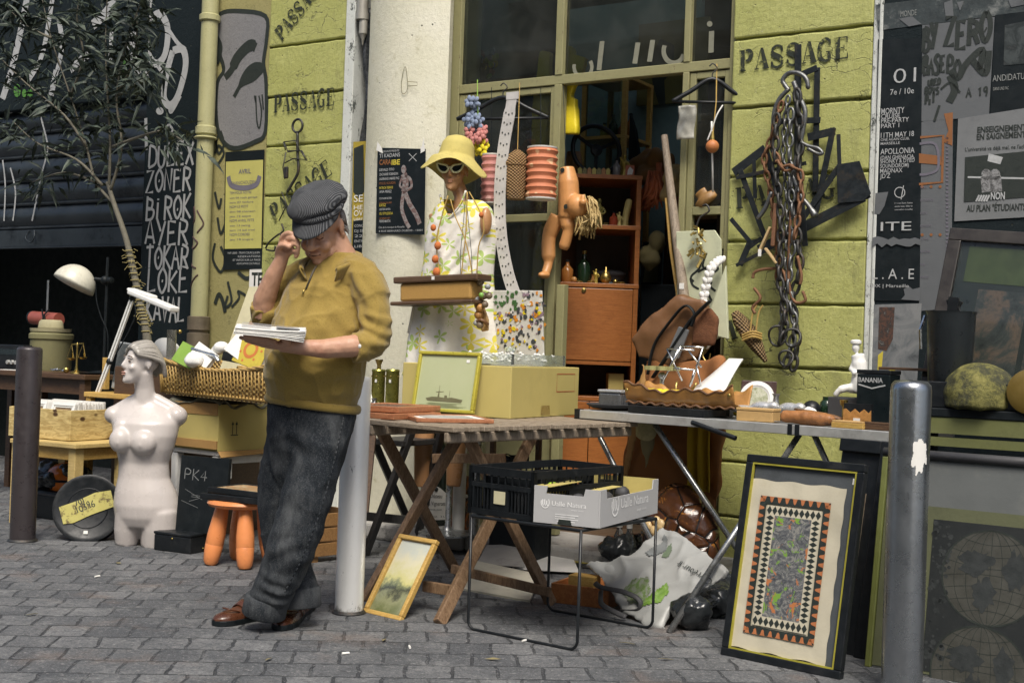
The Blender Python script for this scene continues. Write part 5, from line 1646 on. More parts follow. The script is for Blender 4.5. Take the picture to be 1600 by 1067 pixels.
# ---------------------------------------------------------------- dressed mannequin by the column
DT=.46
dq=lambda px,py,d=0:P(px,py,DT)+V(0,d,0)
KD=1/((P(710,400,DT)-P(709,400,DT)).length)
def m_floral():
 n=N('floral_dress_cotton')
 s=n.n('SeparateXYZ')
 n.put(s.inputs[0],n.co)
 cx=n.n('CombineXYZ')
 n.put(cx.inputs[0],s.outputs[0]);n.put(cx.inputs[1],s.outputs[2])
 def flowers(sc,off,pet,r0):
  mp_=n.map((sc,sc,sc),(0,0,0),(off,off*.7,0),cx.outputs[0])
  v=n.n('TexVoronoi')
  v.inputs['Scale'].default_value=1
  v.inputs['Randomness'].default_value=.75
  n.put(v.inputs['Vector'],mp_)
  d=n.n('VectorMath',operation='SUBTRACT')
  n.put(d.inputs[0],mp_);n.put(d.inputs[1],v.outputs['Position'])
  q=n.n('SeparateXYZ')
  n.put(q.inputs[0],d.outputs[0])
  an=n.math('ARCTAN2',q.outputs[1],q.outputs[0])
  rad=n.math('MULTIPLY',n.math('ABSOLUTE',n.math('SINE',n.math('MULTIPLY',an,pet))),r0)
  rad=n.math('ADD',rad,.07)
  f=n.step(n.math('SUBTRACT',rad,v.outputs['Distance']),-.01,.02)
  hole=n.step(v.outputs['Distance'],.06,.1)
  return n.math('MULTIPLY',f,hole)
 c=n.mix(n.noise(9,5),(.66,.63,.56),(.76,.74,.68))
 c=n.mix(n.math('MULTIPLY',flowers(9.5,3.3,2.5,.42),.9),c,(.36,.5,.1))
 c=n.mix(n.math('MULTIPLY',flowers(8.0,9.1,3,.4),.95),c,(.66,.58,.05))
 return n.fin(c,.75,0,n.bump(n.noise(16,4),.35,.02))
dmq=thing('dressed_mannequin','mannequin in floral dress, floppy hat and white sunglasses beside the column','mannequin',dq(690,760))
M_MTAN=mat('tan_mannequin_plastic',(.42,.22,.1),.35,0,.12,7,.05,60,.2)
hcn=dq(710,268)
fwd_=V(.36,-.93,-.04).normalized()
lt_=V(0,0,1).cross(fwd_).normalized()
MD=axes(hcn,lt_,fwd_,fwd_.cross(lt_))
Ad=lambda l,f,u:MD@V(l,f,u)
q=MB()
face(q,Ad,MD.to_3x3(),.98)
q.tube([Ad(0,-.03,-.05),dq(716,305,.03),dq(718,330,.03)],[.042,.04,.055],14)
loft(q,[(716,335,42,.06,.03),(716,360,40,.08,.03),(714,410,34,.08,.03),(708,480,40,.1,.03),(700,560,42,.1,.03)],dq,KD)
q.ell(dq(756,345,.02),(.03,.04,.075));q.ell(dq(680,345,.02),(.03,.04,.06))
q.tube([dq(676,560,.0),dq(664,660,.0),dq(658,760,.0)],[.08,.06,.04],14);q.tube([dq(716,560,.05),dq(708,660,.05),dq(700,760,.05)],[.08,.06,.04],14)
remesh(q,.006,3).build('body',M_MTAN,dmq,smooth=180)
q=MB();q.ell(Ad(0,.0915,-.055),(.018,.0085,.004),rot=MD.to_3x3());q.ell(Ad(0,.0905,-.065),(.015,.0085,.005),rot=MD.to_3x3());q.build('painted_lips',mat('coral_lips',(.45,.2,.12),.3),dmq,smooth=180)
q=MB()
loft(q,[(700,590,64,.15,.03),(703,540,60,.14,.03),(706,490,54,.12,.03),(710,440,48,.105,.03),(714,390,45,.1,.03),(717,350,44,.095,.03),(718,325,38,.08,.03),(719,312,26,.06,.03)],dq,KD)
def dr_fn(c,n):
 a=c[:,0]
 zz=np.clip((1.62-c[:,2])/.7,0,1)
 return .014*zz*np.sin(a*62+c[:,2]*2)+lumps(c,9,.01,(1.6,1,.7))+fold(c,dq(735,400,-.08),(1,0,-.6),.05,.006,.12)
ds=remesh(q,.008,3,.5,dr_fn)
# open neck: drop the faces inside the v
nv=[dq(697,306),dq(737,300),dq(714,344)]
def in_v(p):
 z1=nv[2].z
 if p.z<z1 or p.y>dq(0,0).y+.045:return False
 u=(p.z-z1)/(nv[0].z-z1)
 return nv[2].x+(nv[0].x-nv[2].x)*u<p.x<nv[2].x+(nv[1].x-nv[2].x)*u
ds.f=[f for f in ds.f if not all(in_v(ds.v[i])for i in f)]
ds.m=[0]*len(ds.f)
M_FLO=m_floral()
dso=ds.build('dress',M_FLO,dmq,smooth=180)
q=MB()
for pts in([(697,306),(704,326),(714,345)],[(737,300),(730,322),(714,345)]):
 q.tube(spl([P(x,y,DT)+V(0,-.055-.02*(y-300)/45,0)for x,y in pts],4),.008,6,flat=.6)
q.build('neckline',M_FLO,dso,smooth=180)
q=MB().tube(spl([P(648,480,DT+.1),P(644,500,DT+.12),P(640,520,DT+.12),P(642,508,DT+.12)],4),[.02]*12+[.012],8,flat=.4);q.build('sash_end',M_FLO,dso,smooth=180)
hat=thing('sun_hat','floppy yellow felt sun hat on the dressed mannequin head','hat',Ad(0,0,.06))
Mh=MD@TR(0,-.025,.06,0,.16,.1)
q=MB(Mh)
def hatf(u,v):
 a=2*PI*u
 w=1+.12*math.sin(3*a+.7)
 pr=[(0,.135),(.04,.134),(.07,.12),(.088,.09),(.096,.045),(.1,.02),(.115,.004),(.14,-.016-.012*math.sin(2*a+.4)),(.165,-.04-.022*math.sin(3*a+.5)),(.182,-.062-.028*math.sin(3*a+.5))]
 k_=v*(len(pr)-1)
 i=min(int(k_),len(pr)-2)
 f=k_-i
 r,z_=pr[i][0]*(1-f)+pr[i+1][0]*f,pr[i][1]*(1-f)+pr[i+1][1]*f
 return(r*math.cos(a),r*math.sin(a)*1.08,z_)
q.grid(hatf,48,27,cu=True)
q.build('felt',mat('mustard_felt',(.5,.42,.13),.9,0,.15,10,.4,160),hat,smooth=180,thick=.003)
q=MB().lh((-.008,-.0015,-.012),(.008,.0,.012),0,axes(dq(690,241,-.18),V(1,0,0),V(0,1,0),V(0,0,1)));q.build('price_tag',M_PAPER,hat)
q=MB()
gl=thing('sunglasses','white framed cat eye sunglasses on the dressed mannequin','sunglasses',Ad(0,.1,0))
for s in(-1,1):
 pts=[Ad(s*x,.104-.25*abs(x)**1.4,z_)for x,z_ in((.006,.004),(.02,.022),(.05,.028),(.074,.034),(.064,.004),(.044,-.014),(.02,-.014))]
 pts=spl(pts+[pts[0]],4)[:-1]
 q.tube(pts,.0058,6,closed=True)
 q.tube([Ad(s*.074,.09,.03),Ad(s*.08,.04,.025),Ad(s*.078,-.02,.01)],.0045,6)
 MB().add([p for p in pts],[tuple(range(len(pts)))]).build('lens',mat('black_lens',(.008,.01,.01),.08),gl)
q.tube([Ad(-.008,.104,.008),Ad(0,.107,.012),Ad(.008,.104,.008)],.0045,6)
q.build('rim',mat('cream_glasses',(.7,.68,.4),.3),gl,smooth=180)
# necklaces and the wooden book case slung round its neck
q=MB()
pl_=dq(680,760)
MB().lathe([(.16,.095),(.16,.105),(.03,.12),(.016,.14),(.016,1.0)],TR(pl_.x+.05,-.4,0),24).build('stand',M_STEEL,dmq,smooth=40)
nk_=thing('cord_necklace','tan cord necklace with orange pompoms hanging on the dressed mannequin','necklace',dq(712,430,-.14))
q=MB()
for pts in([(700,306),(690,340),(682,380),(688,440)],[(704,312),(712,340),(726,372),(735,410),(738,435)],[(733,300),(752,335),(756,362),(748,385),(745,430)],[(730,300),(728,360),(724,400),(720,438)]):
 q.tube(spl([P(x,y,DT+.13)for x,y in pts],4),.0035,5)
q.build('cord',mat('tan_cord',(.42,.28,.08),.8),nk_,smooth=180)
for x,y,r in((677,356,.017),(752,336,.014),(684,384,.02),(680,405,.02),(682,425,.022)):
 MB().ell(P(x,y,DT+.14),(r,r*.8,r*1.1)).build('pompom',mat('orange_wool',(.52,.15,.04),.95,0,.3,60,.8,200),nk_,smooth=180)
bx=thing('wooden_book_case','hollow wooden case shaped like a book hung before the floral dress','box',P(686,480,.66))
a,b=P(624,481,.66),P(748,474,.66)
w_=b.x-a.x
Mbk=axes(V(a.x,-.66,P(686,479,.66).z),V(1,0,.035).normalized(),V(0,1,0),V(-.035,0,1).normalized())
hbk=P(686,434,.66).z-P(686,479,.66).z
MB(Mbk).lh((0,-.06,hbk-.035),(w_+.03,.08,hbk)).build('top_cover',W_DARK if False else mat('dark_cover_wood',(.1,.06,.035),.4),bx,bevel=.008)
MB(Mbk).lh((-.015,-.065,0),(w_,.08,.02)).build('bottom_cover',mat('dark_cover_wood',()),bx,bevel=.006)
W_PG=wood('page_grain_wood',(.34,.19,.05),(.5,.3,.09),30,(3,3,26))
MB(Mbk).lh((.035,-.045,.0205),(w_-.02,.075,hbk-.0355)).build('page_block',W_PG,bx,bevel=.012)
q=MB(Mbk).lh((w_*.5,-.062,hbk-.024),(w_*.5+.018,-.0602,hbk-.006));q.build('price_tag',M_PAPER,bx)
q=MB()
for x in(720,738):q.tube([P(x,434,.62),P(x-1,400,.6),P(728,305,.5)],.002,4)
q.build('hanging_string',M_BLACK,bx)
bd_=thing('bead_string','string of grey, green and patterned beads beside the wooden book','necklace',P(746,510,.62))
for i,(x,y,r,m)in enumerate(((742,452,.03,0),(750,440,.028,1),(762,448,.02,0),(756,462,.026,1),(744,468,.024,0),(752,461,.018,2),(764,462,.024,1),(750,481,.028,3),(758,476,.022,1),(748,492,.03,3),(744,505,.018,0),(750,508,.024,1))):
 MB().ell(P(x,y,.63+.01*(i%3)),r*.8,seg=12,rings=8).build('bead',[mat('grey_bead',(.3,.31,.32),.3),mat('speckled_bead',(.16,.12,.08),.4,0,.9,60,.3),mat('green_bead',(.2,.4,.08),.3),mat('ochre_bead',(.4,.2,.06),.4,0,.8,50,.3)][m],bd_,smooth=180)
q=MB(axes(P(752,482,.6),V(.94,0,.34),V(-.34,0,.94),V(0,-1,0)))
q.prism([(x*.04,y*.12)for x,y in((-.6,-1),(.3,-1.05),(.75,-.6),(.6,0),(.85,.5),(.6,.95),(0,1.05),(-.6,.8),(-.75,.2),(-.55,-.3),(-.8,-.7))],.016)
sd_=thing('sandal','tan wooden sandal hanging behind the string of beads','sandal',P(752,515,.6));q.build('sole',M_TAN if False else mat('tan_sole',(.38,.23,.09),.6),sd_,bevel=.004)
q=MB().tube(spl([P(742,505,.62),P(752,500,.66),P(762,507,.62)],4),.01,8);q.build('strap',M_BROWN,sd_,smooth=180)
# ---------------------------------------------------------------- things hung in the window
hz=WY-.05
def hang(px,py,t,top=136):return[P(px,top,-.03),P(px,py,t)]
def lantern(px,y0,y1,rpx,t,m,label):
 a,b=P(px,y0,t),P(px,y1,t)
 h_l=a.z-b.z
 r=rpx*(P(px+1,y0,t).x-a.x)
 o=thing('paper_lantern',label,'lantern',b)
 n_=7
 prof=[]
 for i in range(n_):
  z0,z1=h_l*i/n_,h_l*(i+1)/n_
  prof+=[(r*.9,z0+.002),(r*1.02,(z0+z1)/2),(r*.9,z1-.002)]
 MB().lathe(prof,Matrix.Translation(b),28,cap=False).build('pleated_paper',m,o,smooth=40)
 q=MB()
 for zz in(0,h_l):q.lathe([(0,zz-.004),(r*.95,zz-.004),(r*.97,zz+.004),(0,zz+.005)],Matrix.Translation(b),28)
 q.build('cap',M_PAPER,o)
 MB().tube([a,P(px,137,.01)],.0018,4).build('string',M_BLACK,o)
 return o
def m_lant(name,c1,c2):
 n=N(name)
 s=n.vor(16,'F1','Distance',n.map((1,1,1)))
 return n.fin(n.mix(n.step(s,.22,.3),c2,c1),.7)
lantern(845,232,311,21,.24,m_lant('orange_paper',(.5,.17,.08),(.66,.4,.22)),'orange pleated paper lantern hanging right of the wicker jar')
lantern(768,243,318,15,.2,m_lant('pink_paper',(.46,.19,.17),(.6,.34,.3)),'dusty pink pleated paper lantern half hidden by the perforated strap')
a=P(806,312,.28)
wj=thing('hanging_basket','small lidded woven basket hanging between two paper lanterns','basket',a)
hh=P(806,235,.28).z-a.z
MB().lathe([(.05,0),(.056,.03),(.063,hh*.55),(.062,hh*.7)],Matrix.Translation(a),24).build('body',wicker('fine_weave',(.12,.06,.025),(.38,.23,.09),120,60),wj,smooth=50)
MB().lathe([(.066,hh*.68),(.067,hh*.74),(.05,hh*.9),(.015,hh),(0,hh)],Matrix.Translation(a),24).build('lid',mat('fine_weave',()),wj,smooth=50)
MB().tube([a+V(0,0,hh),P(812,130,.02)],.002,4).build('string',mat('tan_cord',()),wj)
ps=thing('perforated_strap','long white plastic strap full of holes hanging from a hanger','strap',P(806,475,.33))
pth=[(801,150),(795,185),(788,225),(783,270),(781,320),(783,365),(788,400),(796,435),(808,470)]
pts3=spl([P(x,y,.33)for x,y in pth],5)
q=MB()
vs,hs_=[],MB()
n=len(pts3)
for i,p in enumerate(pts3):
 t_=(pts3[min(i+1,n-1)]-pts3[max(i-1,0)]).normalized()
 nx=V(t_.z,0,-t_.x)
 if nx.x>0:nx=-nx
 w_=.037*(.85 if i<4 else 1)
 vs+=[p+nx*w_,p-nx*w_]
 if 2<i<n-2 and i%2==0:
  for o_ in(-.55,0,.55):
   c=p+nx*w_*o_*(1 if o_ else .0)+t_*(.008 if o_==0 else 0)+V(0,-.0065,0)
   hs_.add([(c.x+.0048*math.cos(k_),c.y,c.z+.0048*math.sin(k_))for k_ in np.linspace(0,2*PI,9)[:-1]],[tuple(range(7,-1,-1))])
q.add(vs,[(2*i,2*i+1,2*i+3,2*i+2)for i in range(n-1)])
lp_=pts3[-1]
q.add([lp_+V(.037*math.cos(k_),0,.03*math.sin(k_)*1.2)for k_ in np.linspace(PI,2*PI,12)],[tuple(range(11,-1,-1))])
q.lh((pts3[0].x-.038,-.336,pts3[0].z-.02),(pts3[0].x+.038,-.326,pts3[0].z+.02))
q.build('band',mat('grey_white_plastic',(.52,.5,.48),.5),ps,thick=.004)
hs_.build('hole',M_INK,ps)
def hanger(px,py,w,t,rz,label,hook):
 c=P(px,py,t)
 o=thing('coat_hanger',label,'coat hanger',c)
 M=Matrix.Translation(c)@Matrix.Rotation(rz,4,'Z')
 q=MB(M)
 q.tube(spl([V(-w,0,-.1),V(-w*.55,0,-.045),V(0,0,.02),V(w*.55,0,-.045),V(w,0,-.1)],5),[.012]*21,10)
 q.tube([V(-w,0,-.1),V(w,0,-.1)],.008,8)
 q.build('arms',M_PLAST,o,smooth=180)
 q=MB(M).tube(spl([V(0,0,.02),V(0,0,.05),V(.022,0,.075),V(0,0,.1),V(-.018,0,.085)],4),.0035,6);q.build('hook',M_IRON,o,smooth=180)
 return o
hanger(786,158,.27,.1,.3,'black coat hanger hooked on transom above the perforated strap',0)
hanger(1113,130,.2,.06,.5,'black coat hanger at the narrow right window beside green pillar',0)
# strings of artificial flowers
ff=thing('flower_garland','garland of blue, pink and yellow cloth flowers above the sun hat','garland',P(743,238,.2))
cols=[mat('blue_petals',(.22,.27,.38),.8),mat('pink_petals',(.5,.2,.18),.8),mat('yellow_petals',(.68,.56,.02),.7)]
for m,n_,(xa,xb),(ya,yb)in((0,16,(730,748),(155,205)),(1,12,(732,758),(203,219)),(2,8,(738,756),(223,238))):
 q=MB()
 for i in range(n_):
  c=P(rnd(xa,xb),rnd(ya,yb),.2+rnd(-.03,.03))
  for k_ in range(5):
   a=k_*1.257+i
   q.ell(c+V(.02*math.cos(a),rnd(-.01,.01),.02*math.sin(a)),(.017,.006,.014),rot=Matrix.Rotation(-a,3,'Y'),seg=8,rings=5)
 q.build('petals',cols[m],ff,smooth=180)
q=MB().tube([P(746,125,.0),P(746,160,.2),P(750,240,.2)],.003,5);q.build('stem',M_GREEN,ff)
fb=thing('flower_bunch','faded bunch of coloured cloth flowers behind the upper left pane','flowers',P(755,128,-.25))
q=[MB(),MB(),MB(),MB()]
for i in range(60):
 k_=i%4
 c=P(720+55*random.random(),80+45*random.random(),-.25-rnd(0,.1))
 q[k_].ell(c,(rnd(.012,.03),.012,rnd(.012,.026)),rot=Matrix.Rotation(rnd(0,3),3,'Y'),seg=8,rings=5)
for k_,m in enumerate((cols[0],cols[1],cols[2],M_GREEN)):q[k_].build('petals',m,fb,smooth=180)
q=MB().lathe([(.04,0),(.06,.1),(.05,.13)],Matrix.Translation(P(755,135,-.3)),16);q.build('pot',M_BLACK,fb)
sh_f=thing('window_shelf','narrow shelf inside the window carrying the faded flower bunch','shelf',P(790,142,-.3))
MB().lh((J0+.03,.15,P(755,135,-.3).z-.03),(M0,.4,P(755,135,-.3).z-.001)).build('board',W_DARK,sh_f)
# yellow mannequin limbs hanging behind the glass
def limb(label,pts,t):
 q=MB(WM(0,-t,0)).prism(wpoly(pts,t),.05)
 r=remesh(q,.008,4,.5,lambda c,n:lumps(c,9,.01))
 solo(r,'limb_model',M_YEL,label,'mannequin leg',smooth=180)
limb('yellow plastic mannequin leg hanging upside down left of the mullion',[(850,82),(866,84),(864,168),(858,232),(834,234),(838,163),(845,112)],-.14)
limb('yellow plastic mannequin leg with foot right of the mullion',[(880,122),(882,76),(899,76),(903,88),(922,92),(918,112),(902,140),(898,152),(905,156),(907,212),(879,212)],-.16)
# hanging doll
dt=.03
dl_=thing('doll','plastic baby doll with blond hair hanging upside down in the doorway','doll',P(880,435,dt))
q=MB()
q.tube([P(886,262,dt),P(888,285,dt),P(889,315,dt),P(886,340,dt)],[.04,.058,.06,.05],16);q.ell(P(903,322,dt+.02),(.062,.062,.066));q.ell(P(911,316,dt+.07),.02)
q.ell(P(911,309,dt+.05),(.014,.014,.02))
q.tube(spl([P(884,340,dt),P(888,360,dt),P(880,390,dt)],4),[.042]*4+[.032]*4+[.022],12)
q.tube(spl([P(872,338,dt-.01),P(858,370,dt),P(857,410,dt+.01),P(852,428,dt+.04)],4),[.045]*4+[.04]*4+[.026]*4+[.02],12);q.ell(P(850,430,dt+.06),(.03,.045,.02))
remesh(q,.006,3).build('body',mat('doll_vinyl',(.58,.28,.1),.4,0,.1,8),dl_,smooth=180)
q=MB()
for i in range(70):
 a=rnd(-2.2,1.2)
 c=P(907,322,dt+.01)+V(.05*math.cos(a)+.02,rnd(-.03,.05),.06*math.sin(a))
 q.tube(spl([c,c+V(rnd(.0,.03),rnd(-.02,.02),rnd(-.05,-.02)),c+V(rnd(-.02,.05),rnd(-.03,.03),rnd(-.13,-.06))],3),.005,4)
q.build('hair',mat('blond_doll_hair',(.42,.3,.12),.6,0,.4,60),dl_,smooth=180)
q=MB()
q.lathe([(.0,.002),(.014,.001)],WM(P(893,325,dt).x,-dt-.062,P(893,325,dt).z),12);q.lathe([(0,.002),(.014,.001)],WM(P(886,265,dt).x,-dt-.05,P(886,268,dt).z),12);q.build('arm_socket',M_INK,dl_)
MB().tube([P(884,262,dt),P(880,135,0)],.002,4).build('string',M_BLACK,dl_)
# bauble on a string and plastic bag at the right casement
bb=thing('wooden_float','round orange brown wooden float hanging from string before narrow window','ornament',P(1113,241,.12))
MB().ell(P(1113,229,.12),.034).build('ball',mat('cork_ball',(.45,.16,.05),.5,0,.3,40,.4),bb,smooth=180)
MB().lathe([(.012,0),(.01,.02),(.006,.05)],Matrix.Translation(P(1113,221,.12)),10).build('neck',M_BRASS,bb)
MB().tube([P(1114,208,.12),P(1119,160,.1),P(1120,100,.03)],.003,5).build('string',mat('tan_cord',()),bb)
q=MB()
a,b=P(1063,168,.02),P(1088,218,.02)
q.grid(lambda u,v:(a.x+(b.x-a.x)*(u+.05*math.sin(v*6)),-.04-.02*math.sin(PI*u)*(1-v*.5)+.01*noise.noise((u*4,v*4,2)),a.z+(b.z-a.z)*v),10,14)
solo(q,'plastic_sachet',mat('cloudy_plastic',(.45,.44,.38),.25,0,.3,14,.3,40),'cloudy plastic sachet pinned to the door post','bag',smooth=180,thick=.004)
q=MB()
q.tube(spl([P(1129,165,.1),P(1120,180,.12),P(1113,200,.12),P(1105,220,.12)],5),.008,6,flat=.4);q.tube([P(1112,190,.1),P(1114,300,.08)],.005,5)
solo(q,'bone_comb',M_PAPER,'white carved strip hanging beside the wooden float','ornament',smooth=180)
# ---------------------------------------------------------------- cabinet and its contents
CT=-.32
k0,k1=P(866,500,CT),P(998,500,CT)
SQ=.88
k1.x=k0.x+(k1.x-k0.x)*SQ
BEFORE=set(COL.objects)
cab=thing('cabinet','teak cabinet with open shelves and drop flap inside the doorway','cabinet',V((k0.x+k1.x)/2,.5,.093))
zt_,zm,zd,zf,zg=[P(935,y,CT).z for y in(268,348,441,567,622)]
yb,yf=.74,.32
q=MB()
q.lh((k1.x-.028,yf,.1),(k1.x,yb,zt_));q.lh((k0.x,yf,.1),(k0.x+.025,yb,zt_));q.build('side_panel',W_CAB,cab,bevel=.002)
for z_ in(zt_,zm,zd,zg):MB().lh((k0.x-.003,yf-.004,z_-.022),(k1.x+.003,yb,z_+.003)).build('shelf',W_CAB,cab,bevel=.002)
MB().lh((k0.x+.026,yb-.012,.1),(k1.x-.029,yb,zt_-.023)).build('back_panel',mat('dark_cabinet_back',(.06,.05,.035),.7),cab)
MB().lh((k0.x+.027,yf-.002,zf+.012),(k1.x-.03,yf+.016,zd-.028)).build('drop_flap',W_CAB,cab,bevel=.003)
MB().lh((k0.x+.027,yf,zf-.012),(k1.x-.03,yb,zf+.008)).build('shelf',W_CAB,cab)
dm_=(k0.x+k1.x)/2-.02
for a,b in((k0.x+.027,dm_-.002),(dm_+.002,k1.x-.03)):MB().lh((a,yf-.001,.17),(b,yf+.016,zg-.026)).build('door',W_CAB,cab,bevel=.002)
q=MB().lathe([(.012,0),(.014,.006),(0,.01)],WM(k0.x+(P(912,450,CT).x-k0.x)*SQ,yf-.002,P(912,452,CT).z),12);q.build('lock',M_BRASS,cab)
q=MB();q.lh((k0.x,yf-.01,.093),(k1.x,yb,.168));q.build('plinth',W_DARK,cab)
def onsh(px,z_,y=.42):return V(k0.x+(P(px,500,CT).x-k0.x)*SQ,y,z_+.0035)
def figure(c,h_,m,label,name='figurine',cat='figurine'):
 q=MB()
 q.lathe([(h_*.16,0),(h_*.15,h_*.06),(h_*.1,h_*.1)],Matrix.Translation(c),12);q.tube([c+V(0,0,h_*.05),c+V(h_*.02,0,h_*.35),c+V(-h_*.02,0,h_*.62),c+V(0,0,h_*.8)],[h_*.15,h_*.11,h_*.15,h_*.05],10);q.ell(c+V(0,0,h_*.88),(h_*.08,h_*.08,h_*.11));q.tube([c+V(h_*.12,0,h_*.68),c+V(h_*.22,-.01,h_*.5),c+V(h_*.14,-.02,h_*.42)],h_*.04,6);q.tube([c+V(-h_*.12,0,h_*.68),c+V(-h_*.2,-.01,h_*.85)],h_*.04,6)
 return solo(remesh(q,max(.003,h_*.03),1),name,m,label,cat,smooth=180)
M_OLIVE=mat('olive_ceramic',(.2,.18,.05),.35,0,.4,30,.3)
figure(onsh(932,zm),.17,M_OLIVE,'olive green figurine on the middle shelf of the teak cabinet')
figure(onsh(971,zt_),.14,mat('gilt',(.4,.3,.06),.4,.4),'slim gilt figurine standing on top of the teak cabinet')
solo(MB().tube(spl([onsh(974,zm)+V(0,0,0),onsh(976,zm)+V(0,0,.07),onsh(981,zm)+V(0,0,.165)],4),[.02]*4+[.021]*4+[.018],12),'ivory_roll',mat('aged_ivory',(.48,.42,.16),.5),'pale yellow scrimshaw roll standing on the cabinet middle shelf','ornament',smooth=60)
def bottle(c,r,h_,m,label,cap=None,name='bottle'):
 o=thing(name,label,'bottle',c)
 MB().lathe([(r*.9,0),(r,h_*.04),(r,h_*.58),(r*.6,h_*.7),(r*.34,h_*.78),(r*.34,h_*.96)],Matrix.Translation(c),20).build('glass',m,o,smooth=40)
 MB().lathe([(r*.38,h_*.9),(r*.4,h_),(0,h_)],Matrix.Translation(c),14).build('cap',cap or M_BLACK,o)
 return o
bottle(onsh(956,zm),.026,.09,mat('red_liquid',(.3,.06,.03),.15),'tiny red perfume bottle on the cabinet middle shelf')
figure(onsh(965,zm,.4),.09,mat('aged_ivory',()),'small ivory figurine beside the tiny red bottle')
bottle(onsh(912,zd,.5),.04,.2,mat('dark_green_glass',(.012,.03,.015),.1),'dark green round bottle on the cabinet desk shelf',M_BRASS)
bottle(onsh(885,zd,.45),.035,.14,mat('amber_jar',(.3,.12,.03),.2),'amber jar at the left of the cabinet desk shelf')
figure(onsh(930,zd,.4),.09,mat('gilt',()),'small gilt buddha figurine on the cabinet desk shelf')
solo(MB().lathe([(.012,0),(.03,.02),(.034,.04),(.022,.065),(.008,.08),(.006,.1),(0,.105)],Matrix.Translation(onsh(946,zd,.4)),18),'brass_pot',M_BRASS,'small brass pot with pointed lid on cabinet desk shelf','pot',smooth=60)
q=MB(Matrix.Translation(onsh(955,zd,.6)))
q.ell((0,0,.07),(.11,.09,.03));q.ell((0,0,.045),(.09,.075,.045));solo(remesh(q,.007,3),'flat_hat',mat('dark_grey_wool',(.035,.035,.038),.9),'dark flat cap on the cabinet desk shelf behind brass','cap',smooth=180)
for i,(px,yy,m)in enumerate(((895,.37,0),(922,.36,1),(955,.365,2),(970,.37,1),(903,.4,1))):
 q=MB(Matrix.Translation(onsh(px,zd,yy))@Matrix.Rotation(i*.7,4,'Z'))
 if m==0:q.ell((0,0,.018),.018)
 elif m==1:q.lathe([(.02,0),(.026,.008),(.02,.014),(0,.012)],None,14)
 else:q.lh((-.05,-.01,0),(.05,.01,.008))
 solo(q,('wooden_bead','trinket_dish','penknife')[m],[mat('ochre_bead',()),M_BRASS,M_STEEL][m],['round wooden bead at front of the cabinet desk shelf','brass trinket dish in the middle of the cabinet desk shelf','steel penknife on the cabinet desk shelf','brass trinket dish at right end of the desk shelf','brass trinket dish behind the wooden bead'][i],('bead','dish','knife')[m],smooth=50)
 # row of miniatures and a card on top
mi='miniature houses on top of the cabinet'
for i in range(7):
 c=onsh(898+i*7.5,zt_,.36)
 q=MB(Matrix.Translation(c)).lh((-.012,-.01,0),(.012,.01,.03));q.prism([(-.014,0),(.014,0),(0,.014)],.022,Matrix(((1,0,0,0),(0,0,-1,.011),(0,1,0,.03),(0,0,0,1))))
 solo(q,'miniature_house',[mat('yellow_mini',(.45,.4,.1),.5),M_OLIVE,mat('ochre_bead',())][i%3],'tiny '+['yellow','olive','ochre'][i%3]+' toy house in the row on top of cabinet','miniature',group=mi)
q=MB(axes(onsh(979,zt_,.37),V(1,0,0),V(0,.2,.98),V(0,-.98,.2))).lh((-.026,0,-.002),(.026,.07,.001))
o=solo(q,'picture_card',mat('red_card',(.4,.12,.06),.6),'small red and white picture card on top of cabinet','card')
q=MB(axes(onsh(979,zt_,.37),V(1,0,0),V(0,.2,.98),V(0,-.98,.2))).prism([(-.016,.01),(.014,.012),(.02,.04),(0,.06),(-.012,.04)],.001,None,0,.0012);q.build('card_print',M_PAPER,o)
bottle(onsh(958,zt_,.42),.024,.11,mat('grey_perfume',(.2,.2,.2),.2),'grey bottle on the cabinet top beside red card')
# steering wheel
swc=onsh(925,zt_,.48)+V(0,0,.165)
swl=thing('steering_wheel','black steering wheel standing on top of the teak cabinet','steering wheel',swc-V(0,0,.165))
Ms=Matrix.Translation(swc)@Matrix.Rotation(PI/2-.15,4,'X')@Matrix.Rotation(.3,4,'Y')
MB(Ms).tube([(.15*math.cos(a),.15*math.sin(a),0)for a in np.linspace(0,2*PI,40)[:-1]],.014,10,closed=True).build('rim',M_PLAST,swl,smooth=180)
q=MB(Ms)
for a in(.5,2.6,4.7):q.bar((0,0,0),(.145*math.cos(a),.145*math.sin(a),0),.02,.008)
q.lathe([(.035,-.01),(.035,.012),(0,.018)],None,20);q.build('spokes',M_PLAST,swl)
q=MB()
for a in np.linspace(0,6.28,16)[:-1]:
 p0=onsh(890,zt_,.55)
 q.tube([p0+V(.035*math.cos(a),.03*math.sin(a),0),p0+V(.045*math.cos(a),.04*math.sin(a),.08),p0+V(.03*math.cos(a),.03*math.sin(a),.16)],.012,6)
solo(q,'carved_idol',W_MID,'dark brown carved vase on top of cabinet left end','vase',smooth=180)
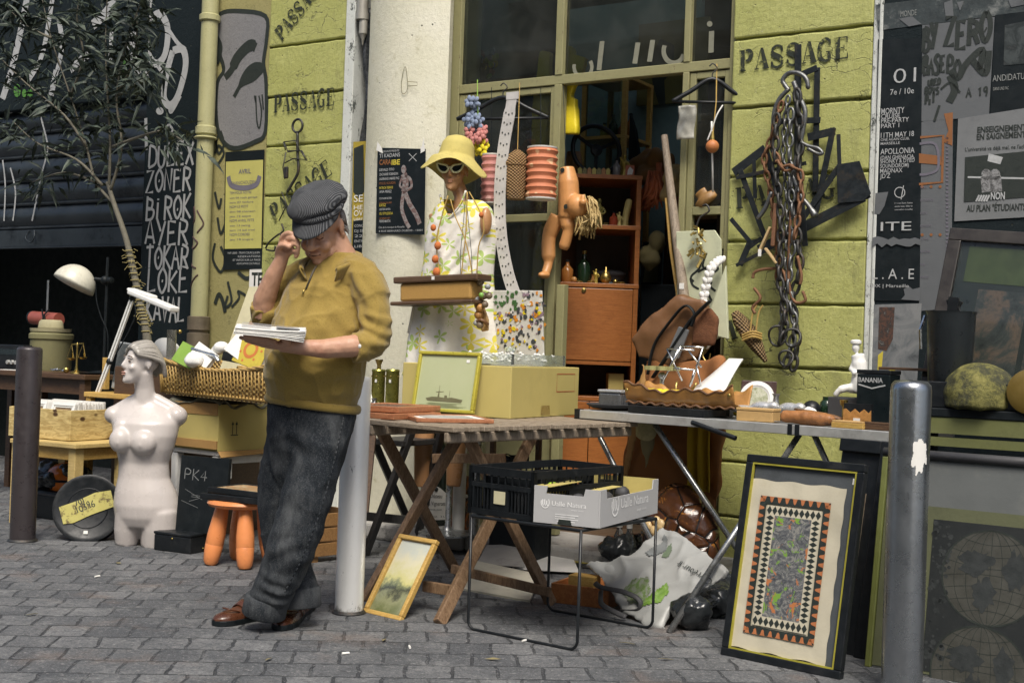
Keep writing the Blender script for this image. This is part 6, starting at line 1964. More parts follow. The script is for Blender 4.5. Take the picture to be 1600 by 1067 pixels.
# papers in the open compartment
for i in range(6):
 c=onsh(905+i*3,zf,.4)
 solo(MB(Matrix.Translation(c+V(0,0,.006+i*.011))@Matrix.Rotation(rnd(-.2,.2),4,'Z')@Matrix.Rotation(.03,4,'Y')).lh((-.12,-.06,-.004),(.12,.1,.004)),'record_sleeve',[W_MID,M_CARDD,M_BLACK][i%3],['lowest','second lowest','third','fourth','second highest','topmost'][i]+' brown sleeve of the stack under the cabinet flap','sleeve',group='sleeves stacked under the flap')
solo(MB().lh((P(975,500,-.45).x-.04,.38,zf+.009),(P(975,500,-.45).x+.05,.6,zf+.08))if False else MB().lh((onsh(970,0).x-.05,.4,zg+.004),(onsh(970,0).x+.04,.6,zg+.14)),'carton',M_CARD,'yellow cardboard carton inside the low open cabinet compartment','box',bevel=.003)
for i in range(16):
 zz=zm if i%2 else zd
 px_=892+(i//2)*12+(i%2)*5
 c_=i%5
 nm=('bell','vase','egg','jar','cup')[c_]
 pr=[[(.022,0),(.02,.01),(.012,.03),(.004,.036)],[(.012,0),(.022,.02),(.01,.05),(.016,.06)],[(.006,0),(.018,.014),(.014,.032),(.002,.042)],[(.018,0),(.018,.04),(.012,.046)],[(.01,0),(.016,.026),(.018,.03)]][c_]
 q=MB(Matrix.Translation(onsh(px_,zz,.5+.06*(i%3)))).lathe(pr,None,14)
 mcol=i%4
 solo(q,nm,[M_BRASS,mat('aged_ivory',()),mat('ochre_bead',()),M_OLIVE][mcol],'tiny '+('brass ','ivory ','ochre ','olive ')[mcol]+nm+' at the back of the '+('middle' if i%2 else 'desk')+' shelf, '+('far left','left','left of centre','just left of centre','just right of centre','right of centre','right','far right')[i//2],nm,smooth=60)
RP=Matrix.Translation((k0.x,yf,0))@Matrix.Rotation(TH,4,'Z')@Matrix.Translation((-k0.x,-yf,0))
for o in list(COL.objects):
 if o not in BEFORE and o.parent is None and o.type in('MESH','EMPTY'):
  bas=Matrix.Translation(WF@ROOTLOC[o])@Matrix.Rotation(-TH,4,'Z')
  nb_=WF@RP@WFI@bas
  o.location=nb_.translation
  o.rotation_euler=nb_.to_euler()
  # back of the room: picture on the blue wall, dark shapes, fox fur
bw=P(1030,80,-1.5)
pc_=thing('wall_picture','dark ochre picture of a horse leg on the blue back wall','picture',V(P(1030,170,-1.5).x,1.53,P(1030,185,-1.5).z))
a,b=P(992,165,-1.5),P(1062,30,-1.5)
MB().lh((a.x,1.52,a.z),(b.x+.2,1.548,b.z)).build('canvas',mat('dark_ochre_canvas',(.12,.11,.03),.7,0,.4,8),pc_)
q=MB(WM(0,1.518,0));q.flat([(P(x,y,-1.5).x,P(x,y,-1.5).z)for x,y in((1012,95),(1018,130),(1028,165),(1038,165),(1036,125),(1050,110),(1052,70),(1030,60))]);q.build('painted_shape',M_INK,pc_)
q=MB()
for i in range(40):
 c=P(1025+rnd(-8,8),300,-.7)
 q.tube([c+V(rnd(-.02,.02),rnd(-.05,.05),.12),c+V(rnd(-.06,.05),rnd(-.05,.05),0),c+V(rnd(-.12,.06),rnd(-.05,.05),-rnd(.06,.12))],[.006,.012,.003],5)
q.tube([P(1030,255,-.7),P(1029,290,-.7)],.02,8)
solo(q,'fox_fur',mat('fox_red',(.4,.11,.04),.7,0,.4,40),'red fox fur tail hanging in the dark doorway','fur',smooth=180)
q=MB(WM(0,.9,0)).prism(wpoly([(985,250),(988,180),(996,205),(1005,270)],-.9),.03);solo(q,'board',M_BLACK,'dark pointed board leaning on the blue inner wall','board')
q=MB()
c=P(1010,262,-.8)
for i in range(6):q.ell(c+V(rnd(-.12,.12),rnd(-.05,.05),rnd(-.08,.05)),(rnd(.06,.1),.06,rnd(.05,.08)))
solo(remesh(q,.012,2,.5,lambda c,n:lumps(c,14,.02)),'cushion',mat('orange_brown_cloth',(.2,.1,.03),.9),'crumpled brown cushion beside cabinet in the doorway','cushion',smooth=180)
o,M,L,Hh=picture('framed_picture','dim framed picture standing deep inside the dark doorway','picture',V(P(1000,450,-.85).x,.85,P(1000,445,-.85).z),V(P(1030,450,-.85).x,.85,P(1030,445,-.85).z),(1015,378),3,0,.015,M_BLACK)
MB(M).lh((.014,.014,-.018),(L-.014,Hh-.014,-.012)).build('print',mat('dim_print',(.05,.055,.03),.5,0,.5,12),o)
tbx=thing('trunk','dark trunk carrying pictures and cushion inside the doorway','trunk',V(P(1015,445,-.85).x,1.0,.093))
MB().lh((P(1003,450,-.8).x,.78,.094),(P(1064,450,-.8).x,1.3,P(1015,445,-.85).z-.001)).build('body',M_BLACK,tbx,bevel=.01)
for i,(px,y,m)in enumerate(((1045,285,0),(1015,395,1))):
 q=MB()
 c=P(px,y,-.6-.1*i)
 for k_ in range(5):q.ell(c+V(rnd(-.05,.05),rnd(-.03,.03),rnd(-.07,.07)),(.05,.04,.06))
 solo(remesh(q,.01,2,.5,lambda c,n:lumps(c,20,.012)),'cloth_bundle',[mat('sand_cloth',(.3,.22,.09),.9),mat('olive_cloth',(.12,.1,.04),.9)][m],['sandy cloth bundle hanging in the doorway beside door post','olive cloth bundle hanging low in the dark doorway'][m],'cloth',smooth=180)
 # garments behind the left lower pane
q=MB()
a,b=P(800,340,-.35),P(862,560,-.35)
q.grid(lambda u,v:(a.x+(b.x-a.x)*u,.4+.03*math.sin(u*22+v*2)+.02*math.sin(v*5),a.z+(b.z-a.z)*v),40,16)
solo(q,'curtain',mat('grey_brown_curtain',(.1,.095,.08),.9),'grey brown curtain hanging behind the lower left pane','curtain',smooth=180,thick=.004)
q=MB()
a,b=P(1085,190,-.2),P(1140,330,-.2)
q.grid(lambda u,v:(a.x+(b.x-a.x)*u,.2+.04*math.sin(PI*u)+.015*math.sin(u*25),a.z+(b.z-a.z)*v),30,10)
solo(q,'dark_coat',mat('navy_coat',(.04,.055,.08),.9),'dark blue coat hanging behind the narrow right window','coat',smooth=180,thick=.004)
q=MB().tube(spl([P(1098,300,-.1),P(1105,310,-.1),P(1112,320,-.1)],4),[.05]*4+[.075]*4+[.06],16);solo(q,'torso_form',M_TAN,'tan torso form glimpsed behind the narrow right window','torso',smooth=180)
# ---------------------------------------------------------------- door side: oar, white board, bag, straps
ot=.16
oar=thing('oar','weathered brown wooden oar leaning by the shop door','oar',P(1072,640,ot))
q=MB();q.tube([P(1038,212,-.0),P(1052,330,.04),P(1071,480,ot),P(1080,560,ot+.05)],[.018,.024,.027,.03],12);q.build('shaft',W_GREY,oar,smooth=60)
q=MB().lathe([(0,0),(.012,.004),(.012,-.004)],WM(P(1066,447,.12).x,-.16,P(1066,447,.12).z),8)if False else MB().box(P(1065,447,.165),(.025,.004,.03));q.build('price_tag',M_PAPER,oar)
cane=thing('cane','thin golden bamboo cane leaning beside the wooden oar','cane',P(1078,560,.1))
q=MB();q.tube([P(1041,310,.02),P(1048,390,.05),P(1068,520,.1),P(1076,600,.12)],.009,8);q.build('shaft',W_OCH,cane,smooth=60)
wb=thing('white_board','cream board with black thorn drawing hanging at the door','board',P(1095,535,.1))
Mwb=WM(0,-.1,0)
poly=wpoly([(1058,362),(1118,360),(1128,375),(1131,525),(1100,540),(1060,520)],.1)
MB().prism(poly,.012,Mwb).build('panel',mat('cream_panel',(.5,.52,.36),.6),wb,bevel=.003)
q=MB()
for pts in([(1096,405),(1092,420),(1080,432),(1082,445),(1092,452)],[(1090,425),(1112,415),(1122,420),(1110,430),(1108,445),(1118,455)],[(1078,435),(1084,440)],[(1104,395),(1098,415),(1106,422)],[(1112,470),(1106,455),(1112,440)]):q.ribbon(wbez(pts,.113),.012,WM(0,-.113,0))
q.build('drawing',M_INK,wb)
q=MB(WM(0,-.16,0)).prism(wpoly([(1100,520),(1136,415),(1140,530)],.16),.02);solo(q,'board_corner',mat('cream_panel',()),'pale folded panel corner beside the green pillar','panel',bevel=.004)
wh=thing('wire_hanger','wire hook with jumble of metal charms before cream board','hook',P(1090,385,.14))
q=MB().tube(spl([P(1088,355,.14),P(1094,340,.14),P(1108,330,.14),P(1104,320,.14),P(1098,322,.14)],4),.005,6);q.build('hook',M_IRON,wh,smooth=180)
q=MB()
for i in range(26):
 c=P(1090+rnd(-7,9),355+rnd(0,50),.15)
 q.tube([c,c+V(rnd(-.03,.03),rnd(-.02,0),rnd(-.05,.01))],rnd(.004,.009),5)
q.build('charm',M_BRASS,wh)
bt2=thing('braided_belt','white braided leather belt hanging over the cream board','belt',P(1112,540,.2))
for side in(-1,1):
 q=MB()
 for i,p in enumerate(spl([P(1128,405,.16),P(1112,420,.2),P(1102,455,.2),P(1096,500,.22),P(1104,540,.22)],7)):
  q.ell(p+V(.012*side*(1 if i%2 else .4),-.004*(i%2),0),(.014,.008,.02),rot=Matrix.Rotation(side*.6,3,'Y'),seg=8,rings=6)
 q.build('plait',M_PAPER,bt2,smooth=180)
q=MB().tube(spl([P(1104,540,.23),P(1098,555,.24),P(1106,566,.24),P(1110,552,.24)],5),.004,6);q.build('buckle',M_BRASS,bt2)
# leather saddle bag and sheepskin coat
def sheet(pts,t,thick,m,name,par,bulge=.03,label=None,cat=None,nz=.01):
 poly=wpoly(pts,t)
 q=MB(WM(0,-t,0)).prism(poly,thick)
 r=remesh(q,.012,5,.5,lambda c,n:lumps(c,11,nz)+lumps(c,5,bulge))
 return r.build(name,m,par,label,cat,smooth=180)
lb=thing('saddle_bag','brown leather sling bag hanging open by the shop door','bag',P(1050,570,.2))
sheet([(1006,560),(1000,530),(1030,495),(1070,465),(1110,470),(1122,520),(1100,560),(1060,575)],.18,.09,M_BROWN,'body',lb,.03)
q=MB()
q.tube(spl([P(1012,585,.3),P(1022,540,.3),P(1045,505,.3),P(1070,478,.3),P(1085,490,.3),P(1080,510,.3)],6),.016,8,flat=.35);q.tube(spl([P(1020,590,.3),P(1050,545,.31),P(1080,500,.31),P(1110,470,.3)],6),.02,8,flat=.3)
q.build('strap',M_BLACK,lb,smooth=180)
q=MB(WM(0,-.3,0)).prism(wpoly([(1040,560),(1062,510),(1078,516),(1062,560)],.3),.015);q.build('grey_flap',mat('grey_leather',(.13,.135,.14),.4),lb,bevel=.004)
sheet([(1080,540),(1085,500),(1110,480),(1125,500),(1118,540)],.25,.03,mat('brown_fleece',(.13,.05,.02),1,0,.5,60,1,90),'fleece_pad',lb)
sk=thing('suede_coat','rust brown suede coat hanging below the bag behind metal table','coat',P(1040,770,.3))
M_SUEDE=mat('rust_suede',(.27,.11,.035),.9,0,.25,9,.3,90)
sheet([(1010,560),(990,640),(968,765),(1000,800),(1128,800),(1132,560)],.22,.05,M_SUEDE,'panel',sk,.05,nz=.02)
sheet([(1004,565),(988,650),(966,760),(975,775),(1008,650),(1012,570)],.29,.02,M_TAN,'edge_strip',sk)
flc=sheet([(1000,655),(1026,655),(1028,678),(1018,686),(1002,680)],.34,.05,mat('cream_fleece',(.5,.46,.26),1,0,.3,60,1.0,70),'fleece_cuff',sk,.03)
sheet([(1006,682),(1024,682),(1014,735),(1006,735)],.34,.02,M_BLACK if False else mat('olive_lining',(.25,.22,.12),.8),'sleeve_lining',sk)
yf_=solo(MB().grid(lambda u,v:V(*(P(1100+36*u,0,.3).x,),-.3-.02*math.sin(u*14)-.01*math.sin(v*5),P(1118,655,.3).z+(P(1118,770,.3).z-P(1118,655,.3).z)*v),24,12),'yellow_cloth',mat('saffron_cloth',(.5,.33,.02),.85),'hanging saffron yellow cloth beside the suede coat','cloth',smooth=180,thick=.006)
# wares on shelves inside the left window and deep in the doorway
def shelf_unit(name,label,x0,x1,y,zs,d=.22):
 o=thing(name,label,'shelf',V((x0+x1)/2,y+d/2,.093))
 for x_ in(x0,x1-.02):MB().lh((x_,y,.094),(x_+.02,y+d,zs[-1]+.25)).build('upright',W_DARK,o)
 for z_ in zs:MB().lh((x0+.0205,y+.002,z_-.02),(x1-.0205,y+d,z_)).build('shelf_board',W_MID,o)
 return o
xa,xb=P(722,400,-.42).x,P(866,400,-.42).x
zA,zB=P(800,425,-.42).z,P(800,335,-.42).z
shelf_unit('display_shelf','dark display shelf with jars behind the lower left window',xa,xb,.46,[zA-.45,zA,zB])
JM=[mat('amber_jar',()),mat('yellow_jar',(.45,.36,.03),.3),M_OLIVE,mat('dark_green_glass',()),M_PAPER,mat('red_liquid',()),M_BRASS]
JN=['amber','yellow','olive','dark green','white','red','brass']
for i,(u,zz,h_,r)in enumerate(((.08,zA,.13,.04),(.2,zA,.19,.035),(.33,zA,.11,.045),(.62,zA,.1,.05),(.78,zA,.08,.04),(.9,zA,.15,.035),(.12,zB,.16,.04),(.3,zB,.1,.04),(.5,zB,.14,.03),(.72,zB,.17,.04),(.9,zB,.1,.04))):
 bottle(V(xa+(xb-xa)*u,.54,zz+.001),r,h_,JM[(i*3)%7],('squat ' if h_<.12 else 'tall ')+JN[(i*3)%7]+' jar '+('at the left end' if u<.15 else 'left of the middle' if u<.4 else 'in the middle' if u<.6 else 'right of the middle' if u<.8 else 'at the right end')+' of the '+('lower' if zz==zA else 'upper')+' window shelf',None,'jar')
xc,xd=P(1002,400,-1.0).x,P(1066,400,-1.0).x
zC,zD=P(1030,480,-1.0).z,P(1030,330,-1.0).z
shelf_unit('bookshelf','dim bookshelf of worn volumes deep in the doorway',xc,xd+.1,1.32,[zC-.35,zC,zD])
for i in range(11):
 zz=zD if i<6 else zC
 x_=xc+.04+(i%6)*.055
 h_=.16+.05*((i*7)%3)/2
 c_=i%4
 solo(MB().lh((x_,1.34,zz+.001),(x_+.042,1.5,zz+h_)),'old_book',[mat('book_red',(.3,.08,.04),.6),mat('book_ochre',(.42,.3,.1),.6),mat('book_green',(.12,.2,.1),.6),mat('book_cream',(.5,.46,.35),.6)][c_],['red','ochre','green','cream'][c_]+' old book, number '+['one','two','three','four','five','six'][i%6]+' from the left on the '+('upper' if i<6 else 'lower')+' dim doorway shelf','book',group='old books in the doorway',bevel=.003)
 # vitrine deep behind the cabinet
c=P(930,190,-1.0)
vt=thing('glass_vitrine','ochre framed glass vitrine standing behind the steering wheel','vitrine',V(c.x,1.1,.093))
x0,x1,z0,z1=P(905,190,-1.0).x,P(968,190,-1.0).x,.094,P(930,118,-1.0).z
q=MB()
for x_ in(x0,x1):
 for y_ in(1.05,1.4):q.lh((x_-.015,y_,z0),(x_+.015,y_+.03,z1))
q.build('corner_post',W_OCH,vt)
q=MB()
for z_ in(z1,z1-.38,z1-.8,.5):q.lh((x0-.016,1.048,z_-.02),(x1+.016,1.432,z_))
q.build('shelf',W_OCH,vt)
MB().lh((x0+.016,1.06,.52),(x1-.016,1.064,z1-.03)).build('pane',M_PANE,vt)
for i in range(4):
 bottle(V(x0+.05+i*(x1-x0-.1)/3,1.25,z1-.379),.03,.12+.05*(i%2),JM[(i*2+1)%7],('leftmost ','second ','third ','rightmost ')[i]+JN[(i*2+1)%7]+' jar from the left inside the glass vitrine',None,'jar')
 # ---------------------------------------------------------------- wooden folding table
TZ_=.79
Nn,Ll,Rr=G(709,668,TZ_),G(570,655,TZ_),G(888,651,TZ_)
ydir=(Ll-Nn)
wl_=ydir.length
ydir.normalize()
xdir=Rr-Nn
xdir=xdir-ydir*xdir.dot(ydir)
xl_=xdir.length
xdir.normalize()
MT=axes(Nn,xdir,ydir,V(0,0,1))
ft=thing('folding_table','slatted wooden folding table with crossed legs carrying pictures and cardboard box','table',MT@V(xl_/2,wl_/2,-TZ_))
ns=14
for i in range(ns):
 x0,x1=xl_*i/ns,xl_*(i+.72)/ns
 MB(MT).lh((x0,0,-.02),(x1,wl_,0)).build('slat',W_GREYX,ft,bevel=.003)
for y in(.03,wl_-.05):MB(MT).lh((.0,y,-.066),(xl_-.03,y+.028,-.0205)).build('batten',W_GREY,ft,bevel=.008)
W_LEG=wood('table_leg_wood',(.11,.06,.03),(.26,.17,.1),20,(5,5,1),.5,.3)
def leg(top,ft_,w=.032,d=.05,m=None,par=None,zt=None):
 MB().bar(top if isinstance(top,Vector)else G(*top,zt or(TZ_-.045)),ft_ if isinstance(ft_,Vector)else G(*ft_,.0),w,d,0,xdir).build('leg',m or W_LEG,par or ft,bevel=.004)
leg((720,674),(570,938));leg((592,666),(712,892));leg((838,668),(686,974));leg((728,676),(862,944))
MB().bar(G(662,915,.1),G(705,922,.1),.022,.045).build('stretcher',W_LEG,ft,bevel=.003);MB().bar(G(706,888,.12),G(860,925,.08),.022,.04).build('stretcher',W_LEG,ft,bevel=.003)
MB().bar(G(676,716,.58),G(790,716,.6),.022,.045).build('stretcher',W_LEG,ft,bevel=.003)
# black folding chair behind
fc=thing('folding_chair','black folding wooden chair with crossed legs behind the wooden table','chair',P(606,850,.75))
leg(P(644,672,.72),G(570,868),.03,.04,W_BLK,fc);leg(P(584,688,.72),G(648,838),.03,.04,W_BLK,fc);leg(P(690,672,.5),G(650,850),.03,.04,W_BLK,fc)
MB().bar(P(570,806,.72),P(634,812,.62),.02,.045).build('stretcher',W_BLK,fc);a,b=P(580,684,.75),P(655,684,.5)
MB().lh((a.x,-.78,a.z-.03),(b.x+.1,-.45,a.z)).build('seat',W_BLK,fc,bevel=.004)
# ---- on the wooden table
def onw(px,py):return G(px,py,TZ_)
def tframe(px,py,w,d,h,rz,dz,fm,im,name,label,ins=.022):return flat_frame(name,label,onw(px,py),w,d,h,rz,fm,im,TZ_+dz,ins)
rzT=math.atan2(xdir.y,xdir.x)
tframe(610,652,.36,.3,.026,rzT+.2,.001,W_RED,W_RED,'framed_picture','reddish wooden frame lying bottom of two on folding table',.03)
tframe(612,651,.35,.3,.026,rzT+.25,.028,W_RED,mat('plum_print',(.12,.05,.035),.3),'framed_picture','reddish wooden frame lying on top of another on folding table',.03)
tframe(697,657,.34,.36,.018,rzT-.55,.001,W_RED,M_PAPER,'framed_picture','thin wooden frame with white mount lying near table corner',.018)
q=MB(Matrix.Translation(onw(697,657)+V(0,0,.0155))@Matrix.Rotation(rzT-.55,4,'Z')).lh((-.11,-.12,0),(.11,.12,.0015));solo(q,'photo_print',m_multi('grey_print',[(.1,.1,.1),(.4,.4,.38),(.6,.6,.56)],9),'grey photograph lying on the white mount of thin frame','photograph')
M_GILT=mat('yellow_gilt_frame',(.5,.44,.06),.35,.3,.15,20,.1)
Cq=onw(797,655)
Lq=D(630,560,(WF@Cq).y+.28)
Lq.z=TZ_
yq=(Lq-Cq).normalized()
nq=V(yq.y,-yq.x,0)
if nq.dot(CW-Cq)<0:nq=-nq
def sb_(px):
 r=ray(px,640)
 n_=V(r.y,-r.x,0)
 p0=Cq+nq*.1
 return p0+yq*((CW-p0).dot(n_)/yq.dot(n_))+V(0,0,.02)
sp,M,L,Hh=picture('ship_picture','yellow gilt framed print of a grey warship leaning on box','picture',sb_(641),sb_(738),(700,549),12,TZ_,.016,M_GILT)
def m_sea():
 n=N('pale_green_print')
 c=n.mix(n.noise(3,6),(.34,.38,.2),(.48,.5,.33))
 return n.fin(c,.15,0,None,.6)
MB(M).lh((.0161,.0161,-.019),(L-.0161,Hh-.0161,-.012)).build('print',m_sea(),sp)
q=MB(M)
sx=lambda u,v:(L*u,Hh*v)
q.flat([sx(.2,.22),sx(.24,.18),sx(.78,.17),sx(.8,.22),sx(.62,.25),sx(.55,.24),sx(.54,.28),sx(.5,.28),sx(.5,.24),sx(.42,.25),sx(.41,.36),sx(.4,.36),sx(.39,.25),sx(.3,.25)],None,0,-.011)
q.ribbon([sx(.36,.33),sx(.48,.34)],.003,None,0,-.0108);q.ribbon([sx(.405,.36),sx(.405,.44)],.002,None,0,-.0108);q.ribbon([sx(.58,.25),sx(.58,.36)],.002,None,0,-.0108)
q.build('ship',mat('ship_sepia',(.14,.13,.07),.4),sp)
q=MB(M)
for i in range(7):q.ribbon([sx(rnd(.1,.3),.15-i*.012),sx(rnd(.6,.9),.15-i*.012)],.0016,None,0,-.0108)
q.build('waves',mat('sea_lines',(.25,.27,.14),.4),sp)
q=MB(M).lh((L*.78,Hh*.83,-.0105),(L*.83,Hh*.88,-.0095));q.build('price_tag',M_PAPER,sp)
# cardboard box with red square
Cc=onw(797,655)
Zc=(WF@Cc).y
lft=D(630,560,Zc+.28)
lft.z=TZ_
rgt=D(903,560,Zc+.3)
rgt.z=TZ_
y=(lft-Cc)
wy=y.length
y.normalize()
x=V(y.y,-y.x,0)
r_=ray(903,640)
n_=V(r_.y,-r_.x,0)
wx=(CW-Cc).dot(n_)/x.dot(n_)
print('box',wx,wy)
Mcb=axes(Cc+V(0,0,.001),x,y,V(0,0,1))
hb_=P(797,573,-Cc.y).z-TZ_
cbx=thing('cardboard_box','large closed yellow cardboard box with red square on folding table','box',Cc)
MB(Mcb).lh((0,0,0),(wx,wy,hb_)).build('carton',M_CARD,cbx,bevel=.004)
q=MB(Mcb)
Mrf=Mcb@Matrix(((1,0,0,0),(0,0,-1,-.001),(0,1,0,0),(0,0,0,1)))
q=MB(Mrf).ribbon([(wx*.65,hb_*.5),(wx*.93,hb_*.5),(wx*.93,hb_*.86),(wx*.65,hb_*.86),(wx*.65,hb_*.49)],.004);q.build('red_square',mat('red_stamp',(.35,.05,.02),.7),cbx)
q=MB(Mrf).flat([(wx*.42,.01),(wx*.56,.01),(wx*.55,.055),(wx*.43,.055)]);q.build('packing_tape',mat('brown_tape',(.3,.22,.07),.3),cbx)
q=MB(Mcb).lh((.003,wy*.46,hb_+.0005),(wx,wy*.54,hb_+.0015));q.build('packing_tape',mat('brown_tape',()),cbx)
gx=thing('glass_tray','shallow glass tray of white pebbles on the large cardboard box','tray',Mcb@V(wx*.4,wy*.3,hb_))
q=MB(Mcb)
z0=hb_+.002
q.lh((wx*.05,wy*.02,z0),(wx*.8,wy*.55,z0+.006))
for lo,hi in(((.05,.02),(.8,.04)),((.05,.53),(.8,.55)),((.05,.0401),(.07,.5299)),((.78,.0401),(.8,.5299))):q.lh((wx*lo[0],wy*lo[1],z0+.0061),(wx*hi[0],wy*hi[1],z0+.055))
q.build('tray',M_GLASSY,gx)
q=MB(Mcb)
for i in range(90):
 q.ell((wx*rnd(.09,.76),wy*rnd(.06,.51),z0+rnd(.02,.062)),(rnd(.006,.014),.008,.007),seg=7,rings=5)
q.build('pebbles',M_PAPER,gx,kind='stuff')
bowl=solo(MB(Mcb@TR(wx*.35,wy*.25,z0+.06)).lathe([(.02,0),(.028,.01),(.028,.03),(.026,.03),(.02,.01),(0,.006)],None,18),'glass_cup',M_GLASSY,'tiny clear glass cup on the tray of white pebbles','cup',smooth=50)
def shell(px,py,label,vase):
 c=onw(px,py)+V(0,.0,0)
 c=V(P(px,py,.95).x,-.95,TZ_+.001)
 o=thing('shell_case',label,'shell case',c)
 hh=P(px,577,.95).z-TZ_
 MB().lathe([(.038,0),(.038,.008),(.034,.012),(.034,hh*.93),(.037,hh*.96),(.033,hh),(.03,hh),(.03,.02),(0,.02)],Matrix.Translation(c),22).build('case',mat('green_brass',(.26,.25,.06),.3,.8,.4,18,.25,60,.5,(.08,.1,.03)),o,smooth=40)
 q=MB()
 for a in range(5):q.ell(c+V(.034*math.cos(a*1.25-2.5),.034*math.sin(a*1.25-2.5),hh*.82),.005,seg=6,rings=4)
 q.build('rivets',M_BRASS,o)
 if vase:MB().lathe([(.012,0),(.01,.02),(.022,.05),(.019,.05),(.006,.02),(0,.02)],Matrix.Translation(c+V(0,0,hh*1.0)),14).build('flared_neck',M_BRASS,o,smooth=50)
 q=MB().box(c+V(.012,-.036,hh*.7),(.012,.002,.016));q.build('price_tag',M_PAPER,o)
shell(590,633,'green brass shell case with flared neck beside the standing man',True);shell(612,633,'plain green brass shell case next to the gilt ship picture',False)
c=V(P(575,630,1.0).x,-1.0,TZ_+.03)
q=MB(Matrix.Translation(c)).lathe([(.035,0),(.0,.09)],None,4);q.lh((-.05,-.04,-.03),(.05,.04,-.001));solo(q,'sail_model',M_PAPER,'little white sail ornament on brown base at table edge','ornament')
c=V(P(585,630,1.1).x,-1.1,TZ_+.001)
solo(MB(Matrix.Translation(c)).lathe([(.02,0),(.026,.02),(.012,.04),(.016,.055),(0,.05)],None,16),'silver_egg_cup',M_CHROME,'small silver egg cup before the shell cases','cup',smooth=50)
# painter's palette board by the window
a,b=P(762,546,.34),P(853,546,.34)
pb=thing('painted_board','pale board splattered with blobs of oil paint behind cardboard box','painting',V((a.x+b.x)/2,-.34,a.z))
top=P(800,454,.34).z
MB(WM(0,-.34,0)).prism([(a.x,a.z-.1),(b.x,b.z-.1),(P(848,455,.34).x,top),(P(765,458,.34).x,top)],.012).build('panel',mat('grey_white_canvas',(.5,.49,.45),.7),pb,bevel=.003)
for x_ in(a.x+.03,b.x-.05):MB().lh((x_,-.33,.095),(x_+.025,-.305,a.z-.101)).build('support',W_DARK,pb)
bl_=[MB(WM(0,-.353,0))for _ in range(6)]
for i in range(330):
 u,v=random.random(),random.random()
 if rnd(0,1)>.25+.75*math.exp(-((u-.55)**2+(v-.5)**2)*6):continue
 r=rnd(.004,.016)
 cx,cz=a.x+(b.x-a.x)*u,a.z+(top-a.z)*v
 k_=0 if v>.65 and u<.5 else random.choice((1,2,3,4,5,5))
 bl_[k_].prism([(cx+r*rnd(.5,1.2)*math.cos(t_),cz+r*rnd(.5,1.3)*math.sin(t_))for t_ in np.linspace(0,6.28,8)[:-1]],.0015+.003*random.random())
for k_,c_ in enumerate(((.05,.12,.04),(.6,.48,.02),(.55,.22,.03),(.25,.18,.22),(.6,.58,.55),(.05,.055,.06))):
 bl_[k_].build('paint_blobs',mat('oil_blob_%d'%k_,c_,.3),pb,kind='stuff')
 # white beam and ledge between window panes and box
q=MB().lh((P(870,560,.0).x,-.03,.1),(P(882,560,.0).x,.02,P(880,445,0).z));q.build('door_edge',M_FRAME,shop,bevel=.004)
# ---------------------------------------------------------------- below the wooden table
c=P(680,805,.12)
c.z=.095
wbt=bottle(c,.088,.62,mat('wine_bottle_glass',(.012,.02,.014),.1),'very large dark champagne bottle with white label under wooden table',mat('wine_bottle_glass',()))
lbm=MB()
for j in range(6):
 pass
A0=math.atan2((CW-c).y,(CW-c).x)
lbm.grid(lambda u,v:(c.x+.0895*math.cos(A0-.95+1.9*u),c.y+.0895*math.sin(A0-.95+1.9*u),.13+.17*v+(.02*math.cos((u-.5)*7)if v>.95 else 0)),18,8)
lbm.build('label',M_PAPER,wbt,smooth=180)
q=MB()
def cyl_text(body,h,z,m_=.0915,w=1.3):
 vs,fs=text_mesh(body)
 xs=[v[0]for v in vs]
 k_=w/(max(xs)-min(xs))
 q.add([(c.x+m_*math.cos(A0-w/2+(v[0]-min(xs))*k_),c.y+m_*math.sin(A0-w/2+(v[0]-min(xs))*k_),z+v[1]*h)for v in vs],fs)
cyl_text('Château',.035,.255,w=.8);cyl_text('des Vignerons',.035,.212,w=1.3);cyl_text('grande cuvee',.015,.185,w=.8);cyl_text('12% vol   3 L',.014,.145,w=1.3)
q.ell((c.x+.092*math.cos(A0),c.y+.092*math.sin(A0),.305),(.012,.012,.014))
q.build('label_print',M_INK,wbt)
c=P(719,815,.25)
c.z=.095
def m_carved():
 n=N('varnished_carved_log')
 w=n.wave(16,7,4,'X',n.map((2,2,.5)))
 return n.fin(n.mix(w,(.03,.012,.006),(.33,.1,.025)),.22,0,n.bump(w,.6,.01))
q=MB(Matrix.Translation(c)).lathe([(.055,0),(.062,.04),(.05,.11),(.056,.18),(.046,.26),(.05,.3),(0,.31)],None,22)
vz=solo(remesh(q,.007,2,.5,lambda c_,n:lumps(c_,13,.012)),'carved_log',m_carved(),'glossy red brown carved wooden log under the folding table','carving',smooth=180)
q=MB()
for i,(a,z_)in enumerate(((-.3,.1),(.5,.2),(-.5,.25),(.2,.05))):q.ell(c+V(.052*math.cos(A0+a),.052*math.sin(A0+a),z_),(.013,.013,.013))
q.build('white_knots',M_PAPER,vz,smooth=180)
for i,(px,y0,y1,r,m,lab)in enumerate(((717,684,790,.035,M_PAPER,'white paper roll with grey letters standing behind table legs'),(764,676,800,.03,mat('beige_tube',(.5,.44,.26),.7),'beige cardboard tube standing right of the white roll'),(742,690,800,.03,M_STEEL,'grey metal tube standing between two paper rolls'))):
 b_=P(px,y1,.3)
 b_.z=.095
 o=thing('paper_roll',lab,'roll',b_)
 MB().tube([b_,V(b_.x,b_.y,P(px,668,.3).z)],r,18).build('tube',m,o,smooth=40)
 if i==0:
  vs,fs=text_mesh('TS')
  MB().add([(b_.x+v[0]*.045-.03,b_.y-r-.001-.0*v[0],P(px,694,.3).z+v[1]*.045)for v in vs],fs).build('lettering',M_RUB,o)
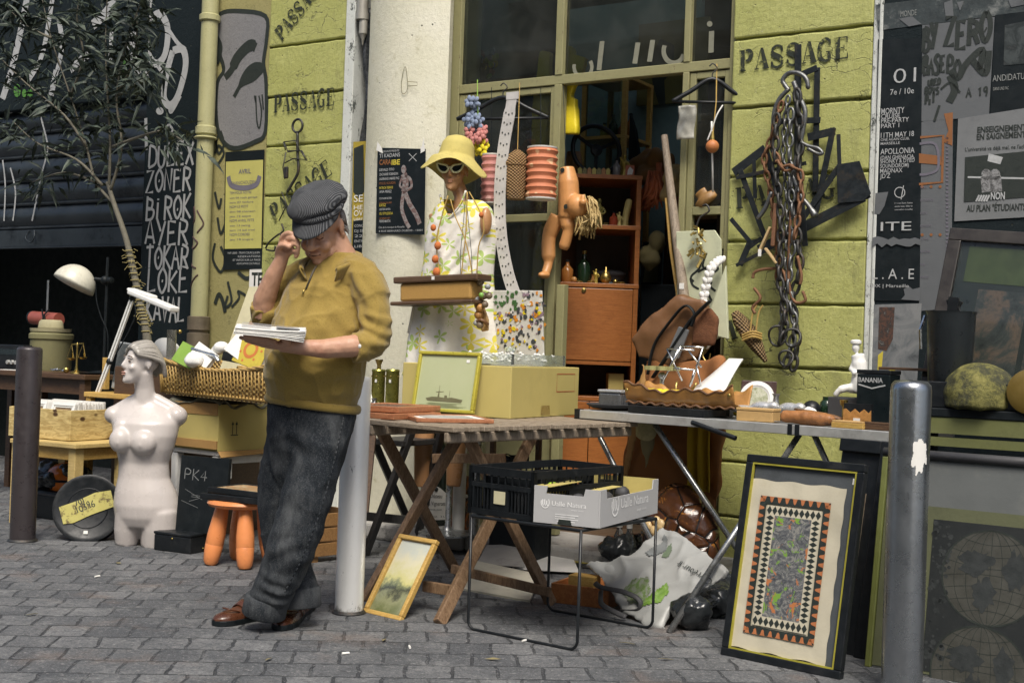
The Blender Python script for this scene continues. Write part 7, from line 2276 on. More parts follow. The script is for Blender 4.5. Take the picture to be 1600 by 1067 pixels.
tf=thing('tall_frame','narrow dark wooden frame leaning behind the white bollard','frame',G(572,800))
q=MB();q.bar(P(583,680,.95),P(571,800,1.05),.03,.02);q.bar(P(583,680,.95),P(566,676,.95),.03,.02);q.bar(P(571,798,1.05),P(556,795,1.05),.03,.02);q.build('moulding',W_DARK,tf)
MB().add([P(581,683,.93),P(569,797,1.03),P(548,795,1.03),P(560,680,.93)],[(0,1,2,3)]).build('panel',mat('dim_print',()),tf,thick=.006)
q=MB()
for i in range(24):
 a=rnd(0,6.3)
 q.tube([P(806,728,.45)+V(.07*math.cos(a_+a),.05*math.sin(a_+a),rnd(-.01,.04)+i*.001)for a_ in np.linspace(0,5,12)],.004,5)
solo(q,'cable_coil',M_BLACK,'tangled coil of black cable behind the black crate','cable',smooth=180)
solo(MB().lh((P(800,740,.5).x-.12,-.52,.0),(P(800,740,.5).x+.16,-.36,P(806,733,.45).z-.01)),'speaker_box',M_BLACK,'black box carrying the tangled coil of cable','box',bevel=.01)
# leaning landscape picture
dg=solve_lean((565,955),(624,969),(623,832),0,(690,845))
lp2,M,L,Hh=picture('landscape_picture','small landscape painting in yellow wooden frame leaning on folding table','picture',(565,955),(624,969),(655,838),dg,0,.02,W_OCH)
def m_land():
 n=N('landscape_paint')
 s=n.n('SeparateXYZ')
 n.put(s.inputs[0],n.co)
 v=n.math('ADD',n.math('MULTIPLY',s.outputs[2],1/max(.1,(M@V(0,Hh,0)).z)),n.math('MULTIPLY',n.math('SUBTRACT',n.noise(11,6,.65),.5),.6))
 c=n.ramp(v,[(.02,(.11,.13,.05)),(.2,(.24,.25,.14)),(.3,(.06,.065,.05)),(.38,(.2,.22,.12)),(.46,(.55,.52,.22)),(.66,(.62,.58,.4)),(.85,(.5,.52,.45))])
 return n.fin(c,.12,0,None,.7)
MB(M).lh((.021,.021,-.02),(L-.021,Hh-.021,-.014)).build('painting',m_land(),lp2)
# ---------------------------------------------------------------- wire side table with two crates
z=.45
c0,c1,c2=G(908,828,z),G(737,809,z),G(1025,815,z)
MWt,xl2,wl2=foot((908,828),(737,809),(1025,815),z)
print('wire',xl2,wl2)
wt_=thing('wire_table','thin black wire frame side table holding the crates','table',MWt@V(xl2/2,wl2/2,-z))
def loop(x_):
 q=MB(MWt)
 r=.035
 q.tube([V(x_,0,0),V(x_,0,-z+r)]+[V(x_,r-r*math.cos(a),-z+r-r*math.sin(a)+.005)for a in np.linspace(.2,PI/2,5)]+[V(x_,wl2-r,-z+.005)]+[V(x_,wl2-r+r*math.sin(a),-z+r-r*math.cos(a)+.005)for a in np.linspace(.2,PI/2,5)]+[V(x_,wl2,0)],.006,8)
 q.build('leg',M_PLAST,wt_,smooth=180)
loop(0);loop(xl2)
q=MB(MWt)
for a_,b_ in(((0,0),(xl2,0)),((xl2,0),(xl2,wl2)),((xl2,wl2),(0,wl2)),((0,wl2),(0,0))):q.tube([V(*a_,-.002),V(*b_,-.002)],.0065,8)
for i in range(1,6):q.tube([V(xl2*i/6,0,-.004),V(xl2*i/6,wl2,-.004)],.003,6)
q.build('top_frame',M_PLAST,wt_,smooth=60)
# black plastic crate, pierced sides
def pcrate(M,wx,wy,h,label):
 o=thing('plastic_crate',label,'crate',M@V(wx/2,wy/2,0))
 MB(M).lh((.006,.006,.0),(wx-.006,wy-.006,.008)).build('base',M_PLAST,o)
 for(p0,p1)in(((0,0),(wx,0)),((0,0),(0,wy)),((wx,0),(wx,wy)),((0,wy),(wx,wy))):
  p0,p1=V(*p0,0),V(*p1,0)
  d=p1-p0
  L=d.length
  d.normalize()
  q=MB(M)
  for zz,hh_ in((.012,.022),(h*.62,.018),(h-.014,.03)):
   q.bar(p0+V(0,0,zz),p1+V(0,0,zz),.012,hh_)
  n_=int(L/.018)
  for i in range(n_+1):
   u=i/n_
   k_=.004 if .1<u<.9 else .016
   q.bar(p0+d*L*u+V(0,0,.0235),p0+d*L*u+V(0,0,h*.62-.0095),k_,.006,0,d)
   if i%2==0:q.bar(p0+d*L*u+V(0,0,h*.62+.0095),p0+d*L*u+V(0,0,h-.0295),k_,.006,0,d)
  q.bar(p0+d*L*.38+V(0,0,h*.32),p0+d*L*.66+V(0,0,h*.32),.009,h*.5)
  for u in(.0,1.):q.bar(p0+d*L*u+V(0,0,.0),p0+d*L*u+V(0,0,h),.016,.016)
  q.build('side',M_PLAST,o)
 return o
Mp,px_,py_=foot((832,815),(735,802),(968,802),z+.004)
px_,py_=min(px_,.6),min(py_,.45)
print('crate',px_,py_)
pc1=pcrate(Mp,px_,py_,.19,'black pierced plastic crate on the wire table behind white carton')
q=MB(Mp).lh((-.0092,py_*.42,.05),(-.0075,py_*.6,.1));q.build('paper_label',mat('cream_card',()),pc1)
pcrate(Mp@TR(.05,.05,.002,.12),px_-.12,py_-.11,.15,'second black plastic crate nested inside the pierced crate')
q=MB(Mp)
for i in range(9):q.lh((.1+i*.03,.09,.02),(.12+i*.03,py_-.1,.1+.02*math.sin(i*2)))
solo(q,'sleeve_row',M_RUB,'row of dark sleeves standing inside the black crate','sleeves')
solo(MB(Mp@TR(px_*.32,py_*.3,.13,.3)).lathe([(.0,.012),(.045,.006),(.05,0),(.045,-.004),(0,-.004)],None,20),'green_lid',mat('lime_plastic',(.3,.45,.03),.4),'bright lime green lid inside the black plastic crate','lid',smooth=60)
# white printed carton
Mv,vx,vy=foot((935,825),(834,818),(1050,809),z+.008)
print('carton',vx,vy)
vx,vy=min(vx,.6),min(vy,.45)
hv=.14
vb=thing('fruit_carton','white fruit carton printed with leaf name logo, on wire table','carton',Mv@V(vx/2,vy/2,0))
M_CRT=mat('white_carton',(.4,.4,.4),.75,0,.06,9,.08,150,.1)
def vside(Mf,w,hlo):
 k_=.09
 return MB(Mf).prism([(0,0),(w,0),(w,hv),(w-.055,hv),(w-.062,hlo),(.062 if w>.3 else .05,hlo),(.055,hv),(0,hv)],.005)
Fx=Mv@Matrix(((1,0,0,0),(0,0,-1,.0),(0,1,0,0),(0,0,0,1)))
Fy=Mv@Matrix(((0,0,-1,.0),(-1,0,0,vy),(0,1,0,0),(0,0,0,1)))
q=MB()
vside(Fx,vx,hv*.74).build('side',M_CRT,vb);vside(Fy,vy,hv*.8).build('side',M_CRT,vb)
vside(Mv@Matrix(((1,0,0,0),(0,0,-1,vy-.005),(0,1,0,0),(0,0,0,1))),vx,hv*.74).build('side',M_CARD,vb);vside(Mv@Matrix(((0,0,-1,vx),(-1,0,0,vy),(0,1,0,0),(0,0,0,1))),vy,hv).build('side',M_CARD,vb)
MB(Mv).lh((.006,.006,0),(vx-.006,vy-.006,.004)).build('base',M_CARD,vb)
q=MB(Mv).lh((.01,.01,hv*.96),(vx*.4,.05,hv*.975));q.lh((.01,vy-.06,hv*.96),(vx*.5,vy-.01,hv*.975));q.build('corner_flap',M_CARD,vb)
M_LOGO=mat('white_print_on_carton',(.78,.78,.77),.7)
def logo(Mf,x,y,k_,par):
 q=MB(Mf)
 for dx in(0,.012,.024):q.ribbon([(x+dx*k_,y+(.036 if dx<.02 else .03)*k_),(x+dx*k_,y+.012*k_),(x+(dx+.006)*k_,y+.003*k_)],.0055*k_,None,0,.0062)
 q.ribbon([(px_0[0]*k_+x,px_0[1]*k_+y)for px_0 in circ(.015,.02,.024,12,.03,PI*.9,PI*2.2)],.005*k_,None,0,.0064)
 q.text('Ualle Natura',.026*k_,Matrix(),x+.055*k_,y+.006*k_,.0062,0,.2*k_)
 q.text('simply nature',.007*k_,Matrix(),x+.17*k_,y-.012*k_,.0062,0,.07*k_)
 q.build('printed_logo',M_LOGO,par)
logo(Fx,vx*.2,hv*.34,.82*vx/.34,vb);logo(Fy,vy*.14,hv*.46,.9*vy/.34,vb)
q=MB(Fy)
for i in range(4):q.ribbon([(vy*(.34+.03*(i==3)),hv*(.27-i*.06)),(vy*(.7-.05*(i%2)),hv*(.27-i*.06))],.003,None,0,.0062)
q.build('small_print',M_LOGO,vb)
MB(Fy).prism([(vy*.38,.0015),(vy*.6,.0015),(vy*.58,.02),(vy*.4,.02)],.0012,None,0,.0052).build('hand_hole',M_INK,vb)
q=MB(Mv)
for i in range(8):q.ell((vx*rnd(.25,.8),vy*rnd(.2,.75),.045+rnd(0,.05)),(rnd(.03,.05),.03,.03),seg=10,rings=6)
solo(q,'dark_wares',M_RUB,'dark lumps of wares filling the white fruit carton','wares',smooth=180)
# ---------------------------------------------------------------- on the paving between the tables
q=MB().lh((0,0,0),(.26,.17,.012),0,Matrix.Translation(G(835,940))@Matrix.Rotation(2.75,4,'Z')@Matrix.Rotation(-.25,4,'X'))
a,b,c_,d_=G(828,941),G(722,922),G(742,894),G(845,917)
q=MB().add([a,b,c_+V(0,0,.05),d_+V(0,0,.05)],[(0,1,2,3)]);solo(q,'plywood_sheet',mat('pale_plywood',(.5,.47,.38),.7,0,.1,6),'pale plywood sheet lying tilted under the folding table','board',thick=.01)
for i,(poly,m,lab)in enumerate((([(800,888),(905,893),(880,855),(822,850)],M_PAPER,'open white newspaper lying on the kerb behind wire table'),([(862,875),(925,880),(935,858),(890,852)],mat('olive_envelope',(.4,.33,.08),.7),'olive yellow envelope lying behind the open newspaper'),([(745,880),(820,885),(812,868),(760,866)],mat('grey_card',(.36,.34,.31),.7),'grey card sheet lying beside table leg under wire table'))):
 pts=[G(x_,y_,.02+.012*i)for x_,y_ in poly]
 pts[2].z+=.06;pts[3].z+=.05
 o=solo(MB().add(pts,[(0,1,2,3)]),('newspaper','envelope','card_sheet')[i],m,lab,('newspaper','envelope','card')[i],thick=.004)
 if i==0:
  zz=V(0,0,.004)
  f=lambda u,v:pts[0]*(1-u)*(1-v)+pts[1]*u*(1-v)+pts[2]*u*v+pts[3]*(1-u)*v+zz
  MB().add([f(.35,.5),f(.65,.45),f(.75,.8),f(.4,.85)],[(0,1,2,3)]).build('printed_photo',mat('newsprint',()),o)
Md_,dx,dy=foot((950,952),(860,938),(985,930),0)
dro=thing('wooden_drawer','orange brown wooden drawer lying open beside the white bag','drawer',Md_@V(dx/2,dy/2,0))  # a loose drawer lying on the paving
hd_=.085
W_DRW=wood('orange_drawer_wood',(.27,.09,.025),(.4,.16,.05),12,(6,1,6),.5)
q=MB(Md_)
for lo,hi in(((0,0,0),(.014,dy,hd_)),((dx-.014,0,0),(dx,dy,hd_)),((.0141,0,0),(dx-.0141,.014,hd_)),((.0141,dy-.014,0),(dx-.0141,dy,hd_)),((.0141,.0141,0),(dx-.0141,dy-.0141,.006))):
 MB(Md_).lh(lo,hi).build('board',W_DRW,dro,bevel=.002)
solo(MB(Md_).lh((.03,dy*.3,.07),(.11,dy*.75,.125)),'wooden_block',W_OCH,'ochre wooden block lying in the orange drawer','block',bevel=.004)
# shopping bag
M,L,loc=lean((955,962),(1085,992),42)
q=MB(M)
poly=[loc(*p)for p in((915,882),(985,868),(1008,846),(1036,820),(1080,845),(1140,890),(1128,908),(1088,930),(1050,950),(1040,985),(1015,983),(975,958),(945,915))]
q.prism(poly,.034,None,0,-.02)
M_BAG=mat('grey_white_woven_bag',(.3,.305,.295),.45,0,.08,6,.15,300,.15)
sb=thing('shopping_bag','crumpled white shopping bag with salad print under the metal table','bag',M@V(L/2,0,0))
def bag_fn(c_,n):return lumps(c_,5,.02)+crease(c_,5,.016,(1,1,1))+crease(c_,9,.01,(1,1,1),3)-.016
bm=remesh(q,.011,6,.5,bag_fn)
bm.build('body',M_BAG,sb,smooth=180)
# print shapes laid on the swollen surface: sample the mesh front
BV=np.array([tuple(M.inverted()@v)for v in bm.v])
front=BV[BV[:,2]>.0]
def onbag(x_,y_):
 d_=(front[:,0]-x_)**2+(front[:,1]-y_)**2
 i=np.argsort(d_)[:6]
 return front[i,2].max()
def bagpoly(pts,m,name,step=.012):
 P2=[Vector((*loc(*p),0))for p in pts]
 xs=[p.x for p in P2]
 ys=[p.y for p in P2]
 def inside(x_,y_):
  c_=False
  n_=len(P2)
  for i in range(n_):
   a_,b_=P2[i],P2[i-1]
   if(a_.y>y_)!=(b_.y>y_)and x_<(b_.x-a_.x)*(y_-a_.y)/(b_.y-a_.y)+a_.x:c_=not c_
  return c_
 q=MB(M)
 s_=step
 nx_,ny_=int((max(xs)-min(xs))/s_)+1,int((max(ys)-min(ys))/s_)+1
 vs,idx,fs=[],{},[]
 for i in range(nx_+1):
  for j in range(ny_+1):
   x_,y_=min(xs)+i*s_,min(ys)+j*s_
   idx[i,j]=len(vs)
   vs.append((x_,y_,onbag(x_,y_)+.003))
 for i in range(nx_):
  for j in range(ny_):
   if inside(min(xs)+(i+.5)*s_,min(ys)+(j+.5)*s_):fs.append((idx[i,j],idx[i+1,j],idx[i+1,j+1],idx[i,j+1]))
 q.add(vs,fs).build(name,m,sb,smooth=180)
bagpoly([(975,930),(990,908),(1015,905),(1020,925),(1010,945),(990,948)],m_multi('dark_salad',[(.05,.06,.05),(.2,.21,.18),(.1,.16,.04),(.04,.05,.04)],30),'salad_print',.008)
bagpoly([(1012,940),(1045,915),(1048,925),(1035,945),(1005,952)],m_multi('green_salad',[(.06,.12,.02),(.14,.25,.04),(.3,.36,.2)],30),'salad_print',.008)
bagpoly([(1010,865),(1035,852),(1040,838),(1046,845),(1045,862),(1030,868),(1018,872)],mat('grey_swirl',(.16,.17,.17),.6),'swirl_print',.007)
bagpoly([(1036,872),(1052,850),(1052,865),(1045,874)],mat('dull_green_swirl',(.12,.16,.1),.6),'swirl_print',.006)
q=MB(M)
vs,fs=text_mesh('Carrefour.fr')
x0,x1=min(v[0]for v in vs),max(v[0]for v in vs)
p0,p1=loc(1116,908),loc(1066,880)
dx_,dy_=p1[0]-p0[0],p1[1]-p0[1]
k_=math.hypot(dx_,dy_)/(x1-x0)
ux,uy=dx_/math.hypot(dx_,dy_),dy_/math.hypot(dx_,dy_)
q.add([((X:=p0[0]+(v[0]-x0)*k_*ux-v[1]*k_*uy),(Y:=p0[1]+(v[0]-x0)*k_*uy+v[1]*k_*ux),onbag(X,Y)+.005)for v in vs],fs)
q.build('bag_lettering',M_INK,sb)
q=MB(M)
for pts in([(936,918),(950,930),(985,938),(1005,945),(1000,955),(970,955)],[(945,930),(950,955),(965,966),(985,972)]):
 q.tube(spl([Vector((*loc(*p),.035+.03*math.sin(i)))for i,p in enumerate(pts)],5),.012,8,flat=.4)
q.build('handle',M_RUB,sb,smooth=180)
q=MB()
for x_,y_,r in((945,880,.07),(975,872,.06),(1000,862,.05),(1060,965,.07),(1095,945,.08),(1120,925,.07)):
 q.ell(G(x_,y_+25,0)+V(0,.12,.07 if x_>1020 else .14),(r*1.3,.07,r))
q.tube([G(x_,y_+25,0)+V(0,.12,.07 if x_>1020 else .14)for x_,y_ in((945,880),(975,872),(1000,862),(1060,965),(1095,945),(1120,925))],.05,10)
solo(remesh(q,.011,2,.5,lambda c,n:lumps(c,18,.02)+lumps(c,45,.008)),'bin_bag',bagm,'crumpled black plastic bag behind the white shopping bag','bag',smooth=180)
for i in range(2):
 c=P(967+16*i,850,.42)
 c.z=.095 if c.y>-.35 else 0
 q=MB().lathe([(.03,0),(.038,.006)]+[(.038-.003*(k_%2),.012+.012*k_)for k_ in range(9)]+[(.038,.125),(.036,.18),(.014,.23),(.014,.25)],Matrix.Translation(c),20)
 o=thing('water_bottle',('left' if i==0 else 'right')+' clear ribbed water bottle of the pair behind the white carton','bottle',c,'water bottles behind the carton')
 q.build('bottle',M_GLASSY,o,smooth=180);MB().lathe([(.015,.245),(.015,.265),(0,.265)],Matrix.Translation(c),14).build('cap',M_PAPER,o)
 # tortoise shell
c=P(1066,770,.62)
ts=thing('turtle_shell','big glossy dark turtle shell standing on edge under metal table','turtle shell',V(c.x,c.y,.0))
Mts=Matrix.Translation(V(c.x,c.y,.0+.26))@Matrix.Rotation(-.25,4,'Y')@Matrix.Rotation(PI/2-.2,4,'X')
q=MB()
q.ell((Mts.translation),(.2,.26,.13),rot=Mts.to_3x3())
def m_shell():
 n=N('varnished_shell')
 v=n.n('TexVoronoi',feature='DISTANCE_TO_EDGE')
 v.inputs['Scale'].default_value=8.5
 n.put(v.inputs[0],n.co)
 c=n.mix(n.noise(16,7,.75),(.014,.009,.007),(.11,.04,.014))
 c=n.mix(n.step(n.noise(9,6,.7,None,1.5),.57,.68),c,(.42,.17,.03))
 c=n.mix(n.step(v.outputs[0],.015,.05,1,0),c,(.008,.006,.005))
 h=n.math('ADD',n.step(v.outputs[0],0,.12),n.math('MULTIPLY',n.noise(14,6),.5))
 return n.fin(c,.16,0,n.bump(h,.5,.014))
r=remesh(q,.012,3,.5,lambda c_,n:lumps(c_,9,.012))
r.build('carapace',m_shell(),ts,smooth=180)
q=MB(Mts)
for i in range(9):q.ell((-.06+rnd(-.05,.03),.02+rnd(-.07,.07),.128),(.022,.026,.012),seg=8,rings=5)
q.build('pale_patch',mat('pale_horn',(.5,.36,.18),.3),ts,smooth=180)
# ---------------------------------------------------------------- posters left
M_PBLK=mat('black_poster_paper',(.007,.011,.013),.55,0,.35,9,.25,18,.3,(.02,.025,.028),.25)
M_PYEL=mat('yellow_poster_paper',(.45,.42,.12),.7,0,.12,8,.2,18,.15)
M_PGREY=mat('grey_poster_paper',(.105,.112,.118),.7,0,.2,7,.3,16,.35,(.06,.065,.07))
M_PRW=mat('white_poster_ink',(.4,.41,.41),.7,0,.25,60,0,60,.3)
M_PRD=mat('violet_poster_ink',(.14,.13,.16),.7)
M_PRO=mat('orange_poster_ink',(.24,.095,.03),.7)
M_PRY=mat('yellow_poster_ink',(.55,.45,.05),.7)
o=poster('poster',(352,238),(413,234),(409,420),(349,422),.008,M_PBLK,'yellow concert bill on black poster by the rain pipe')
poster_y=MB().prism(wpoly([(353,253),(411,250),(408,388),(351,389)],.012),.0015,WM(0,-.0105,0)).build('yellow_panel',M_PYEL,o)
q=MB()
def ln(q,body,x0,y,x1,h,t,bold=0):wt(q,body,x0,y,x1,h,t,0,bold,.0014)
t=.012
ln(q,'AVRIL',373,272,392,7,t,.02)
q.ribbon(wbez([(357,276),(362,290),(381,294),(400,289),(406,275)],t),.035,WM(0,-t,0),0,.0014)
for i,(s_,x1)in enumerate((('TEM POUR NOTRE',393),('ven 06 rock garage',402),('sam 07 fanfare',396),('NOM LE PETIT',388),('dim 08 chanson',399),('jeu 12 expo',392),('NOM AVRIL FETE',397),('ven 13 swing',391),('sam 14 bal trad',398),('NOM CORDES',390),('jeu 19 impro',396))):ln(q,s_,359,304+i*7.2,x1,4 if s_.isupper()else 3,t)
ln(q,'CHANICHOUZENA',361,289,403,5,t)
q.build('lettering',M_PRD,o)
q=MB()
for i,(s_,a,b)in enumerate((('PAF LIBRE - TRAM COURS JULIEN',356,406),('RESERVATIONS',372,407),('ET INFOS SUR LA PAGE',364,407),('ASSOCIATION CULTURELLE',370,406))):ln(q,s_,a,397+i*5.5-(0),b,3,.008 if False else .0085)
q.build('lettering',M_PRW,o)
o=poster('sticker',(390,420),(412,418),(411,448),(389,450),.006,M_PAPER,'white sticker with black letters under the concert bill')
o['category']='sticker'
q=MB();ln(q,'TE',393,446,410,20,.0065,.03);q.build('lettering',M_INK,o)
# poster strip on the tar panel
t=.0
o=poster('poster',(552,222),(583,220),(580,392),(549,394),.02,mat('mustard_poster',(.36,.27,.03),.6,0,.3,10),'narrow mustard house party poster between pillar and column')
q=MB()
q.prism(wpoly([(553,232),(568,226),(569,300),(560,310),(552,300)],.0215),.001,WM(0,-.021,0));q.build('dark_figure',M_INK,o)
q=MB()
q.prism(wpoly([(573,226),(580,225),(578,300),(572,301)],.0215),.001,WM(0,-.021,0));q.build('strip',M_PRW,o)
q=MB()
for s_,y,h in(('SE',316,11),('HE',328,7),('OV',338,9),('LIBRE',345,4)):ln(q,s_,553,y,567,h,.0225)
q.build('lettering',M_PAPER,o)
q=MB()
for i,ch in enumerate('MERCREDI'):ln(q,ch,574,236+i*8,578,5,.0225)
q.build('lettering',M_PRD,o)
o=poster('poster',(552,345),(583,343),(580,395),(550,397),.03,M_PBLK,'small black bill below the mustard house poster')
q=MB()
for i in range(5):ln(q,('CONCERT','DJ SET','22H','ENTREE','LIBRE')[i],554,355+i*8,576-3*(i%2),4,.031)
q.build('lettering',M_PRW,o)
# Caribbean concert poster on the column
TCB=.187
o=poster('poster',(590,231),(665,233),(663,367),(587,365),TCB,M_PBLK,'black concert poster with dancing statue on the white column')
q=MB()
for s_,x1,y,h in(('GUADELOUPE PRESENTE',624,239,3),('TI KADANS',625,247,6),('DEVALD TITO',616,268,4),('ZACHARIE ROBINSON',622,275,4),('LAURIANE & MARIE PAZ',624,282,4),('ANA PEREZ',612,302,4),('COYNAM BOYER',612,312,3),('DEXTER HAVEN',610,329,3),('PIERRE MARTIN',610,348,4)):ln(q,s_,593,y,x1,h,TCB+.001,.005)
ln(q,'Cite de la musique de Marseille',592,357,632,3,TCB+.001);ln(q,'4 RUE BERNARD DUBOIS - 13001',592,363,660,3,TCB+.001)
q.build('lettering',M_PRW,o)
q=MB();ln(q,'CARA',593,258,611,8,TCB+.001,.02);ln(q,'MIGUEL NOURDIN',593,289,618,4,TCB+.001);ln(q,'STEPHANE GALLAND',593,319,612,3,TCB+.001);ln(q,'LE NINAS HEY',593,343,610,3,TCB+.001);q.build('lettering',M_PRO,o)
q=MB();ln(q,'IBE',612,258,625,8,TCB+.001,.02);ln(q,'PATRICIA TERRIOS',593,296,614,4,TCB+.001);ln(q,'DESZ',593,323,603,4,TCB+.001);ln(q,'OLI STYLESIDIA',593,336,614,4,TCB+.001);q.build('lettering',M_PRY,o)
q=MB(WM(0,-TCB,0))
for pts,w_ in(([(651,240),(639,252)],.004),([(639,240),(651,252)],.004)):q.ribbon(wpoly(pts,TCB),w_,None,0,.0012)
q.build('cross_mark',M_PRW,o)
q=MB(WM(0,-TCB,0))
q.flat(wpoly(circ(631,265,4,12,7),TCB),None,0,.0012)
for pts,w_ in(([(631,272),(634,285),(632,300)],.045),([(633,275),(641,280),(643,292),(636,297)],.018),([(632,298),(640,318),(650,335),(656,350)],.03),([(631,300),(628,325),(634,345),(640,356)],.025),([(629,276),(625,290),(633,296)],.014)):q.ribbon(wbez(pts,TCB),w_,None,0,.0014)
q.build('statue_image',m_multi('bronze_statue',[(.04,.035,.035),(.3,.28,.27),(.13,.06,.05),(.4,.38,.36)],40),o)
for pts,lab in(([(590,222),(597,232),(598,240),(588,235)],0),([(662,215),(664,236),(657,240)],1)):
 MB().prism(wpoly(pts,TCB+.004),.001,WM(0,-TCB-.004,0)).build('tape',M_PAPER,o)
 # marks scratched into the column
q=MB()
sc.build('scratched_mark',mat('scratch',(.2,.18,.1),.8),shop)
# ---------------------------------------------------------------- posters on the boarded wall
t=.014
def rp(*a,**k):return poster(*a,**k)
o=poster('poster',(1372,62),(1441,60),(1437,470),(1363,470),t,M_PBLK,'tall black club night poster with white names right of green pillar')
q=MB()
t2=t+.0015
ln(q,'01',1396,131,1431,23,t2,-.01);ln(q,'7e / 10e',1391,149,1428,9,t2)
for s_,x1,y,h in(('MORNTY',1413,179,9),('CRUISE',1406,186,7),('PRE-PARTY',1420,193,7),('PART 1',1405,201,7),('11TH MAY 18',1428,216,8),('ONE AGAIN CLUB,',1421,221,4),('MARSEILLE',1406,227,4),('APOLLONIA',1429,242,9),('(DAN GHENACIA,',1429,250,6),('SHONKY & DYED',1429,256,6),('SOUNDOROM)',1420,263,6),('MADNAX',1410,271,7),("JD'Z",1391,279,7)):ln(q,s_,1377-(y-180)*.02,y,x1,h,t2,.004)
ln(q,'ITE',1376,361,1424,14,t2+.003);ln(q,'L . A . E',1363,436,1428,16,t2);ln(q,'OX | Marseille',1361,449,1420,5,t2)
for i in range(3):ln(q,('11 rue Saint Saens','entree libre','reservation conseillee')[i],1398,319+i*5,1426,2.5,t2)
q.ribbon(wpoly([(1412,290),(1408,312)],t),.004,WM(0,-t,0),0,.0018);q.ribbon(wpoly(circ(1406,301,8,18)+[(1414,301)],t),.004,WM(0,-t,0),0,.0018)
q.build('lettering',M_PRW,o)
q=MB()
rg=lambda x0,x1,y,a,n_:[(x0+(x1-x0)*i/n_,y+rnd(-a,a))for i in range(n_+1)]
q.prism(wpoly(rg(1363,1438,372,3,9)+rg(1438,1363,384,5,10),t2+.004),.001,WM(0,-t2-.004,0));q.prism(wpoly([(1412,452),(1420,447),(1426,452),(1438,449),(1437,470),(1408,468),(1414,461)],t2),.001,WM(0,-t2,0));q.prism(wpoly([(1368,302),(1388,300),(1382,322),(1374,335),(1366,335)],t2),.001,WM(0,-t2,0))
q.build('torn_patch',M_PGREY,o)
o=poster('poster',(1441,40),(1554,27),(1545,182),(1438,190),t-.0005,M_PGREY,'torn grey punk gig poster with spiky black handwriting')
q=MB()
Mh_=WM(0,-t-.0005,0)
def hpx(q,word,x0,x1,yb,h,sw,tt,M=None):
 a,b,c_=P(x0,yb,tt),P(x1,yb,tt),P(x0,yb-h,tt)
 hand(q,word,WM(0,-tt,0),a.x,a.z,c_.z-a.z,b.x-a.x,sw,0,.0015,0,.12)
for w_,x0,x1,yb,h,s_ in(('BY',1442,1465,82,34,.018),('ZERO',1476,1550,75,42,.022),('BASE',1442,1478,118,26,.016),('PO',1480,1502,118,26,.014),('CURED',1445,1470,135,10,.008),('BOYS',1445,1468,148,10,.008),('PITCH',1446,1472,163,14,.01),('A 19',1510,1545,152,14,.008)):hpx(q,w_,x0,x1,yb,h,s_,t)
for pts,w_ in(([(1485,110),(1497,122),(1510,100),(1535,78),(1530,110)],.03),([(1485,118),(1492,140),(1483,160)],.035),([(1470,140),(1485,130),(1500,145)],.01),([(1468,165),(1460,190)],.012),([(1520,95),(1540,115),(1545,80)],.03)):q.ribbon(wbez(pts,t),w_,WM(0,-t,0),0,.0017)
q.build('ink_drawing',M_INK,o)
o=poster('poster',(1555,24),(1640,14),(1640,175),(1547,184),t-.001,M_PBLK,'dark election poster with the word candidature at right edge')
q=MB();ln(q,'ANDIDATURE',1551,128,1612,10,t);ln(q,'DANS UNE FAC',1552,142,1576,5,t);q.build('lettering',mat('dim_print_ink',(.22,.23,.22),.7),o)
q=MB().prism(wpoly([(1570,40),(1620,30),(1620,98),(1568,103)],t),.0008,WM(0,-t,0));q.build('printed_photo',m_multi('dim_photo',[(.015,.02,.02),(.06,.07,.07),(.02,.025,.025),(.1,.1,.1)],14),o)
o=poster('poster',(1437,192),(1489,176),(1486,482),(1436,486),t-.001,M_PGREY,'grey poster with ornate orange border beside tall black poster')
q=MB(WM(0,-t,0))
q.flat(wpoly([(1436,240),(1470,244),(1471,258),(1436,255)],t),None,0,.001);q.flat(wpoly([(1475,178),(1489,176),(1488,228),(1474,222),(1482,205)],t),None,0,.001)
q.ribbon(wpoly([(1438,215),(1474,212),(1472,285),(1436,288)],t),.012,None,0,.0012)
for i in range(6):q.flat(wpoly(circ(1441+(i%3)*14,292+75*(i//3),2.5,8),t),None,0,.001)
q.build('orange_print',M_PRO,o)
q=MB(WM(0,-t,0))
for i in range(34):q.flat(wpoly([(1478,215+i*6),(1482,215+i*6),(1482,218+i*6),(1478,218+i*6)],t),None,0,.001)
q.ribbon(wbez([(1437,225),(1462,226),(1466,262),(1450,272),(1437,273)],t),.012,None,0,.0014)
for i,s_ in enumerate(('SIMA','ENTRANCE','LIEN','KONTEXT','LOIRE','SANDRE','RUE','MARSE')):ln(q,s_,1438,295+i*20,1438+len(s_)*2.6,4,t)if False else None
q.build('border_print',M_PRD,o)
q=MB()
for i,s_ in enumerate(('SIMA','ENTRANCE','LIEN','KONTEXT','LOIRE','SANDRE','RUE','MARSE')):ln(q,s_,1438,295+i*20,1438+len(s_)*2.6,4,t)
q.build('lettering',M_PRD,o)
TE_=t+.002
o=poster('poster',(1497,186),(1660,160),(1660,336),(1491,346),TE_,mat('pale_grey_poster',(.165,.172,.175),.6,0,.15,6,.4,12,.3,(.11,.115,.12)),'pale student protest poster with black headline at right')
q=MB()
ln(q,'ENSEIGNEMENT',1527,208,1604,9,TE_,.03);ln(q,'EN SAIGNEMENT',1526,219,1603,9,TE_,.03);ln(q,"L'université va déjà mal, ne l'achevons pas",1508,237,1632,6,TE_,.01);ln(q,'AU PLAN "ÉTUDIANTS"',1510,331,1606,10,TE_,.03)
q.prism(wpoly([(1508,246),(1650,232),(1650,305),(1506,316)],TE_+.001),.001,WM(0,-TE_-.001,0))
q.build('lettering',M_INK,o)
q=MB();ln(q,'NON',1548,312,1570,11,TE_+.003,.03)
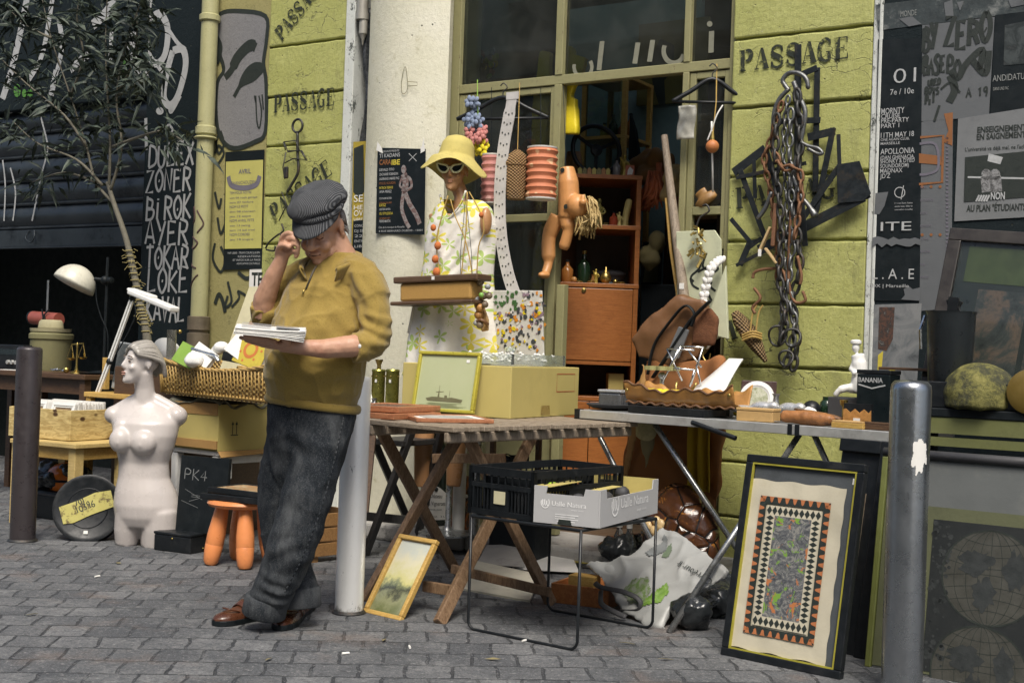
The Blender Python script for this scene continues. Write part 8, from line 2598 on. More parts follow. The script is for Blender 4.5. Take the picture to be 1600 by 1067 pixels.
for i in range(5):q.ribbon(wpoly([(1525+i*4,315),(1530+i*4,305)],TE_+.003),.008,WM(0,-TE_-.003,0))
q.ribbon(wpoly([(1512,277),(1600,279)],TE_+.002),.008,WM(0,-TE_-.0022,0));q.flat(wpoly([(1545,240),(1567,246),(1563,257),(1543,252)],TE_+.002),WM(0,-TE_-.0022,0))
q.build('lettering',M_PRW,o)
q=MB(WM(0,-TE_-.0022,0))
for x_ in(1541,1555):q.flat(wpoly([p for p in circ(x_,273,8,10,9)],TE_+.002));q.ribbon(wpoly([(x_,276),(x_+2,300)],TE_+.002),.05)
q.build('hands_photo',m_multi('grey_fists',[(.02,.022,.024),(.1,.1,.1),(.3,.3,.3),(.04,.045,.05)],40),o)
o=poster('poster',(1368,8),(1600,-20),(1600,20),(1372,48),t-.0015,mat('torn_layers',(.03,.04,.042),.6,0,.9,14,.6,20,.5,(.2,.21,.2)),'dark layered torn poster remains along the wall top')
q=MB();ln(q,'MONDE',1407,27,1432,9,t);q.build('lettering',mat('dim_print_ink',()),o)
q=MB()
for pts in([(1475,5),(1488,0),(1490,25),(1478,30)],[(1405,30),(1425,26),(1440,38),(1420,42)],[(1575,0),(1600,-5),(1600,8),(1580,12)],[(1495,4),(1506,2),(1500,18)]):q.prism(wpoly(pts,t),.001,WM(0,-t,0))
q.build('torn_patch',M_PGREY,o)
o=poster('poster',(1364,476),(1440,474),(1432,610),(1356,610),t-.0005,m_multi('torn_grey_layers',[(.02,.025,.03),(.13,.14,.145),(.2,.205,.205),(.15,.16,.16)],7,.7),'grey torn poster layers below the tall black poster')
q=MB().prism(wpoly([(1374,480),(1398,480),(1395,530),(1385,548),(1372,545)],t),.001,WM(0,-t,0));q.build('dark_patch',m_multi('dark_photo_patch',[(.02,.022,.025),(.12,.06,.04),(.03,.03,.03),(.25,.24,.22)],40),o)
q=MB().prism(wpoly([(1372,555),(1380,548),(1378,572),(1371,580)],t),.001,WM(0,-t,0));q.prism(wpoly([(1384,580),(1400,575),(1392,600)],t),.001,WM(0,-t,0));q.build('yellow_patch',M_PRY,o)
# ---------------------------------------------------------------- iron tools hung on the pillars
tl=thing('ring_poker','iron ring handled tool with twisted wire on the left green pillar','tool',P(458,305,.05))
q=MB()
c=P(465,197,.05)
q.tube([c+V(.042*math.cos(a),0,.042*math.sin(a))for a in np.linspace(0,2*PI,24)[:-1]],.008,8,closed=True)
q.tube(spl([P(465,208,.05),P(465,240,.05),P(466,268,.05),P(456,288,.05),P(449,300,.05)],5),.009,8)
q.build('poker',M_IRON,tl,smooth=180)
q=MB()
for pts in([(444,222),(462,220),(468,235),(450,238),(444,222)],[(450,236),(472,236),(480,250),(458,248),(445,255)],[(447,238),(442,262),(445,280)],[(443,222),(446,235)],[(470,236),(478,250)],[(440,300),(448,320),(436,345)]):q.tube([P(x_,y_,.06)for x_,y_ in pts],.004,6)
q.build('bent_wire',M_IRON,tl,smooth=180)
q=MB().box(P(447,270,.06),(.03,.02,.075));q.build('weight',M_IRON,tl,bevel=.006)
tg=thing('rusty_tongs','small rusty hook and wire hanging low on the left green pillar','tool',P(440,390,.05))
q=MB()
for pts in([(440,350),(443,360),(438,366),(444,372)],[(415,388),(421,378),(436,366),(440,368)],[(416,390),(428,392),(430,384)]):q.tube(spl([P(x_,y_,.05)for x_,y_ in pts],4),.006,6)
q.build('hooks',M_IRON,tg,smooth=180)
# set squares and angle irons
def flatbar(p0,p1,w_,t_,th=.005):
 a,b=P(*p0,t_),P(*p1,t_)
 return MB().bar(a,b,th,w_,0,(0,1,0))if False else MB().bar(a,b,w_,th,0,(0,1,0))
def square(label,parts,t_,name='set_square'):
 x_,y_=parts[0][0]if isinstance(parts[0][0],tuple)else parts[0]
 o=thing(name,label,'tool',P(x_,y_,t_))
 q=MB()
 for i,pr in enumerate(parts):
  if len(pr)==3:q.bar(P(*pr[0],t_+.004*i),P(*pr[1],t_+.004*i),pr[2],.004,0,(0,1,0))
  else:q.prism(wpoly(pr[0],t_),.004,WM(0,-t_-.004*i,0))
 q.build('blade',M_STEELB,o,bevel=.001)
 return o
M_STEELB=mat('blackened_steel',(.03,.036,.04),.4,.5,.3,20,.15,80,.4,(.08,.06,.04))
square('tall dark steel square with vertical blade on the right pillar',[((1247,70),(1246,335),.035),((1277,106),(1274,300),.03),((1249,118),(1277,106),.03),((1218,190),(1282,188),.03)],.02)
square('dark triangular steel square pointing left on the right pillar',[((1146,270),(1196,232),.045),((1196,232),(1215,300),.03),((1156,265),(1195,370),.028),((1178,250),(1180,310),.02),((1150,278),(1260,255),.02)],.03)
square('dark steel angle frame with slanted sides beside the hook',[((1262,215),(1305,205),.04),((1302,200),(1272,345),.03),((1310,210),(1312,268),.02),((1252,345),(1310,262),.03),((1248,260),(1258,385),.03)],.04)
square('black steel plate with long slanted ruler on the right pillar',[((1185,390),(1358,302),.045),((1150,415),(1352,312),.018),[[(1308,258),(1344,252),(1362,303),(1350,315),(1310,318)]]],.05,'steel_ruler')
q=MB()
for pr in(((1142,342),(1172,378),.022),((1172,378),(1195,372),.012),((1172,378),(1156,415),.03),((1190,372),(1164,392),.02)):q.bar(P(*pr[0],.05),P(*pr[1],.05),pr[2],.006,0,(0,1,0))
solo(q,'shears',M_STEELB,'old open steel shears on the right pillar left of chains','shears')
# yoke shaped iron hook
yk=thing('iron_yoke','big grey iron hook with swinging arms over the chain bundle','hook',P(1240,250,.1))
M_GIR=mat('grey_worn_iron',(.17,.175,.175),.42,.8,.35,26,.35,130,.4,(.1,.08,.06))
q=MB()
q.tube(spl([P(x_,y_,.1)for x_,y_ in((1263,140),(1260,124),(1248,115),(1232,115),(1223,126),(1228,136),(1233,142))],5),[.004]+[.012]*29+[.01],8)
q.tube(spl([P(x_,y_,.11)for x_,y_ in((1240,128),(1248,150),(1258,175),(1254,205),(1248,235),(1240,262),(1238,290))],5),.013,8)
q.tube(spl([P(x_,y_,.1)for x_,y_ in((1232,140),(1218,155),(1210,175),(1208,200),(1206,230),(1212,245))],5),.012,8)
q.tube(spl([P(x_,y_,.12)for x_,y_ in((1248,220),(1262,228),(1278,232),(1285,240),(1276,240),(1262,232))],4),.009,8)
q.tube(spl([P(x_,y_,.12)for x_,y_ in((1238,275),(1250,305),(1264,322),(1274,338))],4),[.012]*10+[.018]*3,8)
q.tube(spl([P(x_,y_,.12)for x_,y_ in((1206,300),(1196,325),(1184,342))],4),.012,8)
q.build('forged_arms',M_GIR,yk,smooth=180)
def chain(label,path,r,wire,t_,m,group='chains on the right pillar'):
 o=thing('chain',label,'chain',P(*path[-1],t_),group)
 pts=spl([P(x_,y_,t_)for x_,y_ in path],14)
 q=MB()
 acc,last,k_=0,pts[0],0
 for p in pts[1:]:
  if(p-last).length>=r*2.5:
   d=(p-last).normalized()
   c_=(p+last)/2
   s_=d.cross(V(0,1,0)).normalized()if k_%2==0 else V(0,1,0)
   q.tube([c_+d*(r*1.75*math.sin(a))+s_*(r*.8*math.cos(a))for a in np.linspace(0,2*PI,13)[:-1]],wire,6,closed=True)
   last=p
   k_+=1
 q.build('links',m,o,smooth=180)
 return o
chain('thin pale chain down the middle of the hook bundle',[(1232,150),(1226,200),(1224,250),(1230,320),(1228,400),(1224,470),(1218,540)],.014,.0058,.13,M_GIR)
chain('heavy dark chain with big links at the right of bundle',[(1245,140),(1250,220),(1244,330),(1250,420),(1238,470),(1246,530),(1236,590)],.022,.0085,.12,M_IRON)
chain('rusty chain along the left edge of the hook bundle',[(1222,160),(1204,220),(1194,250),(1204,300),(1214,380),(1216,440)],.016,.0065,.12,mat('rusty_iron',(.2,.1,.05),.7,.4,.4,30,.4))
chain('medium grey chain ending in rings above the metal table',[(1236,170),(1234,260),(1240,360),(1232,450),(1242,510),(1226,575)],.019,.007,.14,M_GIR)
chain('dark chain with long links hanging left of the heavy chain',[(1214,180),(1212,260),(1220,340),(1218,430),(1228,500),(1214,545)],.02,.0078,.16,M_IRON)
chain('short rust brown chain looped across the hook bundle',[(1210,240),(1228,268),(1246,256),(1252,300),(1240,380)],.017,.007,.17,mat('rusty_iron',()))
for i,(x_,y_,r,lab)in enumerate(((1215,525,.045,'big iron ring lowest left under the chains'),(1238,528,.04,'iron ring hanging right under the chains'),(1228,560,.035,'smaller iron ring right above the framed plate'))):
 c=P(x_,y_,.15+.01*i)
 solo(MB().tube([c+V(r*math.cos(a),.01*math.sin(a*2),r*1.1*math.sin(a))for a in np.linspace(0,2*PI,22)[:-1]],.006,8,closed=True),'iron_ring',M_IRON,lab,'ring',smooth=180)
sh2=thing('hook_bars','two rusty bent hook bars hanging among the chains','hook',P(1205,460,.1))
for pts in([(1176,435),(1180,425),(1200,420),(1222,422),(1228,440)],[(1236,330),(1232,430),(1240,470),(1258,470),(1254,455)],[(1178,450),(1188,466),(1176,480),(1180,490)],[(1246,400),(1252,430),(1250,445)]):
 MB().tube(spl([P(x_,y_,.14)for x_,y_ in pts],5),.008,7).build('hook_bar',mat('rusty_iron',()),sh2,smooth=180)
pk=thing('pocket_rasp','brown handled rasp and pale scraper tied on the chain bundle','tool',P(1205,390,.15))
q=MB();q.bar(P(1213,318,.15),P(1208,385,.15),.03,.02);q.build('handle',mat('rust_wood',(.17,.08,.04),.6,0,.4,30),pk,bevel=.004)
q=MB();q.bar(P(1204,355,.16),P(1186,395,.16),.028,.012);q.bar(P(1196,388,.16),P(1214,412,.16),.025,.012);q.build('scraper',mat('pale_horn',()),pk,bevel=.003)
MB().box(P(1187,395,.175),(.016,.003,.035)).build('price_tag',M_PAPER,pk)
cw=thing('wicker_cone','woven brown wicker cone tied with cord on the right pillar','basket',P(1195,562,.1))
q=MB().tube([P(1148,488,.1),P(1155,500,.1),P(1170,520,.1),P(1182,540,.1),P(1197,565,.1)],[.02,.035,.045,.035,.01],14);q.build('woven_cone',wicker('cone_weave',(.07,.04,.02),(.36,.24,.11),140,50),cw,smooth=50)
q=MB()
for dx in(0,9):q.tube(spl([P(1172+dx,520,.14),P(1176+dx,490,.14),P(1183+dx,477,.14)],4),.004,6)
for i in range(3):q.tube(spl([P(1160,524+i*4,.15),P(1176,518+i*4,.16),P(1190,522+i*4,.12)],4),.006,6)
q.build('cord',mat('tan_cord',()),cw)
# ---------------------------------------------------------------- metal trestle table and its wares
ZM=.835
a,b=P(900,638,.75),P(1385,683,1.0)
A0_,B0_=V(a.x,-.75,ZM),V(b.x+.05,-1.0,ZM)
xm=(B0_-A0_)
Lm=xm.length
xm.normalize()
MM=axes(A0_,xm,V(0,0,1).cross(xm),V(0,0,1))
mt=thing('trestle_table','aluminium edged trestle table covered with antiques before the right pillar','table',MM@V(Lm/2,.28,-ZM))
DM=.56
MB(MM).lh((.002,.0205,-.012),(Lm-.002,DM-.0205,-.002)).build('tabletop',mat('grey_table_top',(.2,.21,.21),.5),mt)
q=MB(MM)
q.lh((.02,0,-.042),(Lm,.02,0));q.lh((.02,DM-.02,-.042),(Lm,DM,0));q.lh((0,.0201,-.042),(.02,DM-.0201,0));q.build('edge_profile',M_ALU,mt,bevel=.003)
q=MB(MM).lh((-.006,-.004,-.045),(.024,.03,.003));q.build('corner_cap',M_PLAST,mt)
u_=0
for px in(1238,1250):
 s_=(P(px,662,.9).x-A0_.x)/xm.x
 q=MB(MM).lh((s_-.01,-.004,-.045),(s_+.01,.022,.002));q.build('hinge_clip',M_PLAST,mt)
tb_=MB()
def mleg(pts,r=.0135):
 MB().tube(pts,r,10).build('leg',M_STEELL,mt,smooth=180)
M_STEELL=mat('grey_tube_steel',(.36,.37,.37),.3,.85,.15,14,.05,200,.3)
mleg([MM@V(.1,.06,-.045),MM@V(.098,.06,-.09),MM@V(.11,.055,-.13),G(1066,952)+V(0,0,.03)])
mleg([MM@V(.42,.06,-.045),G(1205,945)+V(0,0,.02)])
mleg([G(1045,988),MM@V((P(1238,668,.9).x-A0_.x)/xm.x,.08,-.045)])
mleg([MM@V((P(1264,668,.9).x-A0_.x)/xm.x,.08,-.045),G(1400,960,.0)])
mleg([G(1066,952)+V(0,0,.03),G(1128,950)+V(0,0,.03)],.012)
q=MB().tube([MM@V((P(1085,651,.85).x-A0_.x)/xm.x,-.016,-.02),MM@V((P(1152,676,.9).x-A0_.x)/xm.x,-.02,-.075)],.011,10);q.build('locking_bar',M_PLAST,mt,smooth=60)
def om(px,d,dz=.0):
 lo,hi=-.2,1.0
 r=ray(px,640)
 # intersect the vertical sight plane of the column with the line at depth d
 n_=Vector((r.y,-r.x,0))
 p0=MM@V(0,d,0)
 k_=(CW-p0).dot(n_)/(xm.dot(n_))
 return p0+xm*k_+V(0,0,.001+dz)
AZ=math.atan2(xm.y,xm.x)
c=om(955,.2)
tr_=solo(MB(Matrix.Translation(c)).lathe([(.0,.004),(.09,.004),(.12,.02),(.125,.026),(.118,.028),(.09,.012),(0,.01)],None,30),'round_tray',M_RUB,'dark round tray under the black ashtray at table left end','tray',smooth=50)
c=om(958,.2,.013)
q=MB(Matrix.Translation(c)@Matrix.Rotation(AZ+.2,4,'Z'))
q.lh((-.06,-.05,0),(.06,.05,.07));ash=thing('lidded_box','grey black lidded cube box on the dark round tray','box',c)
q.build('body',mat('dark_grey_lacquer',(.1,.105,.11),.25,.3,.3,16),ash,bevel=.01)
MB(Matrix.Translation(c)@Matrix.Rotation(AZ+.2,4,'Z')).lh((-.064,-.054,.0705),(.064,.054,.085)).build('lid',mat('light_grey_lacquer',(.4,.41,.41),.25,.3),ash,bevel=.006)
# flat black frames under the leather trough
for i,(px,d,w_,lab)in enumerate(((1060,.15,.42,'long black flat frame lying under the tan leather trough'),(1020,.34,.4,'black flat frame lying behind the leather trough'))):
 flat_frame('framed_picture',lab,om(px,d),w_,.22 if i==0 else .14,.035,AZ,M_PLAST,M_PAPER,ZM+.001,.03)
lt2=thing('leather_trough','long tan leather trough with wavy stitched edge on metal table','trough',om(1062,.15,.037))
cL,cR=om(980,.1,.035),om(1150,.12,.035)
Mtr=axes(cL,(cR-cL).normalized(),V(0,0,1).cross((cR-cL).normalized()),V(0,0,1))
Lt=(cR-cL).length
def trf(u,v):
 wv=.006*math.sin(u*46)+.01*math.sin(u*13)
 e_=.03*(abs(2*u-1)**3)
 if v<.5:return(u*Lt,.0-.035*(1-2*v)+.03*0,(.075+wv+e_)*(1-2*v)+.004)
 return(u*Lt,.11+.035*(2*v-1),(.075+wv+e_)*(2*v-1)+.004)
MB(Mtr).grid(trf,60,8).build('hide',mat('tan_hide',(.4,.2,.055),.4,0,.3,10,.3,120,.3),lt2,smooth=180,thick=.005)
q=MB(Mtr)
q.tube([V(u*Lt,-.037,.077+.006*math.sin(u*46)+.01*math.sin(u*13)+.03*abs(2*u-1)**3)for u in np.linspace(0,1,70)],.005,6);q.tube([V(u*Lt,-.012,.012+.005*math.sin(u*60))for u in np.linspace(0,1,70)],.005,6)
q.build('stitched_edge',M_BROWN,lt2)
q=MB(Mtr)
for u in(.03,.97):q.ell((u*Lt,-.036,.07),(.009,.006,.009))
q.build('rivet',M_BRASS,lt2)
q=MB(Mtr)
for i in range(7):q.ell((Lt*(.08+.06*i),.04,.06),(.035,.03,.022),seg=10,rings=6)
solo(q,'yellow_pieces',M_YEL,'yellow pieces lying inside the left of the leather trough','pieces',smooth=180)
# chrome rack and balance behind the trough
rk=thing('chrome_rack','folding chrome wire rack standing behind the leather trough','rack',om(1060,.38))
q=MB()
def rod(p0,p1,r=.005):q.tube([P(*p0,.42),P(*p1,.42)],r,8)
for a_,b_ in(((1042,545),(1085,547)),((1035,574),(1085,578)),((1064,541),(1100,543)),((1042,545),(1066,595)),((1060,546),(1036,596)),((1076,548),(1096,574)),((1098,544),(1080,600)),((1064,541),(1046,580)),((1088,570),(1096,606)),((1085,578),(1078,604))):rod(a_,b_)
q.build('rods',M_CHROME,rk,smooth=180)
bl3=thing('kitchen_scale','small grey metal scale with olive scalloped plate on the table','scale',om(1030,.4))
c=om(1033,.4)
q=MB(Matrix.Translation(c)).lh((-.045,-.04,0),(.045,.04,.07));q.lathe([(.012,.07),(.012,.16),(.02,.165),(.02,.18),(.008,.19)],None,14);q.build('body',M_STEEL,bl3,bevel=.004)
q=MB(Matrix.Translation(c+V(0,0,.2)))
q.prism([((.085+.01*math.cos(9*a))*math.cos(a),(.06+.008*math.cos(9*a))*math.sin(a))for a in np.linspace(0,2*PI,60)[:-1]],.02);q.build('plate',mat('olive_bone',(.3,.29,.12),.6),bl3)
# white jewellery bust
c=om(1108,.42)
q=MB()
Mbu=Matrix.Translation(c)@Matrix.Rotation(AZ-.35,4,'Z')@Matrix.Scale(1.55,4)
q.M=Mbu
def bust(u,v):
 w_=.035+.085*(1-v)**1.3+(.02 if v<.25 else 0)
 return((u-.5)*2*w_*(1.0),-.05*(1-v)-.035*math.cos((u-.5)*3)*(1-.4*v)+.12*v-.02,.01+.165*v)
q.grid(bust,18,14)
solo(q,'jewellery_bust',M_WHITE,'white curved jewellery display bust with necklace on metal table','bust',smooth=180,thick=.012)
q=MB(Mbu).tube([V(.05*math.sin(a),-.088-.02*math.cos(a),.1-.045*math.cos(a))for a in np.linspace(-1.5,1.5,16)],[.004]*5+[.008]*6+[.004]*5,8);solo(q,'necklace',M_BRASS,'gold crescent necklace around the white display bust','necklace',smooth=180)
# framed plate, cloth, metal shoe lasts
pl3=thing('framed_plate','dark framed round landscape plate leaning on the right pillar','plate',om(1182,.44))
c=om(1182,.46)
Mpl=Matrix.Translation(c)@Matrix.Rotation(AZ+.45,4,'Z')@Matrix.Rotation(-.2,4,'X')@Matrix(((1,0,0,0),(0,0,-1,0),(0,1,0,0),(0,0,0,1)))
f=MB(Mpl).prism([(-.085,0),(.085,0),(.09,.17),(-.075,.17)],.015).build('board',mat('dark_red_lacquer',(.06,.035,.03),.3),pl3,bevel=.003)
MB(Mpl@TR(0,.085,.016)).lathe([(0,.004),(.05,.004),(.062,.012),(.08,.01),(.083,.0),(.0,0)],None,36).build('rim',M_WHITE,pl3,smooth=40)
MB(Mpl@TR(0,.085,.0215)).lathe([(0,.002),(.052,.0)],None,30).build('scene',m_multi('plate_scene',[(.1,.11,.06),(.3,.32,.2),(.5,.5,.4),(.2,.22,.1)],30),pl3)
q=MB(MM).grid(lambda u,v:((P(1160,640,.5).x-A0_.x)/xm.x+.26*u,.3+.2*v,.006+.014*abs(noise.noise((u*5,v*4,8)))),20,14)
solo(q,'striped_cloth',wood('striped_maroon',(.14,.05,.035),(.25,.2,.17),14,(1,14,1),.8),'maroon striped cloth under the framed plate on metal table','cloth',smooth=180,thick=.003)
M_LAST=mat('polished_aluminium',(.62,.62,.61),.28,.55,.12,12,.05)
for i,(px,d,rz,lab)in enumerate(((1182,.22,.1,'polished metal shoe last foremost before the framed plate'),(1225,.26,-.05,'polished metal shoe last right before the glass eye ball'))):
 c=om(px,d,.042)
 Ml=Matrix.Translation(c)@Matrix.Rotation(AZ+rz,4,'Z')
 q=MB()
 q.ell(Ml@V(-.06,0,0),(.07,.032,.02),rot=Ml.to_3x3());q.ell(Ml@V(.03,0,.012),(.06,.028,.03),rot=Ml.to_3x3());q.ell(Ml@V(.08,0,.02),(.03,.024,.024),rot=Ml.to_3x3())
 solo(remesh(q,.006,3),'shoe_last',M_LAST,lab,'shoe last',smooth=180)
c=om(1205,.17,.02)
q=MB(Matrix.Translation(c)@Matrix.Rotation(AZ,4,'Z')).tube([V(-.16,0,0),V(.0,0,0),V(.1,0,.004),V(.13,0,.004)],[.014,.019,.016,.01],14);solo(q,'black_flute',M_PLAST,'long black cylindrical case lying before the shoe lasts','case',smooth=60)
solo(MB(Matrix.Translation(om(1155,.3,.02))).ell((0,0,0),(.03,.02,.02)),'yellow_ornament',M_YEL,'small yellow ornament left of the metal shoe lasts','ornament',smooth=180)
kb=thing('door_knob','glossy black ball knob behind the white crystal lump','knob',om(1268,.3))
MB(Matrix.Translation(om(1268,.3,.055))).ell((0,0,0),.042).build('ball',M_PLAST,kb,smooth=180);MB(Matrix.Translation(om(1268,.3))).lathe([(.03,0),(.03,.006),(.014,.012),(.012,.03)],None,16).build('foot',M_BRASS,kb)
q=MB().ell(om(1266,.16,.035),(.048,.035,.034));solo(remesh(q,.007,1,.5,lambda c_,n:lumps(c_,40,.009)),'crystal',M_PAPER,'white crystal lump in front of the black knob','crystal',smooth=25)
Mwx=Matrix.Translation(om(1185,.06))@Matrix.Rotation(AZ+.1,4,'Z')
wbx=thing('wooden_box','pale tan wooden box at the front edge of metal table','box',om(1185,.06))
MB(Mwx).lh((-.085,-.04,0),(.085,.045,.045)).build('body',mat('pale_tan_wood',(.5,.32,.13),.5,0,.1,8),wbx,bevel=.003);MB(Mwx).lh((-.087,-.042,.0455),(.087,.047,.058)).build('lid',mat('pale_tan_wood',()),wbx,bevel=.003)
Mck=Matrix.Translation(om(1262,.06,.03))@Matrix.Rotation(AZ+.02,4,'Z')
q=MB()
q.tube([Mck@V(-.125,0,0),Mck@V(-.11,0,0),Mck@V(0,0,0),Mck@V(.07,0,-.003),Mck@V(.11,0,-.004),Mck@V(.125,0,-.004)],[.012,.026,.031,.029,.024,.01],16)
solo(remesh(q,.006,2,.5,lambda c_,n:lumps(c_,35,.003)),'bark_roll',mat('burnt_bark',(.33,.14,.045),.5,0,.7,26,.6,70,.6,(.07,.035,.02)),'mottled brown cork bark roll at the front of metal table','roll',smooth=180)
q=MB(Matrix.Translation(om(1282,.13,.04))@Matrix.Rotation(AZ-.1,4,'Z')).tube([V(-.13,0,.02),V(-.05,0,.01),V(.06,0,-.005),V(.11,0,-.012)],[.006,.018,.022,.014],10,flat=.6);solo(q,'knife_sheath',M_BROWN,'brown leather knife sheath resting on the cork bark roll','sheath',smooth=180)
cs_=thing('card_holder','ochre and black zigzag edged card holder right of cork roll','holder',om(1343,.12))
Mcs=Matrix.Translation(om(1343,.12))@Matrix.Rotation(AZ+.02,4,'Z')@Matrix(((1,0,0,0),(0,0,-1,0),(0,1,0,0),(0,0,0,1)))
MB(Mcs).prism([(-.065,0),(.065,0),(.06,.1),(-.06,.1)],.02).build('black_back',M_PLAST,cs_)
zg=[(-.063,0),(.063,0),(.061,.075)]+[(.061-.122*(i+.5)/6,.062 if i%2==0 else .078)for i in range(6)]+[(-.061,.075)]
MB(Mcs).prism(zg,.004,None,0,.0201).build('zigzag_front',mat('ochre_bead',()),cs_)
MB(Mcs).prism([(-.015,.02),(.015,.02),(.015,.04),(-.015,.04)],.001,None,0,.0245).build('price_tag',M_PAPER,cs_)
for i,(px,d,lab)in enumerate(((1330,.04,'flat ochre wooden box with pale top below the card holder'),(1372,.06,'flat dark brown box at the right end of metal table'))):
 Mf_=Matrix.Translation(om(px,d))@Matrix.Rotation(AZ,4,'Z')
 o=thing('flat_box',lab,'box',om(px,d))
 MB(Mf_).lh((-.07,-.035,0),(.07,.035,.022)).build('body',[W_OCH,W_DARK][i],o,bevel=.002);MB(Mf_).lh((-.068,-.033,.0222),(.068,.033,.03)).build('lid',[mat('pale_tan_wood',()),W_DARK][i],o,bevel=.002)
for i,(px,d,rz,kind)in enumerate(((1135,.3,.3,0),(1150,.12,-.4,1),(1238,.36,.2,2),(1212,.4,.1,3),(1300,.22,.5,4),(1008,.42,.2,2),(1292,.36,-.2,5),(1232,.1,.9,1),(1172,.12,1.1,6),(1318,.2,0,7))):
 Mi=Matrix.Translation(om(px,d))@Matrix.Rotation(AZ+rz,4,'Z')
 q=MB(Mi)
 if kind==0:q.lathe([(.03,0),(.06,.03),(.066,.05),(.062,.05),(.03,.008),(0,.008)],None,22);a_=('china_bowl',M_WHITE,'small white china bowl behind the right end of the leather trough','bowl')
 elif kind==1:q.tube([V(-.07,0,.006),V(.03,0,.006),V(.05,0,.008),V(.075,0,.008)],[.004,.004,.014,.006],10,flat=.5);a_=('spoon',M_CHROME,('silver spoon lying left of the pale tan wooden box' if i==1 else 'silver spoon lying between tan box and cork bark roll'),'spoon')
 elif kind==2:q.lh((-.06,-.04,0),(.06,.04,.035));a_=('small_case',W_DARK if i==2 else M_RUB,('dark wooden little case behind the metal shoe lasts' if i==2 else 'grey black little case behind the lidded cube box'),'case')
 elif kind==3:q.lathe([(.026,0),(.03,.03),(.016,.07),(.012,.1),(.02,.115),(0,.115)],None,18);a_=('pewter_vase',M_STEEL,'small pewter vase against the pillar behind the shoe lasts','vase')
 elif kind==4:q.lathe([(.04,0),(.045,.006),(.04,.012),(0,.012)],None,22);a_=('round_tin',M_BRASS,'flat round brass tin between cork roll and card holder','tin')
 elif kind==5:q.lathe([(.03,0),(.034,.05),(.03,.09),(.02,.1),(.02,.115),(0,.115)],None,18);a_=('ink_jar',mat('dark_green_glass',()),'dark green ink jar behind the black ball knob','jar')
 elif kind==6:q.lh((-.055,-.008,0),(.02,.008,.016));q.lh((.021,-.005,.003),(.09,.005,.007));a_=('penknife',M_BROWN,'brown handled penknife open before the polished shoe lasts','knife')
 else:q.lathe([(.022,0),(.024,.008),(.006,.014),(.006,.08),(.016,.09),(.018,.11),(.014,.11),(0,.095)],None,16);a_=('candlestick',M_BRASS,'little brass candlestick between black knob and porcelain sailor','candlestick')
 solo(q,*a_,smooth=40)
 # porcelain sitting figure with a cap
c=om(1330,.34)
pf=thing('porcelain_figure','white porcelain seated sailor figure with cap on the metal table','figurine',c)
fz=P(1337,612,.55).z
zs=ZM+.07
sc2=lambda px,py,d=0:V(om(px,.34).x,om(px,.34).y+d,P(px,py,-om(px,.34).y).z)
q=MB()
q.tube(spl([sc2(1340,612),sc2(1342,585),sc2(1339,562),sc2(1337,553)],4),[.036]*4+[.034]*4+[.03]*4+[.014],14)
q.ell(sc2(1334,543),(.017,.02,.022));q.tube([sc2(1340,563),sc2(1346,580,-.01),sc2(1334,584,-.04)],[.014,.013,.01],8);q.tube([sc2(1334,563),sc2(1330,577,-.02),sc2(1340,584,-.04)],[.013,.012,.01],8)
q.tube(spl([sc2(1340,608),sc2(1326,606,-.03),sc2(1316,610,-.05),sc2(1310,618,-.05)],4),[.022]*4+[.018]*4+[.013]*4+[.012],10)
remesh(q,.005,2).build('body',M_WHITE,pf,smooth=180)
MB(Matrix.Translation(sc2(1334,537))).lathe([(.016,-.004),(.024,.002),(.024,.012),(.016,.018),(0,.019)],None,18).build('cap',M_WHITE,pf,smooth=50)
o=solo(MB().lh((c.x-.09,c.y-.05,ZM+.001),(c.x+.1,c.y+.07,sc2(1340,614).z-.02)),'dark_plinth',M_RUB,'dark block under the porcelain sailor figure','block',bevel=.004)
# tin with lettering
Mtn=Matrix.Translation(om(1368,.26))@Matrix.Rotation(AZ+.0,4,'Z')
tn=thing('tin','old dark cocoa tin with white block lettering behind grey bollard','tin',om(1368,.26))
hT=P(1368,585,.75).z-ZM
MB(Mtn).lh((-.07,-.04,0),(.08,.06,hT)).build('body',mat('dark_tin',(.01,.016,.018),.35,.3),tn,bevel=.004);MB(Mtn).lh((-.072,-.042,hT+.0005),(.082,.062,hT+.018)).build('lid',M_PLAST,tn,bevel=.003)
q=MB(Mtn@Matrix(((1,0,0,0),(0,0,-1,-.0405),(0,1,0,0),(0,0,0,1))));q.text('BANANIA',.02,Matrix(),-.062,hT-.035,.001,0,.11,.02);q.ribbon([(-.062,hT-.045),(.0,hT-.06),(.06,hT-.045)],.006,None,0,.001);q.build('lettering',M_PRW,tn)
q=MB().lh((0,0,0),(.3,.1,.012),0,Matrix.Translation(om(1370,.3)+V(0,0,hT+.02))@Matrix.Rotation(AZ,4,'Z'));solo(q,'wooden_offcut',W_DARK,'dark slat lying over the cocoa tin','slat',bevel=.002)
